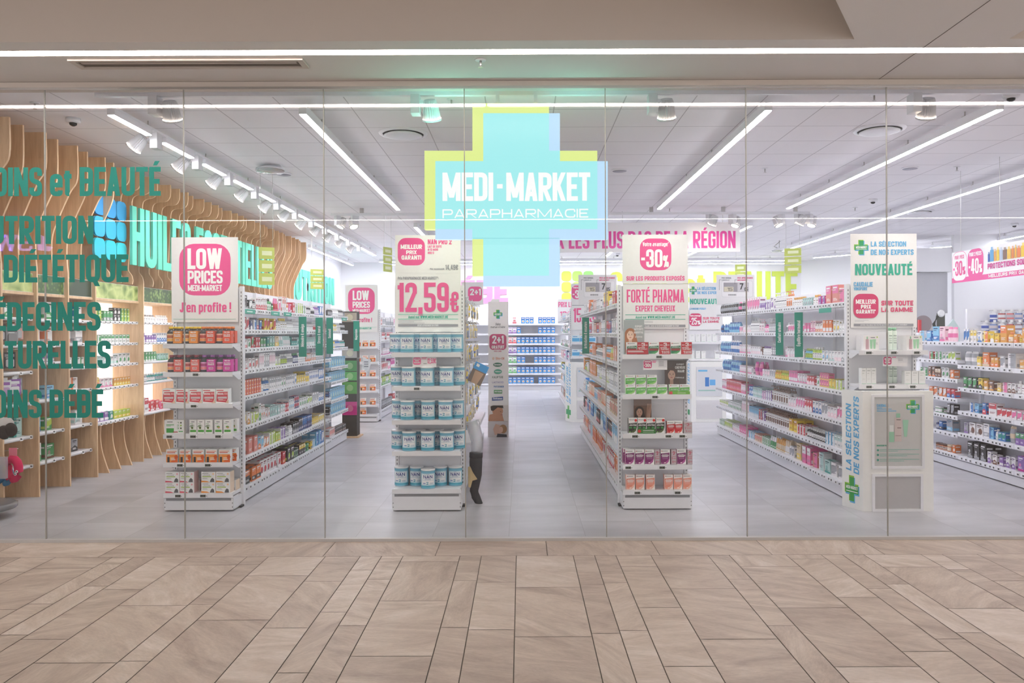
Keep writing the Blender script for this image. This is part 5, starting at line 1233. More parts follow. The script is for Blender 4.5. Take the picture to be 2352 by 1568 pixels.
# milk powder tins: body + lid + plastic label lettering
def make_tin():
    t = thing('milk_powder_tin', '', 'tin')
    R, H = .0635, .158
    m = MB(); m.lathe([(R*.97, 0), (R, .003), (R, .007), (R*.985, .010), (R*.985, H-.012), (R, H-.009), (R, H-.004), (R*.97, H-.002)], n=32, col=(126,190,216), mat='gloss')
    B = R * .985
    def w(z0, z1, a0, a1, c, l, n=8): wrap(m, B, z0, z1, a0, a1, c, 'gloss', n, l)
    w(.030, .134, -1.15, 1.15, (206,232,242), .0005, 14); w(.040, .125, -.98, .98, (236,244,248), .0009, 12)
    w(.012, .026, -1.6, 1.6, (84,176,200), .0006, 14); w(.0555, .068, -.9, .9, (250,250,252), .0013, 10); w(.0725, .0745, -.85, .85, (206,214,224), .0013, 8)
    def curved(s, x0, x1, z0, z1, c, tt, l=.0018):
        for p in text_polys(s, x0, z0, z1 - z0, x1 - x0, tt, seg=2):
            m.face([((B + l) * math.sin(u / B), -(B + l) * math.cos(u / B), v) for u, v in p], c, 'gloss')
    curved('NAN', -.042, .040, .092, .119, (44,58,140), .2); curved('OPTIPRO', -.026, .026, .080, .0865, (96,112,176), .2)
    curved('2', -.014, .004, .038, .060, (44,160,190), .22); w(.046, .049, .25, .75, (170,186,206), .0016, 4); w(.040, .042, .25, .7, (170,186,206), .0016, 4); w(.052, .054, .25, .75, (170,186,206), .0016, 4); w(.044, .052, -.72, -.35, (130,160,210), .0016, 4)
    w(.124, .129, -.2, .2, (170,180,210), .0016, 4)
    m.build('body', t)
    m = MB(); m.lathe([(R*.985, H-.0015), (R*1.015, H), (R*1.015, H+.009), (R*.96, H+.012)], n=32, col=(240,242,244), mat='gloss'); m.build('lid', t)
    return t
TINS = [ (365,0),(467,0),(562,0),(307,1),(415,1),(515,1),(627,1) ], [(372,0),(472,0),(575,0),(312,1),(425,1),(520,1),(640,1)], [(365,0),(475,0),(568,0),(318,1),(420,1),(522,1),(630,1)], [(373,0),(473,0),(575,0),(315,1),(425,1),(520,1),(635,1)], [(331,1),(413,1),(473,0),(540,1),(620,1)]
t0 = make_tin(); first = True; rr = rnd('tin')
TL = ['top', 'second', 'third', 'fourth', 'lowest']
for i, row in enumerate(TINS):
    fr = sorted([p for p in row if p[1] == 0]); bk = sorted([p for p in row if p[1] == 1])
    for px, back in row:
        Y = 6.971 + .1305 * back
        x = xz(780 + px / 2.34, 800, Y)[0]
        # keep neighbours apart
        k = (bk if back else fr).index((px, back))
        lab = 'blue and white milk tin, %s from left in the %s row of the %s shelf' % (ORD[k], 'back' if back else 'front', TL[i])
        if first: t = t0; t['label'] = lab; t['group'] = 'milk powder tins on the end shelving'; first = False
        else: t = clone(t0, (0,0,0), 0, lab, 'milk powder tins on the end shelving')
        t.location = (x, Y, ZB[i] + .001); t.rotation_euler = (0, 0, rr.uniform(-.22, .12))
# juice twin packs on the first end cap
def make_twin(cap, glass, sleeve, txt, seedn):
    t = thing('juice_twin_pack', '', 'bottle pack')
    R, H = .0345, .150
    for k, x in enumerate((-.036, .036)):
        m = MB(); m.lathe([(R*.94, 0), (R, .004), (R, .096), (R*.8, .112), (R*.45, .122), (R*.45, .128)], cx=x, cy=R, n=20, col=glass)
        if k == 0:
            for z0, z1, c in ((.02, .088, mixc(sleeve, (255,255,255), .55)), (.05, .075, mixc(sleeve, (120,20,40), .35)), (.024, .045, mixc(sleeve, (255,220,120), .5))):
                for q in range(8):
                    a0, a1 = -1.2 + 2.4*q/8, -1.2 + 2.4*(q+1)/8; l = R + (.0006 if c[0] == mixc(sleeve, (255,255,255), .55)[0] else .0011)
                    m.face([(x + l*math.sin(a0), R - l*math.cos(a0), z0), (x + l*math.sin(a1), R - l*math.cos(a1), z0), (x + l*math.sin(a1), R - l*math.cos(a1), z1), (x + l*math.sin(a0), R - l*math.cos(a0), z1)], c, 'gloss', True)
        b = m.build('bottle', t)
        m = MB(); m.lathe([(R*.56, .1285), (R*.58, .148), (R*.5, H)], cx=x, cy=R, n=18, col=cap, ridges=0); m.build('cap', b)
    m = MB(); m.box(-.004, .0715, -.0022, -.0008, .004, .112, sleeve, 'print'); m.box(.0706, .0718, -.0008, R*1.6, .004, .112, sleeve, 'print')
    A = Art(m, lambda u, v, l: (u, -.0022 - l, v))
    A.text('PRIX ECO', .010, .094, .058, .105, (255,255,255), .22, seg=2)
    for s, z in (('EXTRA', .074), ('VOORDELIG', .060)): A.text(s, .006, z, .062, z + .011, (255,255,255), .22, seg=2)
    A.rect(.014, .022, .054, .044, mixc(sleeve, (255,255,255), .7)); A.up(); A.text('+50%', .018, .027, .050, .040, mixc(sleeve, (120,0,30), .5), .22, seg=1); m.build('sleeve', t)
    return t
TW = [((246,206,40), (64,58,56), (240,146,44), 'orange sleeve and yellow caps'), ((240,130,40), (64,56,56), (236,84,44), 'red-orange sleeve and orange caps'), ((170,72,86), (60,52,56), (232,92,80), 'coral sleeve and dusty red caps'), ((166,96,180), (54,52,62), (214,40,160), 'magenta sleeve and purple caps')]
for sh, (z, groups) in enumerate(((ZA[0], ((0, (48, 170), ), (1, (300, 428)))), (ZA[1], ((2, (52, 180)), (3, (305, 430)))))):
    for ci, xs in groups:
        t = None
        c = TW[ci]
        for k, zx in enumerate(list(xs) ):
            x = xz(366 + (zx + 60) / 3.335, 780, 6.955)[0]
            lab = 'juice twin pack with %s, %s of its pair' % (c[3], ('left', 'right')[k])
            if t is None: t = make_twin(c[0], c[1], c[2], '', 0); t['label'] = lab; u = t
            else: u = clone(t, (0,0,0), 0, lab)
            u.location = (x, 6.957, z + .001); u['group'] = 'juice twin packs'
            v = clone(t, (x + .004, 7.04, z + .001), 0, 'back-row ' + lab, 'juice twin packs')
# cartons of the first end cap
def hero(w, d, h, base, draw, sidec=None):
    m = MB(); m.box(-w/2, w/2, 0, d, 0, h, base, 'print', (base, base, base, sidec or base, base, sidec or base)); A = Art(m, lambda u, v, l: (u, -l, v)); draw(A, w, h); return m.mesh('carton')
WH = (240,240,240)
def d_food(A, w, h):
    A.poly([(-w*.46, h*.12), (w*.3, h*.06), (w*.42, h*.3), (w*.42, h*.8), (-w*.36, h*.78), (-w*.44, h*.6)], (206,36,56)); A.up(); A.rect(-w*.44, h*.86, w*.1, h*.92, (220,60,70)); A.text('BIOSOL', -w*.38, h*.58, w*.12, h*.72, (255,240,240), .2, seg=1); A.text('900', w*.14, h*.58, w*.4, h*.74, (255,180,180), .14, seg=1); A.rect(-w*.36, h*.32, w*.36, h*.46, (214,196,200)); A.poly([(w*.2, h*.02), (w*.48, h*.02), (w*.48, h*.26)], (222,186,160)); A.up(); text_bars(A, -w*.3, w*.3, h*.25, 2, h*.025, (255,220,220), rnd(1))
def d_green3(A, w, h):
    A.rect(-w*.4, h*.08, -w*.02, h*.4, (60,160,70)); A.up(); text_bars(A, -w*.4, 0, h*.66, 3, h*.03, (90,170,100), rnd(2)); A.rect(-w*.36, h*.84, -w*.08, h*.88, INK)
    for k, n in enumerate('123'): A.text(n, w*.14, h*(.74 - k*.2), w*.24, h*(.86 - k*.2), (70,150,80), .18, seg=1); A.poly(disc(w*.34, h*(.8 - k*.2), h*.06, 10), (150,190,60) if k % 2 else (60,70,40))
    A.rect(-w*.05, h*.1, w*.18, h*.16, (180,50,50)); A.rect(w*.22, h*.14, w*.44, h*.2, (60,160,80))
def d_leafbox(nut):
    def f(A, w, h):
        A.rect(-w*.4, h*.12, w*.42, h*.28, (84,170,70)); A.rect(-w*.25, h*.84, w*.2, h*.88, INK); A.rect(-w*.4, h*.72, w*.0, h*.76, (150,190,150)); A.up()
        if not nut:
            for k in range(7): a = .35 + k * .4; A.poly([(-w*.12, h*.42), (-w*.12 + w*.4*math.cos(a) - .002, h*.45 + h*.2*math.sin(a)), (-w*.12 + w*.4*math.cos(a) + .004, h*.47 + h*.2*math.sin(a))], (60,110,50))
            A.poly(disc(-w*.12, h*.42, w*.16, 10), (96,120,50))
        else: A.poly(disc(0, h*.5, w*.22, 12, h*.07), (90,160,70)); A.up(); A.poly(disc(w*.06, h*.44, w*.16, 12, h*.06), (200,160,110))
    return f
def d_orange(A, w, h):
    A.rect(-w/2, 0, w/2, h*.62, (240,150,70)); A.up(); A.poly([(-w*.1, 0), (w/2, 0), (w/2, h*.4), (w*.05, h*.2)], (232,110,50)); A.poly(disc(w*.38, h*.42, h*.15, 12), (214,90,40)); A.rect(-w*.42, h*.84, w*.42, h*.9, (236,150,120)); A.rect(-w*.42, h*.72, w*.3, h*.79, (226,110,100)); A.up()
    A.rect(-w*.40, 0, -w*.2, h*.42, (60,60,66)); A.poly(disc(-w*.3, h*.5, h*.07, 10), (220,170,140)); A.rect(-w*.1, h*.3, w*.24, h*.36, WH); A.rect(-w*.1, h*.18, w*.3, h*.24, WH)
def d_lipo(acc):
    def f(A, w, h):
        A.rect(-w*.42, h*.82, w*.0, h*.87, (150,150,150)); A.text('LIPOFEINE', -w*.38, h*.62, w*.12, h*.74, (150,150,156), .12, seg=1); A.rect(-w*.42, h*.5, w*.2, h*.58, (170,200,70)); A.poly([(-w/2, 0), (w*.1, 0), (-w*.1, h*.12), (-w/2, h*.16)], acc); A.poly([(w*.1, h*.02), (w*.42, h*.02), (w*.4, h*.3), (w*.28, h*.42), (w*.18, h*.3)], (96,96,100)); A.poly(disc(w*.34, h*.8, h*.09, 12), mixc(acc, (255,255,255), .5)); text_bars(A, -w*.42, w*.05, h*.38, 2, h*.04, (190,190,190), rnd(3))
    return f
def row(name, mesh, n, zx0, pitch, y, z, ox, k, what, where, grp=None, cat='carton', rz=0):
    for i in range(n):
        x = xz(ox + (zx0 + i * pitch) / k, 800, y)[0]
        put(mesh, name, x, y, z + .001, '%s, %s' % ((ORD[i] + ' from left, ' if n > 1 else '') + what, where), cat, grp, rz)
EC = 'end shelving under LOW PRICES'
fm = hero(.114, .06, .128, WH, d_food)
row('vitamin_carton', fm, 5, 71, 102.5, 6.957, ZA[2], 366, 3.335, 'white carton with red shield', EC, 'red shield cartons'); row('vitamin_carton', fm, 5, 80, 101, 7.022, ZA[2], 366, 3.335, 'back-row white carton with red shield', EC, 'red shield cartons')
row('supplement_carton', hero(.175, .06, .122, WH, d_green3), 1, 112, 0, 6.957, ZA[3], 366, 3.335, 'wide white carton with green panel and numbers 1 2 3', EC)
row('supplement_carton', hero(.064, .06, .122, WH, d_leafbox(False)), 3, 256, 60.5, 6.957, ZA[3], 366, 3.335, 'narrow white carton with pineapple picture', EC, 'pineapple cartons')
nm_ = hero(.068, .06, .122, WH, d_leafbox(True)); row('supplement_carton', nm_, 2, 449, 70, 6.957, ZA[3], 366, 3.335, 'narrow white carton with almond picture', EC, 'almond cartons'); row('supplement_carton', nm_, 2, 520, 45, 7.03, ZA[3], 366, 3.335, 'back-row narrow white carton with almond picture', EC, 'almond cartons')
om = hero(.1, .06, .112, WH, d_orange); row('supplement_carton', om, 5, 93, 100.5, 6.957, ZA[4], 366, 3.335, 'white and orange slimming carton', EC, 'orange slimming cartons'); row('supplement_carton', om, 5, 130, 104, 7.03, ZA[4], 366, 3.335, 'back-row white and orange slimming carton', EC, 'orange slimming cartons')
for c, zx, g in (((222,90,110), 96, 'pink'), ((240,150,60), 372, 'orange')):
    lm = hero(.125, .1, .092, WH, d_lipo(c), mixc(WH, c, .25))
    for q in (0, 1): row('supplement_carton', lm, 2, zx, 112, 6.957, ZA[5] + q * .093, 366, 3.335, 'white carton with %s corner, %s of its stack' % (g, ('bottom', 'top')[q]), 'LOW PRICES end shelving', '%s corner cartons' % g)
    row('supplement_carton', lm, 2, zx + 45, 112, 7.063, ZA[5], 366, 3.335, 'back-row white grey carton with %s corner' % g, EC, '%s corner cartons' % g)
m = hero(.27, .012, .09, (238,238,236), lambda A, w, h: (A.rect(w*.38, 0, w*.5, h, (214,150,60)), A.rect(-w*.3, h*.1, -w*.1, h*.16, GREYT), A.rect(w*.05, h*.1, w*.14, h*.2, GREYT))); row('display_tray', m, 1, 200, 0, 7.14, ZA[4], 366, 3.335, 'pale carton tray behind the slimming cartons', EC)
# cartons of the hair care end cap
ED = 'hair care end shelving'
def curve(A, w, h, c, c2, z0=.05, z1=.72):
    A.poly([(-w*.48, h*z0), (w*.1, h*z0), (w*.36, h*(z0+.14)), (w*.46, h*(z0+.36)), (w*.46, h*z1), (-w*.48, h*(z1-.06))], c); A.up(); A.poly([(-w*.3, h*(z0+.05)), (w*.1, h*z0), (w*.36, h*(z0+.14)), (w*.44, h*(z0+.36)), (w*.1, h*(z0+.16))], c2); A.up()
    A.rect(-w*.42, h*.88, w*.28, h*.92, (150,150,156)); A.poly(disc(-w*.36, h*.9, w*.05, 8), (210,60,60))
def d_anti(A, w, h): curve(A, w, h, (30,120,76), (70,160,90)); A.rect(-w*.46, h*.3, w*.4, h*.48, (150,40,44)); A.up(); A.text('EXPERT', -w*.3, h*.62, w*.3, h*.67, WH, .2, seg=1); A.text('ANTICHUTE', -w*.4, h*.53, w*.4, h*.6, WH, .22, seg=1)
def d_red3(A, w, h):
    A.text('3', -w*.1, h*.66, w*.2, h*.94, WH, .2, seg=2); A.rect(-w*.45, h*.74, -w*.18, h*.78, WH); A.rect(w*.24, h*.74, w*.46, h*.78, WH); A.text('1', -w*.42, h*.36, -w*.3, h*.58, WH, .2, seg=1); A.text('MOIS', -w*.24, h*.5, w*.2, h*.6, WH, .22, seg=1); A.text('OFFERT', -w*.24, h*.36, w*.42, h*.46, WH, .22, seg=1); A.text('1', -w*.3, h*.06, -w*.18, h*.28, WH, .2, seg=1); A.text('MAAND', -w*.12, h*.2, w*.44, h*.28, WH, .22, seg=1); A.text('GRATIS', -w*.12, h*.07, w*.44, h*.16, WH, .22, seg=1)
g1m, g2m = hero(.091, .055, .107, WH, d_anti), hero(.094, .055, .107, (190,28,40), d_red3)
for i, zx in enumerate((127, 330, 532)):
    w_ = ('leftmost', 'middle', 'rightmost')[i]
    x = xz(1420 + zx / 4.02, 800, 6.957)[0]; put(g1m, 'hair_care_carton', x, 6.957, ZD[0] + .001, 'white carton with green anti-hair-loss panel, %s of three, top shelf' % w_, 'carton', 'green anti-hair-loss cartons')
    x = xz(1420 + (zx + 99) / 4.02, 800, 6.957)[0]; put(g2m, 'free_month_carton', x, 6.957, ZD[0] + .001, 'red carton with white 3 and 1 MOIS OFFERT, %s of three' % w_, 'carton', 'red free-month cartons')
m = MB(); x0, z0 = xz(1420 + 78 / 4.02, 814, 6.94); x1, _ = xz(1420 + 273 / 4.02, 814, 6.94); m.box(x0, x1, 6.945, 6.950, 0.002, .042, (190,30,44), 'print'); A = Art(m, lambda u, v, l: (u, 6.945 - l, v)); text_bars(A, x0 + .01, x1 - .02, .03, 3, .003, WH, rnd(5)); m.v = [(a - (x0+x1)/2, b - 6.945, c) for a, b, c in m.v]; put(m.mesh('display_tray'), 'display_tray', (x0 + x1) / 2, 6.943, ZD[0] + .001, 'low red card tray in front of the leftmost top-shelf cartons', 'tray')
def d_soft(A, w, h): curve(A, w, h, (96,186,76), (150,214,110), .05, .74); A.text('EXPERT', -w*.3, h*.52, w*.34, h*.57, WH, .2, seg=1); A.text('DOUCEUR', -w*.38, h*.42, w*.38, h*.5, WH, .22, seg=1); A.rect(-w*.44, h*.06, -w*.28, h*.18, (60,150,60))
sm = hero(.089, .055, .084, WH, d_soft, (200,224,190))
row('hair_care_carton', sm, 4, 113, 97.5, 6.957, ZD[1], 1420, 4.02, 'white carton with light green panel, lower row', ED, 'light green cartons'); row('hair_care_carton', sm, 3, 111, 99.5, 6.957, ZD[1] + .0855, 1420, 4.02, 'white carton with light green panel, upper row', ED, 'light green cartons'); row('hair_care_carton', sm, 2, 516, 98, 6.957, ZD[1], 1420, 4.02, 'white carton with light green panel, right tray', ED, 'light green cartons')
m = hero(.184, .004, .026, (110,176,50), lambda A, w, h: (A.rect(-w/2, 0, -w*.34, h, (200,50,60)), A.rect(-w*.1, h*.4, w*.3, h*.5, WH))); row('display_tray', m, 1, 565, 0, 6.945, ZD[1], 1420, 4.02, 'low lime card tray under the two right light green cartons', ED)
def d_ker(A, w, h): curve(A, w, h, (38,42,38), (80,96,60)); A.text('EXPERT', -w*.3, h*.6, w*.34, h*.65, (200,200,200), .2, seg=1); A.text('KERATINE', -w*.4, h*.5, w*.4, h*.58, WH, .22, seg=1); A.rect(-w*.44, h*.32, -w*.1, h*.44, (60,130,70)); A.rect(w*.06, h*.32, w*.34, h*.44, (60,150,80)); A.poly(disc(w*.33, h*.86, w*.16, 12), (214,44,44)); A.poly(disc(-w*.34, h*.1, w*.08, 10), (120,190,90))
km = hero(.077, .055, .134, WH, d_ker, (50,52,50))
for i, (zx, dz) in enumerate(((179, 0), (293, .0), (404, .0), (520, 0))):
    row('hair_care_carton', km, 1, zx, 0, 6.965, ZD[2] + dz, 1420, 5.406, 'white and black carton with green keratin panel, %s from left' % ORD[i], ED, 'black keratin cartons')
m = hero(.16, .004, .042, (56,126,60), lambda A, w, h: (A.poly(disc(-w*.4, h*.5, h*.36, 12), (214,50,50)), A.rect(-w*.2, h*.6, w*.4, h*.7, WH), A.rect(-w*.2, h*.25, w*.4, h*.35, (180,210,180)))); row('display_tray', m, 1, 349, 0, 6.952, ZD[2], 1420, 5.406, 'low green card tray before the middle keratin cartons', ED)
def d_skin(c, c2):
    def f(A, w, h): curve(A, w, h, c, c2, .04, .8); A.text('EXPERT', -w*.3, h*.66, w*.34, h*.71, WH, .2, seg=1); A.rect(-w*.38, h*.58, w*.38, h*.63, WH); A.rect(-w*.34, h*.5, w*.3, h*.54, WH); A.rect(-w*.3, h*.38, w*.3, h*.41, mixc(c, (255,255,255), .5)); A.poly(disc(-w*.02, h*.12, w*.1, 10, h*.03), (250,240,240)); A.poly(disc(-w*.38, h*.1, w*.08, 10), mixc(c, (255,255,255), .3))
    return f
rm = hero(.071, .055, .106, WH, d_skin((200,40,52), (226,90,80)), (190,36,50)); row('hair_care_carton', rm, 2, 652, 95, 6.957, ZD[2], 1420, 5.406, 'white and red carton beside the silver box', ED, 'red hair cartons')
def d_silver(A, w, h): A.text('3', -w*.15, h*.66, w*.15, h*.9, (190,40,80), .18, seg=2); A.rect(-w*.36, h*.54, w*.4, h*.57, (200,110,130)); A.text('1', -w*.4, h*.34, -w*.26, h*.5, (190,40,80), .2, seg=1); A.rect(-w*.14, h*.4, w*.4, h*.44, (200,110,130)); A.text('1', -w*.3, h*.1, -w*.16, h*.26, (190,40,80), .2, seg=1); A.rect(-w*.05, h*.16, w*.4, h*.2, (200,110,130)); A.rect(-w*.4, h*.8, -w*.2, h*.84, (200,110,130)); A.rect(w*.2, h*.8, w*.42, h*.84, (200,110,130))
row('free_month_carton', hero(.075, .055, .1, (190,182,186), d_silver), 1, 862, 0, 6.957, ZD[2], 1420, 5.406, 'silver carton with pink 3, alone on the third shelf', ED)
pm = hero(.082, .055, .132, WH, d_skin((130,36,110), (176,80,150)), (170,50,130))
for i, zx in enumerate((140, 262, 384, 578, 781)): row('hair_care_carton', pm, 1, zx, 0, 6.957, ZD[3], 1420, 5.406, 'white and purple carton, %s from left on the fourth shelf' % ORD[i], ED, 'purple cartons')
row('hair_care_carton', pm, 3, 112, 90, 7.03, ZD[3], 1420, 5.406, 'back-row white and purple carton', ED, 'purple cartons')
vm = hero(.045, .055, .13, (196,182,190), d_silver)
for i, zx in enumerate((480, 685, 886)): row('free_month_carton', vm, 1, zx, 0, 6.957, ZD[3], 1420, 5.406, 'narrow silver carton with pink 3, %s from left, fourth shelf' % ORD[i], ED, 'silver cartons')
cm = hero(.077, .06, .132, (244,236,232), d_skin((236,150,128), (246,190,170)), (232,170,156)); 
for i, zx in enumerate((147, 265, 395, 622, 738, 853)): row('hair_care_carton', cm, 1, zx, 0, 6.957, ZD[4], 1420, 5.406, 'white and peach collagen carton, %s from left, lowest shelf' % ORD[i], ED, 'peach cartons')
# portrait display cards
def portrait(name, label, ox, oy, k, zx0, zy0, zx1, zy1, Y, z, hair, bg, skin, lines, hand=False):
    (x0, zt), (x1, _) = xz(ox + zx0 / k, oy + zy0 / k, Y), xz(ox + zx1 / k, oy + zy1 / k, Y)
    H = max(.05, zt - z - .001); W = x1 - x0
    m = MB(); m.box(-W/2, W/2, 0, .003, 0, H, bg, 'print'); A = Art(m, lambda u, v, l: (u, -l, v))
    cx, cy_, r = -W*.18, H*.55, min(W, H)*.2
    A.poly(disc(cx, cy_ + r*.25, r*1.35, 22, r*1.5), hair); A.up()
    A.poly([(cx - r*1.3, 0), (cx - r*1.35, cy_), (cx + r*1.35, cy_), (cx + r*1.9, H*.3), (cx + r*2.4, H*.06), (cx + r*1.4, 0)], hair); A.up()
    A.poly([(cx - r*.4, H*.1), (cx + r*.4, H*.1), (cx + r*.4, cy_), (cx - r*.4, cy_)], mixc(skin, (120,70,50), .18)); A.poly([(cx - r*1.4, 0), (cx + r*1.3, 0), (cx + r*.7, H*.16), (cx - r*.6, H*.16)], mixc(skin, (90,110,90), .4)); A.up()
    A.poly(disc(cx, cy_, r*.85, 24, r*1.15), skin); A.up()
    for s in (-1, 1): A.poly(disc(cx + s*r*.36, cy_ + r*.15, r*.16, 10, r*.08), (70,52,44)); A.poly([(cx + s*r*.16, cy_ + r*.38), (cx + s*r*.6, cy_ + r*.36), (cx + s*r*.5, cy_ + r*.45)], mixc(hair, (40,20,10), .4))
    A.poly(disc(cx, cy_ - r*.55, r*.27, 12, r*.1), (196,96,96)); A.poly([(cx - r*.08, cy_ + r*.1), (cx + r*.14, cy_ - r*.22), (cx - r*.1, cy_ - r*.22)], mixc(skin, (150,90,70), .25)); A.up()
    A.poly([(cx - r*.9, cy_ + r*.2), (cx - r*.3, cy_ + r*1.1), (cx + r*.5, cy_ + r*1.0), (cx + r*.95, cy_ + r*.1), (cx + r*1.1, cy_ + r*1.0), (cx + r*.1, cy_ + r*1.6), (cx - r*.9, cy_ + r*1.2)], hair); A.up()
    for s, a, b, c, d in lines: A.text(s, -W/2 + a*W, b*H, -W/2 + c*W, d*H, WH, .2, seg=1)
    if hand:
        for q in range(4): A.poly([(W*.2 + q*W*.05, H*.35), (W*.24 + q*W*.06, H*.35), (W*.3 + q*W*.07, H*.8), (W*.27 + q*W*.07, H*.8)], skin)
        A.poly(disc(W*.24, H*.32, W*.12, 12), skin)
    put(m.mesh(name), name, (x0 + x1) / 2, Y, z + .001, label, 'display card')
portrait('display_card', 'display card with a red-haired portrait, on the top hair care shelf', 1420, 530, 4.02, 50, 822, 241, 1022, 7.03, ZD[0], (176,108,64), (168,176,178), (236,200,178), (('EXPERT', .55, .78, .9, .84), ('ANTICHUTE', .5, .69, .95, .76), ('HAARUITVAL', .5, .6, .95, .67), ('STOPPER', .55, .48, .9, .52)))
portrait('display_card', 'dark display card with a brown-haired portrait, second hair care shelf', 1420, 530, 4.02, 428, 1195, 628, 1395, 7.10, ZD[1], (86,56,44), (84,66,60), (214,172,150), (('EXPERT', .55, .85, .9, .9), ('CHEVEUX', .48, .74, .95, .82), ('HAAR', .6, .63, .92, .71), ('FORMULE', .5, .45, .9, .49)))
portrait('display_card', 'brown display card with a dark-haired portrait raising a hand', 1420, 900, 5.406, 192, 60, 412, 310, 7.10, ZD[2], (58,40,36), (120,88,72), (214,170,148), (('KERATINE', .08, .22, .7, .32),), True)
# hanging shelf price cards
def shelf_card(label, ox, oy, k, zx0, zy0, zx1, zy1, Y, draw):
    A = board('shelf_card', label, Y, ox + zx0 / k, oy + zy0 / k, ox + zx1 / k, oy + zy1 / k, 'price card', (240,238,242), .002); scaled(A, ox, oy, k); draw(A); A.done()
def sc_nan(A): A.rrect(249, 1233, 326, 1303, 18, PINK); A.up(); A.text('MEILLEUR', 256, 1256, 320, 1243, WH, .24, seg=1); A.text('PRIX', 270, 1272, 306, 1259, WH, .24, seg=1); A.text('GARANTI', 258, 1289, 318, 1276, WH, .24, seg=1); A.text('12,59€', 389, 1290, 472, 1240, PINK, .22, seg=1); A.rect(332, 1232, 382, 1238, PINK); A.rect(332, 1244, 378, 1249, PINK); A.rect(350, 1290, 382, 1296, GREYT)
shelf_card('small price card with pink 12,59 hanging below the top tin shelf', 890, 530, 4.24, 243, 1232, 477, 1326, 6.925, sc_nan)
def sc_for(A): A.rrect(234, 1196, 310, 1268, 16, (206,60,120)); A.up(); A.rect(244, 1204, 300, 1212, WH); A.text('-30', 238, 1258, 285, 1222, WH, .24, seg=1); A.text('%', 286, 1256, 302, 1230, WH, .2, seg=1); A.rect(314, 1198, 350, 1204, PINK); A.rect(314, 1210, 346, 1216, PINK); A.rect(370, 1196, 446, 1260, (222,220,226)); A.up(); [A.rect(376, 1202 + 10*q, 420, 1206 + 10*q, GREYT) for q in range(5)]
shelf_card('small price card with pink -30% hanging in the hair care end', 1420, 530, 4.02, 230, 1192, 452, 1282, 6.95, sc_for)
def sc_cau(A): A.rrect(345, 276, 410, 338, 14, (206,60,120)); A.up(); A.rect(354, 288, 402, 298, WH); A.rect(360, 304, 394, 312, WH); A.rect(356, 318, 400, 326, WH); A.rect(414, 276, 446, 282, PINK); A.rect(460, 276, 530, 322, (224,224,230)); A.up(); A.rect(464, 292, 500, 296, GREYT); A.rect(464, 302, 500, 306, GREYT)
shelf_card('small price card with pink badge hanging in the pale green skincare end', 1930, 740, 3.483, 342, 274, 536, 350, 6.955, sc_cau)
# skincare end cap products
EE = 'expert skincare end shelving'
def d_trio(A, w, h):
    A.rect(-w*.36, h*.06, -w*.16, h*.76, (206,170,178)); A.rect(-w*.3, h*.76, -w*.22, h*.94, (150,206,170)); A.poly([(-w*.06, h*.1), (w*.06, h*.1), (w*.1, h*.74), (-w*.1, h*.74)], (166,220,180)); A.poly([(w*.14, h*.1), (w*.26, h*.1), (w*.3, h*.76), (w*.1, h*.76)], (166,220,180)); A.rect(-w*.04, h*.84, w*.24, h*.9, GREYT); A.poly(disc(w*.38, h*.9, h*.05, 10), (170,200,70)); text_bars(A, w*.3, w*.46, h*.5, 3, h*.03, (200,200,204), rnd(4))
tm = hero(.138, .055, .128, (240,238,238), d_trio)
for i, (zx, y) in enumerate(((248, 6.965), (225, 7.024), (208, 7.083))): row('skincare_gift_carton', tm, 1, zx, 0, y, ZE[0], 1930, 3.483, 'white gift carton showing three mint skincare tubes, left stack, %s' % ('front', 'middle', 'back')[i], EE, 'left gift cartons')
for i, (zx, y) in enumerate(((595, 6.965), (570, 7.024), (545, 7.083))): row('skincare_gift_carton', tm, 1, zx, 0, y, ZE[0], 1930, 3.483, 'white gift carton showing three mint skincare tubes, right stack, %s' % ('front', 'middle', 'back')[i], EE, 'right gift cartons')
def lotion(h):
    m = MB(); m.lathe([(.02, 0), (.0215, .004), (.0215, h*.84), (.019, h*.86)], n=18, col=(226,240,228)); m.lathe([(.012, h*.865), (.012, h*.88), (.0175, h*.885), (.0175, h)], n=18, col=(150,206,170))
    for a, b in ((.5, .52), (.4, .42), (.3, .34), (.62, .66)): wrap(m, .0215, h*a, h*b, -.7, .7, (150,170,160))
    return m.mesh('bottle')
lo = lotion(.20)
for i, zx in enumerate((397, 432)):
    row('lotion_bottle', lo, 1, zx, 0, 7.05, ZE[0], 1930, 3.483, 'tall clear mint-capped bottle, %s of the pair, upper shelf' % ('left', 'right')[i], EE, 'mint-capped bottles'); row('lotion_bottle', lo, 1, zx, 0, 7.10, ZE[1], 1930, 3.483, 'tall clear mint-capped bottle, %s of the pair, lower shelf' % ('left', 'right')[i], EE, 'mint-capped bottles')
def d_plain(A, w, h): A.rect(-w*.3, h*.82, w*.3, h*.86, (170,176,174)); A.rect(-w*.3, h*.66, w*.1, h*.69, (200,204,202)); A.rect(-w*.44, 0, w*.44, h*.04, (190,220,200)); A.rect(-w*.3, h*.3, w*.3, h*.32, (210,212,212))
wm = hero(.075, .055, .135, (238,240,240), d_plain)
w2 = hero(.042, .055, .14, (238,240,240), d_plain); row('skincare_carton', w2, 3, 187, 40, 6.99, ZE[1], 1930, 3.483, 'slim white skincare carton of the left group', EE, 'slim white cartons left'); row('skincare_carton', hero(.058, .055, .115, (238,240,240), d_plain), 3, 540, 57, 6.965, ZE[1], 1930, 3.483, 'white skincare carton of the right group', EE, 'white cartons right')
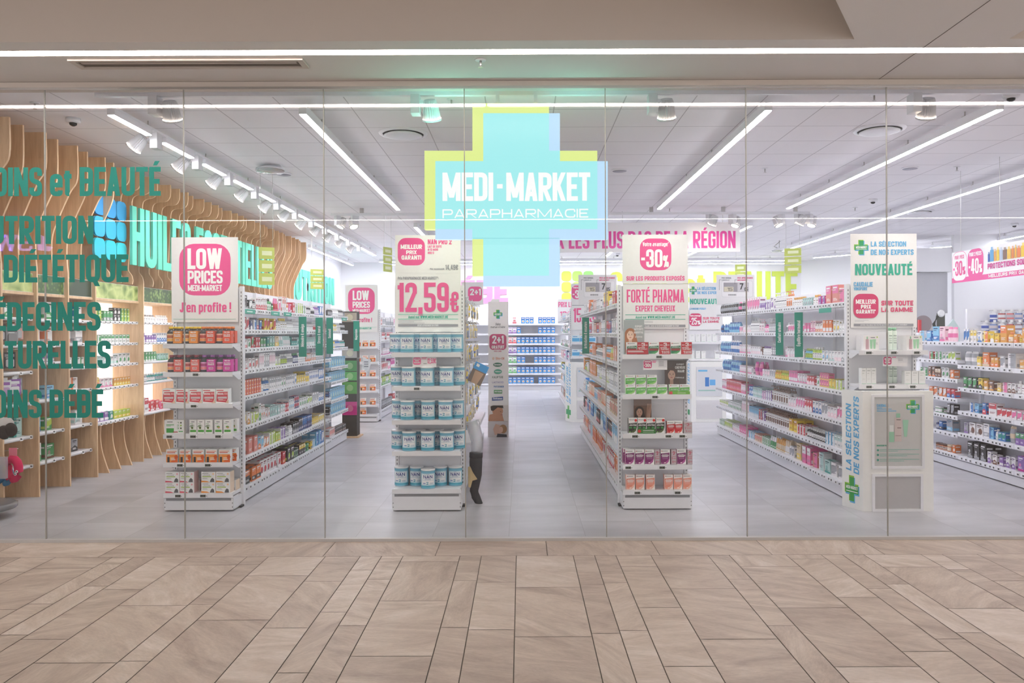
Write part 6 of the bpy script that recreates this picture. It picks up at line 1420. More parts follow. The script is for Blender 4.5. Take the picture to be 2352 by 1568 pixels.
# expert selection cabinet
CX0, CX1, CZ = 2.955, 3.585, 1.046
t = thing('display_cabinet', 'white angled cabinet with framed skincare poster, front right', 'display cabinet', (3.25, 6.9, 0)); OC = (3.25, 6.9, 0)
m = MB(); m.prism([(2.972, 6.857), (3.588, 6.857), (3.588, 6.921), (2.972, 6.921), (2.902, 7.10), (2.890, 7.10)], lambda u, v, d: (u, v, d), 0.0, CZ, (240,240,238), 'matte'); m.build('body', t, OC)
def frame(zx0, zy0, zx1, zy1, nm, paper, draw=None):
    k, ox, oy, Y = 3.483, 1930, 740, 6.857
    (x0, z1), (x1, z0) = xz(ox + zx0 / k, oy + zy0 / k, Y), xz(ox + zx1 / k, oy + zy1 / k, Y); b = .022
    m = MB()
    for q in ((x0, x1, z0, z0 + b), (x0, x1, z1 - b, z1), (x0, x0 + b, z0 + b, z1 - b), (x1 - b, x1, z0 + b, z1 - b)): m.box(q[0], q[1], Y - .014, Y - .0005, q[2], q[3], (226,226,232), 'steel')
    f = m.build(nm, t, OC)
    m = MB(); m.box(x0 + b, x1 - b, Y - .004, Y - .0006, z0 + b, z1 - b, paper, 'print'); A = Art(m, lambda u, v, l: (u, Y - .004 - l, v)); A.Y = Y - .004; scaled(A, ox, oy, k)
    if draw: draw(A)
    m.build('poster_sheet', f, OC)
def d_cab(A):
    medcross(A, 527, 620, 635, 732); A.text('CAUDALIE', 291, 676, 385, 654, SKY, .2); A.rect(291, 681, 335, 686, SKY); A.rect(291, 691, 410, 696, SKY); A.rect(291, 706, 447, 712, SKY)
    A.rect(389, 875, 430, 958, (150,200,172)); A.rect(393, 822, 426, 875, (224,226,226)); A.rect(434, 765, 490, 952, (206,192,190)); A.rect(447, 728, 478, 762, (150,200,172)); A.poly([(510, 915), (532, 915), (545, 780), (498, 780)], (160,210,184)); A.up(); A.rect(455, 840, 486, 848, (140,120,120)); A.rect(448, 775, 482, 782, (120,110,110)); A.rect(440, 905, 486, 909, (140,120,120))
    A.text('BOOSTEUR POUR', 291, 992, 385, 979, (60,170,140), .24, seg=1)
    for y in (1022, 1060, 1101): A.poly([(300 + 9*math.cos(a*.6), y + 9*math.sin(a*.6)) for a in range(11)], (60,160,140)); A.rect(314, y - 8, 630, y - 4, (130,190,176)); A.rect(314, y + 5, 460 + (y % 7) * 25, y + 9, (130,190,176))
frame(247, 577, 670, 1168, 'poster_frame', (200,200,200), d_cab); frame(253, 1212, 660, 1510, 'poster_frame', (186,184,186))
m = MB()            # writing on the slanted side, bottom to top
pA, pB = Vector((2.890, 7.10, 0)), Vector((2.972, 6.857, 0)); dv = (pB - pA).normalized(); nv = Vector((-dv.y, dv.x, 0)) * -1
if nv.y > 0: nv = -nv
SL = (pB - pA).length
def sfn(u, v, l): p = pA + dv * u + nv * (l + .0006); return (p.x, p.y, v)
A = Art(m, sfn)
def vert(s, u0, u1, z0, z1, col, t=.22, slant=.12):
    for p in text_polys(s, 0, 0, u1 - u0, z1 - z0, t, slant=slant): A.poly([(u1 - b, z0 + a) for a, b in p], col, px=False)
    A.up()
vert('LA SÉLECTION', SL*.20, SL*.46, .33, .92, SKY); vert('DE NOS EXPERTS', SL*.57, SL*.83, .31, .99, SKY)
A.conv = lambda a, b: (SL * a, b)
def mc(a0, z0, a1, z1):
    w, h = a1 - a0, z1 - z0
    for dx, dz, c in ((0, .06, (140,200,60)), (.06, 0, (96,178,226))):
        x, z = a0 + dx*w, z0 + dz*h; W, H = w*.94, h*.94
        A.rect(x + W*.31, z, x + W*.69, z + H, c); A.rect(x, z + H*.31, x + W, z + H*.69, c); A.up()
    A.rect(a0 + w*.35, z0 + h*.06, a0 + w*.65, z0 + h*.94, (50,160,70)); A.up(); A.rect(a0 + w*.06, z0 + h*.35, a0 + w*.94, z0 + h*.65, (50,160,70)); A.up()
    A.text('MEDI-MARKET', a0 + w*.1, z0 + h*.5, a0 + w*.9, z0 + h*.62, WH, .2, seg=1); A.rect(a0 + w*.1, z0 + h*.4, a0 + w*.9, z0 + h*.43, WH)
mc(.14, .05, .84, .29); m.build('side_lettering', t, OC)
# second-row cabinets
for x0, lab in ((2.975, 'smaller white cabinet with blue bottle picture, farther along the right aisle'), (.885, 'smaller white cabinet with blue lettering in the middle aisle')):
    t = thing('display_cabinet', lab, 'display cabinet', (x0 + .3, 13.8, 0)); o_ = (x0 + .3, 13.8, 0)
    m = MB(); m.prism([(x0, 13.78), (x0 + .61, 13.78), (x0 + .61, 13.885), (x0 - .01, 13.885), (x0 - .085, 14.1), (x0 - .1, 14.1)], lambda u, v, d: (u, v, d), 0, 1.05, (240,240,238), 'matte'); m.build('body', t, o_)
    m = MB(); m.box(x0 + .09, x0 + .54, 13.77, 13.7795, .45, .96, (214,216,222), 'print'); A = Art(m, lambda u, v, l: (u, 13.77 - l, v)); A.rect(x0 + .24, .62, x0 + .31, .78, (40,120,200)); A.rect(x0 + .32, .64, x0 + .42, .74, (90,170,230)); A.rect(x0 + .12, .88, x0 + .28, .91, SKY); A.rect(x0 + .12, .54, x0 + .42, .56, (140,190,180)); m.build('poster_sheet', t, o_)
    m = MB(); m.box(x0 + .09, x0 + .54, 13.77, 13.7795, .06, .38, (214,212,216), 'print'); m.build('lower_sheet', t, o_)
    m = MB(); p0, p1 = Vector((x0 - .1, 14.1, 0)), Vector((x0, 13.78, 0)); d_ = p1 - p0; n_ = Vector((d_.y, -d_.x, 0)).normalized()
    if n_.y > 0: n_ = -n_
    A = Art(m, lambda u, v, l: tuple(p0 + d_ * u + n_ * (l + .0006) + Vector((0, 0, v))))
    for p in text_polys('LA SÉLECTION', 0, 0, .28, .62, .22, slant=.12): A.poly([(.46 - b, .33 + a) for a, b in p], SKY)
    for p in text_polys('DE NOS EXPERTS', 0, 0, .28, .7, .22, slant=.12): A.poly([(.83 - b, .31 + a) for a, b in p], SKY)
    A.rect(.35, .05, .6, .28, (90,180,80)); A.rect(.14, .12, .84, .21, (60,170,110)); m.build('side_lettering', t, o_)
# second-row end cap products
r = rnd('nut')
for i, z in enumerate((1.34, 1.07, .81, .56, .31, .14)):
    om2 = om
    for k in range(4 if i < 2 else (2 if i == 5 else 3)):
        x = -3.05 + .03 + k * (.13 if i < 2 else .17) + (.05 if i > 1 else 0)
        if x > -2.6: continue
        put(om2, 'slimming_carton', x, 13.925, z + .001, 'orange and white carton, %s from left, %s shelf, farther end shelving' % (ORD[k], LV[i]), 'carton', 'orange cartons on the farther end shelving')
for i, z in enumerate((1.40, 1.10)):
    for k in range(4 if i else 5):
        put(wm, 'skincare_carton', 3.03 + k * .1 + (.14 if i and k > 2 else 0), 13.95, z + .001, 'white carton, %s from left on the %s shelf under the -25%% poster' % (ORD[k], LV[i]), 'carton', 'white cartons under the -25% poster')
bm = hero(.13, .08, .12, (214,236,246), lambda A, w, h: (A.rect(-w/2, h*.1, w/2, h*.6, (74,170,222)), A.rect(-w*.4, h*.75, w*.2, h*.85, (60,130,200))))
for i, z in enumerate((1.40, 1.15, .9)):
    for k in range(3): put(bm, 'baby_wipes_pack', .97 + k * .14, 13.95, z + .001, 'pale blue pack, %s from left, %s shelf, beside the middle-aisle cabinet' % (ORD[k], LV[i]), 'pack', 'pale blue packs')
# back wall shelving of baby milk
t = thing('wall_shelving', 'white back wall shelving full of blue baby milk cartons', 'shelving', (-.35, 22.0, 0)); OB = (-.35, 22.0, 0)
m = MB(); m.box(-1.9, 1.22, 22.10, 22.13, .0, 1.95, (236,236,240), 'steel'); m.build('back_panel', t, OB)
m = MB(); m.box(-1.9, 1.22, 21.72, 22.09, .0, .115, WHITE, 'steel'); m.build('plinth', t, OB)
ZBK = (1.825, 1.55, 1.28, 1.01, .74, .46, .175)
for z in ZBK: m = MB(); m.box(-1.9, 1.22, 21.66, 22.09, z - .03, z, WHITE, 'steel'); m.box(-1.9, 1.22, 21.65, 21.659, z - .045, z + .005, WHITE, 'steel'); m.build('shelf', t, OB)
def d_milk(A, w, h): A.rect(-w/2, h*.6, w/2, h, (44,110,190)); A.poly(disc(0, h*.36, w*.28, 14), WH); A.up(); A.poly(disc(0, h*.34, w*.18, 12), (236,160,90)); A.rect(-w*.36, h*.76, w*.36, h*.88, WH)
def d_milk2(c):
    return lambda A, w, h: (A.rect(-w/2, 0, w/2, h*.3, c), A.rect(-w*.3, h*.36, w*.3, h*.6, c), A.rect(-w*.4, h*.82, w*.4, h*.94, c))
mk = hero(.105, .1, .175, (70,150,214), d_milk); mk2 = [hero(.105, .1, .175, (240,238,240), d_milk2(c)) for c in ((224,120,130), (170,130,190), (226,110,120), (140,100,170), (100,180,110), (110,190,120), (90,150,210))]
for i, z in enumerate(ZBK):
    for k in range(11):
        x = -.30 + k * .118
        if (i, k) in ((0, 0), (0, 2), (0, 6), (1, 3), (1, 4), (1, 5), (1, 6), (4, 4), (4, 5), (6, 6)): continue
        w_ = k < 2 and i < 6
        put(mk2[i] if w_ else mk, 'baby_milk_carton', x, 21.675, z + .001, '%s, %s from left, %s shelf, back wall' % ('white baby milk box' if w_ else 'blue baby milk carton', ORD[k], LV[i]), 'carton', 'baby milk cartons on the back wall')
# ================================================================ HANGING GOODS ON THE RIGHT FACE OF THE MILK GONDOLA
gondola('tin-end gondola whose aisle side carries hooks with hanging packs', -.835, 1, 7.26, 11.70, [(7.26, 8.37, [.80, .13]), (8.37, 9.48, [.40]), (9.48, 10.59, [.40]), (10.59, 11.70, [.40])], 1, dep=.29, tags=False)
GX = -.822
def pack_mesh(w, h, col, acc, kind):
    m = MB()
    if kind == 'bag':
        n = 6
        for s in (-1, 1):
            for j in range(n):
                for i in range(n):
                    P = [(-w/2 + w*a/n, .012 + s*.012*math.sin(PI*a/n)**.7*math.sin(PI*b/n)**.7, -h*b/n) for a, b in ((i, j), (i+1, j), (i+1, j+1), (i, j+1))]
                    m.face(P, acc if j in (0, 3) else col, 'gloss', True)
    else:
        m.box(-w/2, w/2, .010, .012, -h, 0, col, 'print'); A = Art(m, lambda u, v, l: (u, .010 - l, v)); A.rect(-w*.4, -h*.3, w*.4, -h*.12, acc); A.rect(-w*.3, -h*.38, w*.2, -h*.34, WH)
        m.prism(rrect(-w*.34, -h*.92, w*.34, -h*.44, w*.12, 3), lambda u, v, d: (u, .010 - d, v), .0006, .016, mixc(acc, (240,240,244), .5), 'gloss')
    m.box(-w*.2, w*.2, .009, .013, 0, .025, (235,235,238), 'print'); return m.mesh('hanging_pack')
PK = {}
def peg(zone, name, X0, face, y, z, length, col, acc, kind, w, h, n, label, group, HK={}):
    """wire hook from the panel with n packs threaded on it; packs face the aisle end of the hook"""
    key = (round(length, 2), face)
    if key not in HK:
        m = MB(); m.tube([(0, 0, 0), (length, 0, 0), (length + .004, 0, .012)], .0028, 6, (190,190,194), 'alu'); m.box(length - .002, length + .002, -.02, .02, -.012, .016, (240,240,242), 'print'); HK[key] = m.mesh('display_hook')
    o = put(HK[key], 'display_hook', X0, y, z, 'wire hook of the ' + label, 'hook', 'wire hooks, ' + zone, 0 if face > 0 else PI)
    pk = (col, acc, kind, w, h)
    if pk not in PK: PK[pk] = pack_mesh(w, h, col, acc, kind)
    for k in range(n):
        put(PK[pk], name, X0 + face * (length - .02 - k * .034), y, z - .029, label if k == 0 else 'pack behind the ' + label, 'hanging pack', group, face * PI / 2)
YL, TL_, PU, WB, BL = (240,206,50), (70,176,180), (110,50,110), (228,230,236), (56,140,210)
rowsB = [(1.95, 'top'), (1.70, 'second'), (1.45, 'third'), (1.20, 'fourth'), (.95, 'fifth'), (.70, 'sixth')]
r = rnd('pegs')
for z, lv in rowsB:
    for c in range(19):
        y = 7.45 + c * .222
        if z < 1.0 and c < 5: continue
        if c < 3: col, acc = ((WB, TL_), (WB, PU), (WB, (50,50,60)), (WB, BL), (WB, BL), (WB, BL))[[q[1] for q in rowsB].index(lv)]
        elif c < 6: col, acc = ((TL_, WB), (PU, WB), (WB, PU), (PU, WB), (WB, BL), (YL, BL))[[q[1] for q in rowsB].index(lv)]
        else: col, acc = (YL, (WB if r.random() < .5 else (60,90,160)))
        cn = 'yellow' if col == YL else 'purple' if PU in (col, acc) else 'teal' if TL_ in (col, acc) else 'white-blue' if acc == BL else 'white-black'
        peg('tin-end gondola', 'hosiery_pack', GX, 1, y, z, .20 + .06 * r.random(), col, acc, 'card' if c % 3 else 'bag', .11, .17, 1, '%s hanging pack, %s hook from shopfront, %s row' % (cn, ORD[c], lv), 'hanging packs beside the milk tins')
bx = hero(.10, .12, .05, (226,234,244), lambda A, w, h: (A.rect(-w/2, 0, -w*.2, h, (60,140,210)), A.rect(0, h*.3, w*.4, h*.7, (90,110,170))))
for k in range(4):
    for q in range(3): put(bx, 'bandage_carton', -.57, 7.42 + k * .115, .801 + q * .051, 'white-blue flat carton, %s from shopfront, %s of its stack, beside the sock leg' % (ORD[k], ('bottom', 'middle', 'top')[q]), 'carton', 'flat bandage cartons', PI / 2)
# flat brochure pack sticking out
m = MB(); m.box(-.07, .07, 0, .004, 0, .2, (120,96,80), 'print'); A = Art(m, lambda u, v, l: (u, -l, v)); A.rect(-.07, .13, .07, .2, (44,150,220)); A.up(); A.rect(-.05, .16, -.02, .185, WH); A.poly([(-.03, 0), (.03, 0), (.05, .12), (-.04, .12)], (190,150,120)); o = put(m.mesh('hosiery_pack'), 'hosiery_pack', *(xz(1088, 880, 7.5)[0], 7.5, xz(1088, 880, 7.5)[1]), 'tilted stocking pack with blue top jutting out above the sock leg', 'hanging pack'); o.rotation_euler = (0, .45, .2)
m = MB(); p = o.location; m.tube([(GX + .012, p.y + .005, p.z + .19), (p.x + .05, p.y + .008, p.z + .19)], .003, 6, (190,190,194), 'alu'); tag(m.build('display_hook', None, (GX, p.y, p.z + .19)), 'wire hook of the tilted stocking pack', 'hook')
# leg form with a sock
def legpts(pp, Y): return [(xz(px, py, Y)[0], Y + dy, xz(px, py, Y)[1]) for px, py, dy in pp]
t = thing('stocking_display_leg', 'clear plastic leg form wearing a charcoal knee sock, hung beside the tins', 'display leg', (-.42, 7.3, .6)); OL = (-.42, 7.3, .6)
m = MB(); m.tube(legpts([(1084, 968, .03), (1090, 990, .02), (1096, 1012, .01), (1096, 1032, 0), (1094, 1041, 0)], 7.3), .05, 20, WHITE, 'acrylic', [.064, .062, .058, .055, .054]); m.build('plastic_calf', t, OL)
m = MB(); m.tube(legpts([(1093.5, 1040, 0), (1093, 1060, 0), (1093, 1090, -.005), (1091, 1114, -.01), (1089, 1126, -.012), (1093, 1138, -.03), (1099, 1148, -.05), (1104, 1154, -.07), (1106.5, 1157, -.08)], 7.3), .05, 20, WHITE, 'knit', [.058, .060, .055, .042, .040, .040, .034, .026, .012]); m.tube(legpts([(1093.5, 1039, 0), (1093.2, 1050, 0)], 7.3), .062, 20, WHITE, 'knit'); m.build('sock', t, OL)
m = MB(); m.box(-.575, -.40, 7.325, 7.345, 1.0 - .29, 1.03 - .29, WHITE, 'steel'); m.build('hanging_bracket', t, OL)
m = MB(); q = legpts([(1075, 1072, 0), (1080, 1070, 0), (1085, 1084, 0), (1096, 1101, 0), (1085, 1104, 0), (1081, 1119, 0), (1076, 1117, 0)], 7.18)
m.prism([(a, c) for a, b, c in q], lambda u, v, d: (u, 7.18 + d + .02 * math.sin(v * 30), v), 0, .012, WHITE, 'felt'); m.build('sock_sample', t, OL)['label'] = 'beige stocking sample'
# slim totem of mother and baby care
YT = 11.86
A = board('brand_totem', 'slim white card totem with green cross, 2+1 badge and baby pictures', YT, 1121, 693, 1168.5, 1004, 'totem', (244,240,240), .05)
scaled(A, 1050, 640, 2.9)
medcross(A, 242, 206, 302, 267)
A.text('Soins', 254, 310, 288, 294, INK, .11, seg=2, slant=.2); A.text('maman & bébé', 222, 328, 318, 314, INK, .11, seg=1, slant=.2)
A.rrect(215, 368, 328, 474, 26, (196,50,110)); A.up(); A.text('2+1', 234, 432, 310, 378, WH, .24); A.text('GRATUIT', 230, 466, 314, 444, WH, .24, seg=1); A.rrect(238, 472, 304, 490, 8, WH); A.up(); A.text('PICK & MIX', 246, 487, 296, 477, (196,50,110), .22, seg=1)
A.text('Bio-Oil', 258, 538, 314, 522, (220,140,110), .16, seg=1); A.poly(disc(241, 531, 7, 10, -10), (220,190,170))
A.poly(disc(270, 572, 30, 20, -14), (30,110,80)); A.up(); A.text('Dermolex', 248, 577, 292, 566, WH, .2, seg=1); A.poly(disc(272, 618, 26, 20, -16), (40,160,130)); A.up(); A.text('Galenco', 254, 622, 292, 612, WH, .2, seg=1)
A.text('KALIPTUS', 234, 662, 306, 648, (70,100,80), .16, seg=1); A.text('LACTACYD', 234, 695, 308, 683, (120,110,170), .14, seg=1); A.text('PHYSIOMER', 244, 724, 312, 712, (60,110,170), .2, seg=1); A.rect(245, 740, 300, 764, (60,150,70)); A.up(); A.text('PHYTOSUN', 250, 757, 296, 746, WH, .2, seg=1); A.poly([(232, 790), (306, 784), (306, 808), (232, 812)], (36,70,150)); A.up(); A.text('Davitamon', 240, 803, 300, 791, WH, .2, seg=1)
A.rect(206, 842, 338, 947, (230,222,218)); A.rect(206, 952, 338, 1056, (224,216,216)); A.up()
A.poly([(208, 947), (215, 905), (250, 895), (300, 900), (312, 947)], (206,150,118)); A.up(); A.poly(disc(270, 880, 36, 18, -34), (206,150,118)); A.up(); A.poly([(222, 850), (240, 843), (306, 843), (308, 862), (270, 856), (240, 880), (226, 876)], (50,38,36)); A.poly(disc(290, 884, 4, 8, -2), (60,40,36)); A.poly(disc(296, 905, 9, 8, -3), (186,110,100)); A.up()
A.poly([(240, 1000), (256, 965), (300, 980), (292, 1030), (250, 1040)], (224,180,160)); A.poly(disc(306, 1000, 26, 16, -30), (176,130,90)); A.up(); A.poly(disc(292, 1004, 14, 12, -20), (232,190,170)); A.poly([(268, 1030), (330, 1036), (332, 1056), (262, 1056)], (60,62,74)); A.done()
m = MB(); x0, z0 = xz(1129, 693, YT + .02); x1, z1 = xz(1147, 687, YT + .02); m.box(x0, x1, YT + .02, YT + .023, z0 + .001, z1, WH, 'print'); tag(m.build('shelf_card', None, (x0, YT + .02, z0)), 'tiny white card standing on top of the card totem', 'price card')
# second promotion poster behind (2+1)
A = board('promotion_poster', 'white poster with pink 2+1 badge between milk tins and totem, far back', 13.6, 1060, 648, 1110, 700, pole=True); scaled(A, 1050, 640, 2.9); A.rrect(72, 52, 166, 150, 26, PINK); A.up(); A.text('2+1', 86, 110, 158, 66, WH, .24); A.done()
# ================================================================ GREEN BLADE SIGNS
def blade(px0, px1, py0, py1, Xs, words, side, Y=None):
    Y = Y or yx(px0 if side > 0 else px1, Xs)
    (x0, z1), (x1, z0) = xz(px0, py0, Y), xz(px1, py1, Y)
    m = MB(); m.box(x0, x1, Y, Y + .004, z0, z1, (22,146,122), 'print'); A = Art(m, lambda u, v, l: (u, Y - l, v)); W, H = x1 - x0, z1 - z0
    L = min(H * .88, text_w(words, .44, .2, .06) * W * .42)
    for p in text_polys(words, 0, 0, W * .42, L, .17, seg=2): A.poly([(x1 - W*.32 - b, z0 + H * .06 + (H*.88 - L) * .6 + a) for a, b in p], WH, px=False)
    o = tag(m.build('category_sign', None, ((x0 + x1) / 2, Y, z0)), 'green upright sign reading %s' % words, 'category sign')
    m = MB(); m.box(x0 - .03, x1 + .01, Y - .003, Y + .007, z1 + .001, z1 + .010, (222,226,228), 'steel'); m.build('bracket', o, ORG[o.name])
for px0, px1, py0, py1, s in ((686, 704, 727, 819, 'Mémoire & oméga'), (724.6, 741.5, 729, 816, 'Stress & moral'), (749.6, 765, 729.5, 812.5, 'Sommeil')): blade(px0, px1, py0, py1, -2.535, s, 1)
blade(811.5, 825, 737, 806, -2.545, 'Magnésium', 1, 11.835)
blade(1781.5, 1799.5, 719, 815, 3.0, 'Confort urinaire', -1); blade(1825, 1844.5, 717, 820, 3.0, 'Équilibre hormonal', -1)
blade(1337, 1353.5, 729, 812, .885, 'Articulation & ossature', -1, 10.36)
# small green tags under the top shelf
for k, (px0, px1, py, Xs, w) in enumerate(((560, 586, 712, -2.545, 'nearest the shopfront'), (623, 642, 717, -2.545, 'second along'), (652, 669, 719, -2.545, 'third along'), (785, 796, 731, -2.545, 'on the end bay'))):
    y0, y1 = sorted((yx(px0, Xs), yx(px1, Xs))); z = xz(px0, py, y0)[1]
    m = MB(); m.box(Xs, Xs + .003, y0, y1, z - .03, z + .012, (40,160,136), 'print'); m.face([(Xs + .0036, y0 + (y1-y0)*.25, z - .015), (Xs + .0036, y0 + (y1-y0)*.75, z - .015), (Xs + .0036, y0 + (y1-y0)*.75, z - .004), (Xs + .0036, y0 + (y1-y0)*.25, z - .004)], (200,230,222), 'print'); tag(m.build('shelf_topic_strip', None, (Xs, y0, z)), 'small green topic strip under the top left gondola shelf, ' + w, 'shelf strip')
y0, y1 = yx(1910, 3.0), yx(1882, 3.0); z = xz(1896, 711, y0)[1]; m = MB(); m.box(2.996, 2.999, y0, y1, z - .025, z + .02, (40,160,136), 'print'); tag(m.build('shelf_topic_strip', None, (3, y0, z)), 'small green topic strip under the top shelf of the right gondola', 'shelf strip')
# dark display tower at the far end of the left gondola
t = thing('display_tower', 'slim dark display tower with green and pink picture panels, end of left gondola', 'display stand', (-2.62, 11.95, 0)); OT = (-2.62, 11.95, 0)
m = MB(); m.box(-2.78, -2.44, 11.80, 12.14, 0, .022, (150,120,88), 'oak'); m.build('base', t, OT)
m = MB(); m.box(-2.70, -2.48, 11.86, 12.08, .024, 1.90, (70,66,64), 'matte'); m.build('column', t, OT)
for z0, z1, c, nm in ((1.74, 1.88, (176,164,150), 'header'), (1.0, 1.16, (92,160,100), 'picture_panel'), (.86, .99, (110,190,110), 'picture_panel'), (.66, .84, (100,170,80), 'picture_panel'), (.34, .54, (214,60,140), 'picture_panel'), (1.2, 1.34, (200,196,190), 'picture_panel')):
    m = MB(); m.box(-2.695, -2.476, 11.845, 11.859, z0, z1, c, 'gloss'); 
    A = Art(m, lambda u, v, l: (u, 11.845 - l, v)); A.poly(disc(-2.58, (z0 + z1) / 2, .05, 12), mixc(c, (250,250,200), .35)); m.build(nm, t, OT)
m = MB(); x0, z1 = xz(830, 820, 11.9); x1, z0 = xz(852, 853, 11.9); m.prism([(x0 + .02, z1), (x1, z1 - .04), (x1 - .03, z0), (x0, z0 + .04)], lambda u, v, d: (u, 11.9 + d, v), 0, .003, (244,244,246), 'print'); A = Art(m, lambda u, v, l: (u, 11.9 - l, v)); [A.rect(x0 + .04, z0 + .07 + .035*q, x1 - .04, z0 + .085 + .035*q, GREYT) for q in range(3)]
m.box(-2.4795, x0 + .03, 11.904, 11.908, z1 - .02, z1 - .01, (210,210,214), 'print'); tag(m.build('price_flag', None, (x0, 11.9, z0)), 'tilted white price flag sticking out of the dark display tower', 'price card')
# ================================================================ GOODS ON THE OAK SHELVES
def obay(z, k0, k1, runs, level, where, hmax=.2):
    y0, y1 = fin_y(k0) + .02, fin_y(k1) - .02
    fill('O%d' % k0, 'herbal', -4.755, 1, z, hmax, [(y0 + a * (y1 - y0), y0 + b * (y1 - y0), c) for a, b, c in runs], level, where)
w1 = 'oak bay beside the green letters'
for z, lv, runs in ((1.717, 'top', [(.0, .3, 'Slg'), (.34, .55, 'Cgx'), (.56, .72, 'Skw'), (.74, .95, 'Slg')]), (1.464, 'second', [(0, .3, 'Cgw'), (.3, .6, 'Cwg'), (.6, .95, 'Cwg')]), (1.22, 'third', [(.02, .35, 'Cqw'), (.36, .65, 'Cwq'), (.66, .95, 'Cwg')]), (.96, 'fourth', [(0, .12, 'Cwr'), (.13, .27, 'Coy'), (.28, .55, 'Cwp'), (.56, .95, 'Cay')]), (.574, 'fifth', [(.02, .16, 'Cyw'), (.17, .45, 'Cvw'), (.46, .56, 'Ctw'), (.57, .95, 'Wly')])): obay(z, 6, 10, runs, lv, w1)
w2_ = 'second wide oak bay'
for z, lv, runs in ((1.717, 'top', [(0, .25, 'Bqw'), (.26, .6, 'Bwx'), (.62, .95, 'Bwp')]), (1.464, 'second', [(0, .3, 'Cwv'), (.32, .6, 'Cvw'), (.62, .95, 'Cwb')]), (1.22, 'third', [(0, .3, 'Cgw'), (.3, .6, 'Cgw'), (.62, .95, 'Cqg')]), (.96, 'fourth', [(0, .35, 'Bxt'), (.36, .6, 'Btw'), (.62, .95, 'Btx')]), (.574, 'fifth', [(0, .4, 'Kwr'), (.42, .7, 'Krw'), (.72, .95, 'Crp')])): obay(z, 10, 14, runs, lv, w2_)
for z, lv, runs in ((1.716, 'top', [(.1, .45, 'Kwx'), (.55, .95, 'Kwb')]), (1.47, 'second', [(.1, .5, 'Kws'), (.55, .95, 'Kwx')]), (1.22, 'third', [(.05, .5, 'Cwv'), (.5, .95, 'Cwg')]), (.977, 'fourth', [(.2, .7, 'Kwo')]), (.60, 'fifth', [(.1, .5, 'Kwr'), (.55, .95, 'Kwq')]), (.316, 'sixth', [(.25, .7, 'Kxk')])): obay(z, 4, 6, runs, lv, 'third narrow oak bay', .22)
for z, lv, runs in ((1.715, 'top', [(.1, .5, 'Kgw'), (.55, .95, 'Kwg')]), (1.466, 'second', [(.1, .5, 'Kwo'), (.55, .9, 'Kwo')]), (1.29, 'third', [(.4, .9, 'Cvw')]), (.92, 'fourth', [(.05, .4, 'Kgy'), (.55, .95, 'Kcb')]), (.60, 'fifth', [(.1, .5, 'Kcb'), (.55, .9, 'Kgl')]), (.31, 'sixth', [(.1, .5, 'Kwg'), (.55, .95, 'Kgd')])): obay(z, 2, 4, runs, lv, 'second narrow oak bay', .24)
for z, lv, runs in ((1.726, 'top', [(.3, .7, 'Kwg')]), (.595, 'fifth', [(.2, .5, 'Ktw'), (.6, .95, 'Kqt')])): obay(z, 0, 2, runs, lv, 'first narrow oak bay', .24)
# hanging packs at the very left
DK, CLR, VIO = (52,50,54), (150,150,156), (150,90,180)
hp = [(xz(12, 765, 7.3), DK, CLR, 'black brush'), (xz(24, 770, 7.3), CLR, DK, 'black and clear brush'), (xz(36, 762, 7.4), (222,170,160), CLR, 'pink and clear'), (xz(8, 830, 7.3), DK, CLR, 'black comb'), (xz(26, 828, 7.35), DK, CLR, 'slim black comb'), (xz(10, 890, 7.25), CLR, WB, 'silver'), (xz(24, 892, 7.3), WB, VIO, 'silver and violet'), (xz(38, 890, 7.35), VIO, WB, 'violet')]
for i, ((x, z), c, a, s) in enumerate(hp):
    y = 7.2 + i % 3 * .1
    o = put(pack_mesh(.10, .15, c, a, 'card'), 'hanging_pack', x, y + .03, z + .08, '%s pack on a hook at the left picture edge, %s row' % (s, ('first', 'second', 'third')[0 if i < 3 else 1 if i < 5 else 2]), 'hanging pack', None, .9)
for i, (py, nm_) in enumerate(((738, 'top'), (803, 'second'), (862, 'third'), (968, 'fourth'), (1032, 'lowest'))):
    m = MB(); x, z = xz(0, py + 3, 7.3); m.tube([(-5.03, 7.30 , z), (x + .05 + .0, 7.30, z), (x + .17, 7.30, z + .02)], .004, 6, (90,86,84), 'alu'); tag(m.build('display_hook', None, (-5.0, 7.3, z)), 'dark wire hook with loop at the left edge, %s one' % nm_, 'hook')
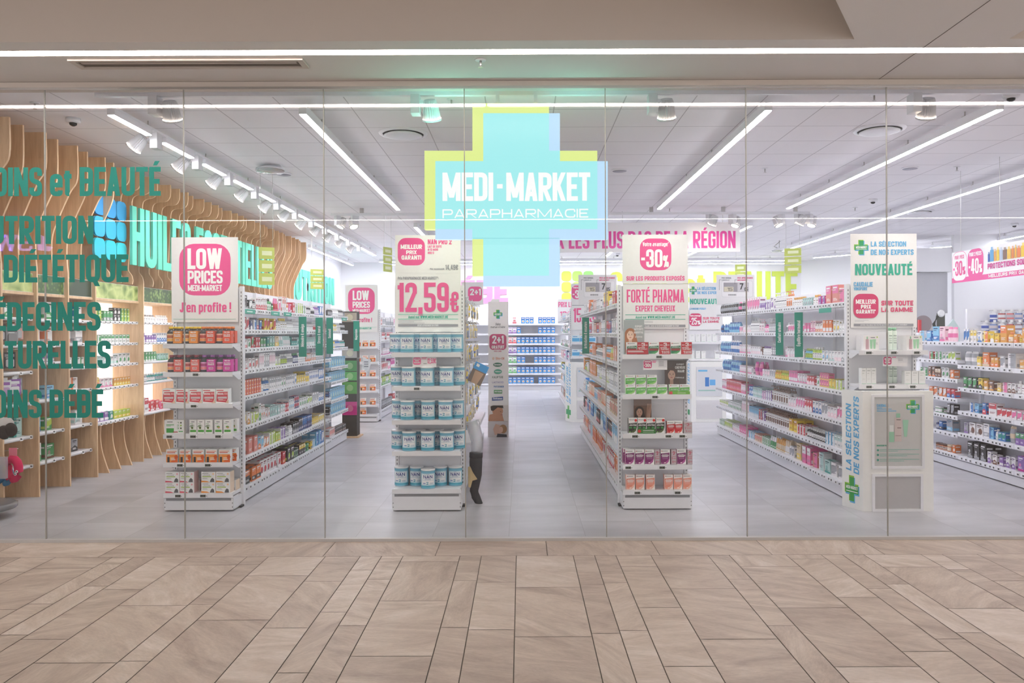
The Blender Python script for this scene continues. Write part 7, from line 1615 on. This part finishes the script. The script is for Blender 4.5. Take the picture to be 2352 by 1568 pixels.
# headset-like neck pillow packs and toy masks
t = thing('heel_cushion_pack', 'black rounded cushion pair on white card hanging at the left edge', 'hanging pack', (xz(22, 985, 7.0)[0], 7.0, xz(22, 985, 7.0)[1])); q = tuple(t.location)
m = MB(); x, z = xz(12, 985, 7.0); m.prism(rrect(x - .09, z - .07, x + .06, z + .1, .06, 5), lambda u, v, d: (u, 7.03 + d, v), 0, .004, (236,234,232), 'print'); m.build('card', t, q)
for px, py, rx, rz_ in ((8, 993, .05, .05), (24, 987, .055, .062)):
    x, z = xz(px, py, 6.98); m = MB(); n = 18
    m.lathe([(.012, -.028), (.045, -.02), (.06, 0), (.045, .02), (.012, .028)], n=24, col=(52,46,46), mat='matte'); m.v = [(x + a, 6.985 + c, z + b * 1.05) for a, b, c in m.v]; m.build('cushion', t, q)
def toy(name, label, px, py, Y, col, acc, s=1.0):
    x, z = xz(px, py, Y); t = thing(name, label, 'toy', (x, Y, z))
    m = MB(); pts = []; rad = []
    for k in range(13):
        a = -.55 * PI + k / 12 * 1.9 * PI; pts.append((.040 * s * math.cos(a), 0, .072 * s * math.sin(a))); rad.append((.030 * s, .028 * s))
    m.tube(pts, .03, 14, col, 'matte', rad); m.build('body', t)
    for q, (dx, dz) in enumerate(((.036, -.03), (.046, -.012))):
        m = MB(); m.lathe([(.004, .002), (.012, 0), (.012, .003)], n=14, col=WH); m.v = [(dx*s + a, -.031*s - c, dz*s + b) for a, b, c in m.v]; m.lathe([(.005, .0), (.005, .001)], n=10, col=(20,20,22)); k = len(m.v) - 20; m.v = m.v[:k] + [(dx*s + a, -.0345*s - c, dz*s + b) for a, b, c in m.v[k:]]; m.build('eye', t).location = (0, 0, 0)
    m = MB(); m.tube([(-.05*s, -.03*s, -.03*s), (-.04*s, -.045*s, 0), (-.03*s, -.04*s, .03*s)], .008*s, 8, acc, 'matte'); m.build('flipper', t).location = (0, 0, 0)
    m = MB(); m.box(-.035, .035, -.002, .002, .085*s, .15*s, (230,130,150), 'print'); m.build('card_tag', t).location = (0, 0, 0)
toy('plush_neck_pillow', 'pink plush neck pillow toy with yellow wings hanging at the left edge', 30, 1077, 6.95, (214,40,92), (240,206,60), 1.25)
toy('plush_neck_pillow', 'blue plush neck pillow toy half hidden behind the pink one', 12, 1090, 7.08, (60,120,160), (232,170,60), 1.05)
m = MB(); m.box(-.05, .05, 0, .03, -.13, .06, (200,170,160), 'bag'); put(m.mesh('hanging_pack'), 'hanging_pack', xz(0, 1065, 6.84)[0], 6.84, xz(0, 1065, 6.84)[1], 'clear bag pack at the left edge beside the pink plush', 'hanging pack')
# round stand foot at the left edge
t = thing('rotating_stand_foot', 'grey round foot of a display stand on a castor, left edge', 'display stand', (-4.62, 6.72, 0)); q = (-4.62, 6.72, 0)
m = MB(); m.lathe([(.26, .075), (.27, .085), (.27, .115), (.25, .125)], cx=-4.62, cy=6.72, n=40, col=(120,120,122), mat='gloss'); m.build('disc', t, q)
m = MB(); m.tube([(-4.62, 6.72, .126), (-4.62, 6.72, 1.9)], .025, 16, (120,120,122)); m.build('post', t, q)
for a in (-.5, 1.6, 3.7):
    x, y = -4.62 + .2 * math.cos(a), 6.72 + .2 * math.sin(a); m = MB(); m.lathe([(.02, -.018), (.034, -.014), (.034, .014), (.02, .018)], n=18, col=(44,46,48), mat='gloss'); m.v = [(x + c, y + p, .036 + w) for p, w, c in m.v]; m.box(x - .008, x + .008, y - .02, y + .02, .05, .0745, (90,90,92), 'alu'); m.build('castor', t, q)
# ================================================================ RIGHT REAR
t = thing('hook_panel_wall', 'white slotted hook panel with rows of hanging bags, far right behind the sun care', 'display panel', (9.5, 11.9, 0)); q = (9.5, 11.9, 0)
xq0 = xz(2223, 700, 11.8)[0]; zt = xz(2223, 709, 11.8)[1]
m = MB(); m.box(xq0, 9.6, 11.82, 11.86, 0, zt, (238,238,240), 'steel'); m.build('panel', t, q)
m = MB(); m.box(xq0, 9.6, 11.60, 11.818, 0, .25, WHITE, 'steel'); m.build('base', t, q)
r = rnd('bags')
for i, zc in enumerate((zt - .04, zt - .20, zt - .36)):
    for k in range(16):
        x = xq0 + .08 + k * .125
        if x > 9.0: break
        if k < 2 - i: 
            continue
        c, a = r.choice((((190,180,190), (220,120,120)), ((210,210,220), (150,120,130)), ((70,90,170), (230,230,236)), ((200,190,196), (120,140,190)), ((220,220,226), (180,90,90)))) if k < 8 else r.choice((((60,80,160), (230,140,150)), ((50,120,200), (240,240,244)), ((214,120,150), (240,220,210))))
        key = (c, a, 'bag', .11, .13)
        if key not in PK: PK[key] = pack_mesh(.11, .13, c, a, 'bag')
        put(PK[key], 'hanging_bag', x, 11.70, zc - .03, 'hanging bag, %s from the left in the %s row of the hook panel' % (ORD[k], ORD[i]), 'hanging pack', 'hanging bags on the hook panel')
        m = MB() if (i, k) != (0, 0) else MB()
        if 'hk2' not in PK: mm = MB(); mm.tube([(0, .115, .012), (0, -.02, .012)], .004, 6, (180,180,184), 'alu'); mm.box(-.02, .02, -.024, -.021, -.005, .03, WH, 'print'); PK['hk2'] = mm.mesh('display_hook')
        put(PK['hk2'], 'display_hook', x, 11.704, zc, 'wire hook, %s from the left in the %s row of the hook panel' % (ORD[k], ORD[i]), 'hook', 'wire hooks on the hook panel')
# lamp-like device, round mirror and small goods before the booth
xb, zb = xz(2156, 724, 15.9)
t = thing('desk_lamp', 'dark jointed desk lamp with pale round head before the grey booth', 'lamp', (xb, 15.9, 1.55)); q = (xb, 15.9, 1.55)
m = MB(); m.tube([(xb - .06, 15.9, 1.55), (xb - .1, 15.9, 1.72), (xb - .02, 15.9, 1.88)], .03, 10, (60,60,58), 'matte'); m.build('arm', t, q)
m = MB(); m.lathe([(.05, -.03), (.075, 0), (.06, .03)], n=24, col=(236,236,236), mat='gloss'); m.v = [(xb + .03 + a, 15.86 + c, 1.93 + b) for a, b, c in m.v]; m.build('head', t, q)
t = thing('service_counter', 'white service counter standing before the grey booth', 'counter', (8.6, 15.9, 0)); q = (8.6, 15.9, 0)
m = MB(); m.box(7.9, 9.0, 15.6, 16.1, .0, 1.5, (240,240,242), 'steel'); m.build('body', t, q)
m = MB(); m.box(7.86, 9.04, 15.56, 16.14, 1.501, 1.545, (228,228,232), 'steel'); m.build('top', t, q)
x, z = xz(2121, 735, 15.75); m = MB(); m.prism(disc(x, 1.72, .17, 28), lambda u, v, d: (u, 15.75 + d, v), 0, .02, (150,136,140), 'gloss'); m.box(x - .06, x + .06, 15.74, 15.80, 1.546, 1.56, (60,60,62), 'matte'); tag(m.build('round_mirror', None, (x, 15.75, 1.546)), 'round grey mirror on the counter beside the expert poster', 'mirror')
x, z = xz(2110, 738, 15.7); m = MB(); m.box(x - .02, x + .03, 15.65, 15.70, 1.546, 1.80, (206,50,60), 'print'); tag(m.build('red_sign_holder', None, (x, 15.7, 1.546)), 'narrow red sign holder at the poster edge on the counter', 'sign holder')
x, z = xz(2190, 738, 14.6); m = MB(); m.prism([(x - .14, 0), (x + .12, 0), (x + .12, 1.62), (x, 1.80), (x - .14, 1.62)], lambda u, v, d: (u, 14.6 + d, v), 0, .03, (206,224,222), 'gloss'); A = Art(m, lambda u, v, l: (u, 14.6 - l, v)); A.text('YUES', x - .1, 1.56, x + .09, 1.62, INK, .2, seg=1); tag(m.build('pointed_totem', None, (x, 14.6, 0)), 'pale green pointed totem peeking over the sun care products', 'totem')
# ================================================================ MALL SIDE: mirrored neighbour sign
m = MB()
for q, p in enumerate(text_polys('SWA', 0, 0, .26, .86, .13, seg=3)): m.prism([(-8.0 - a, 2.94 + b) for a, b in p], lambda u, v, d: (u, -1.0 + d, v), -q * 1e-4, .03, WHITE, 'lilac')
m.prism([(-7.9, 2.95), (-7.72, 2.93), (-7.66, 3.0), (-7.78, 3.02), (-7.74, 3.14), (-7.86, 3.2), (-7.9, 3.1)], lambda u, v, d: (u, -1.0 + d, v), 0, .03, WHITE, 'lilac')
o = tag(m.build('neighbour_sign', None, (-8.3, -1.0, 2.9)), 'lilac lit lettering of the shop opposite, mirrored in the glass', 'sign')
m = MB(); m.box(-9.2, -7.5, -1.08, -1.004, 2.75, ZM - .002, (120,112,106), 'matte'); m.build('fascia_panel', o, ORG[o.name])
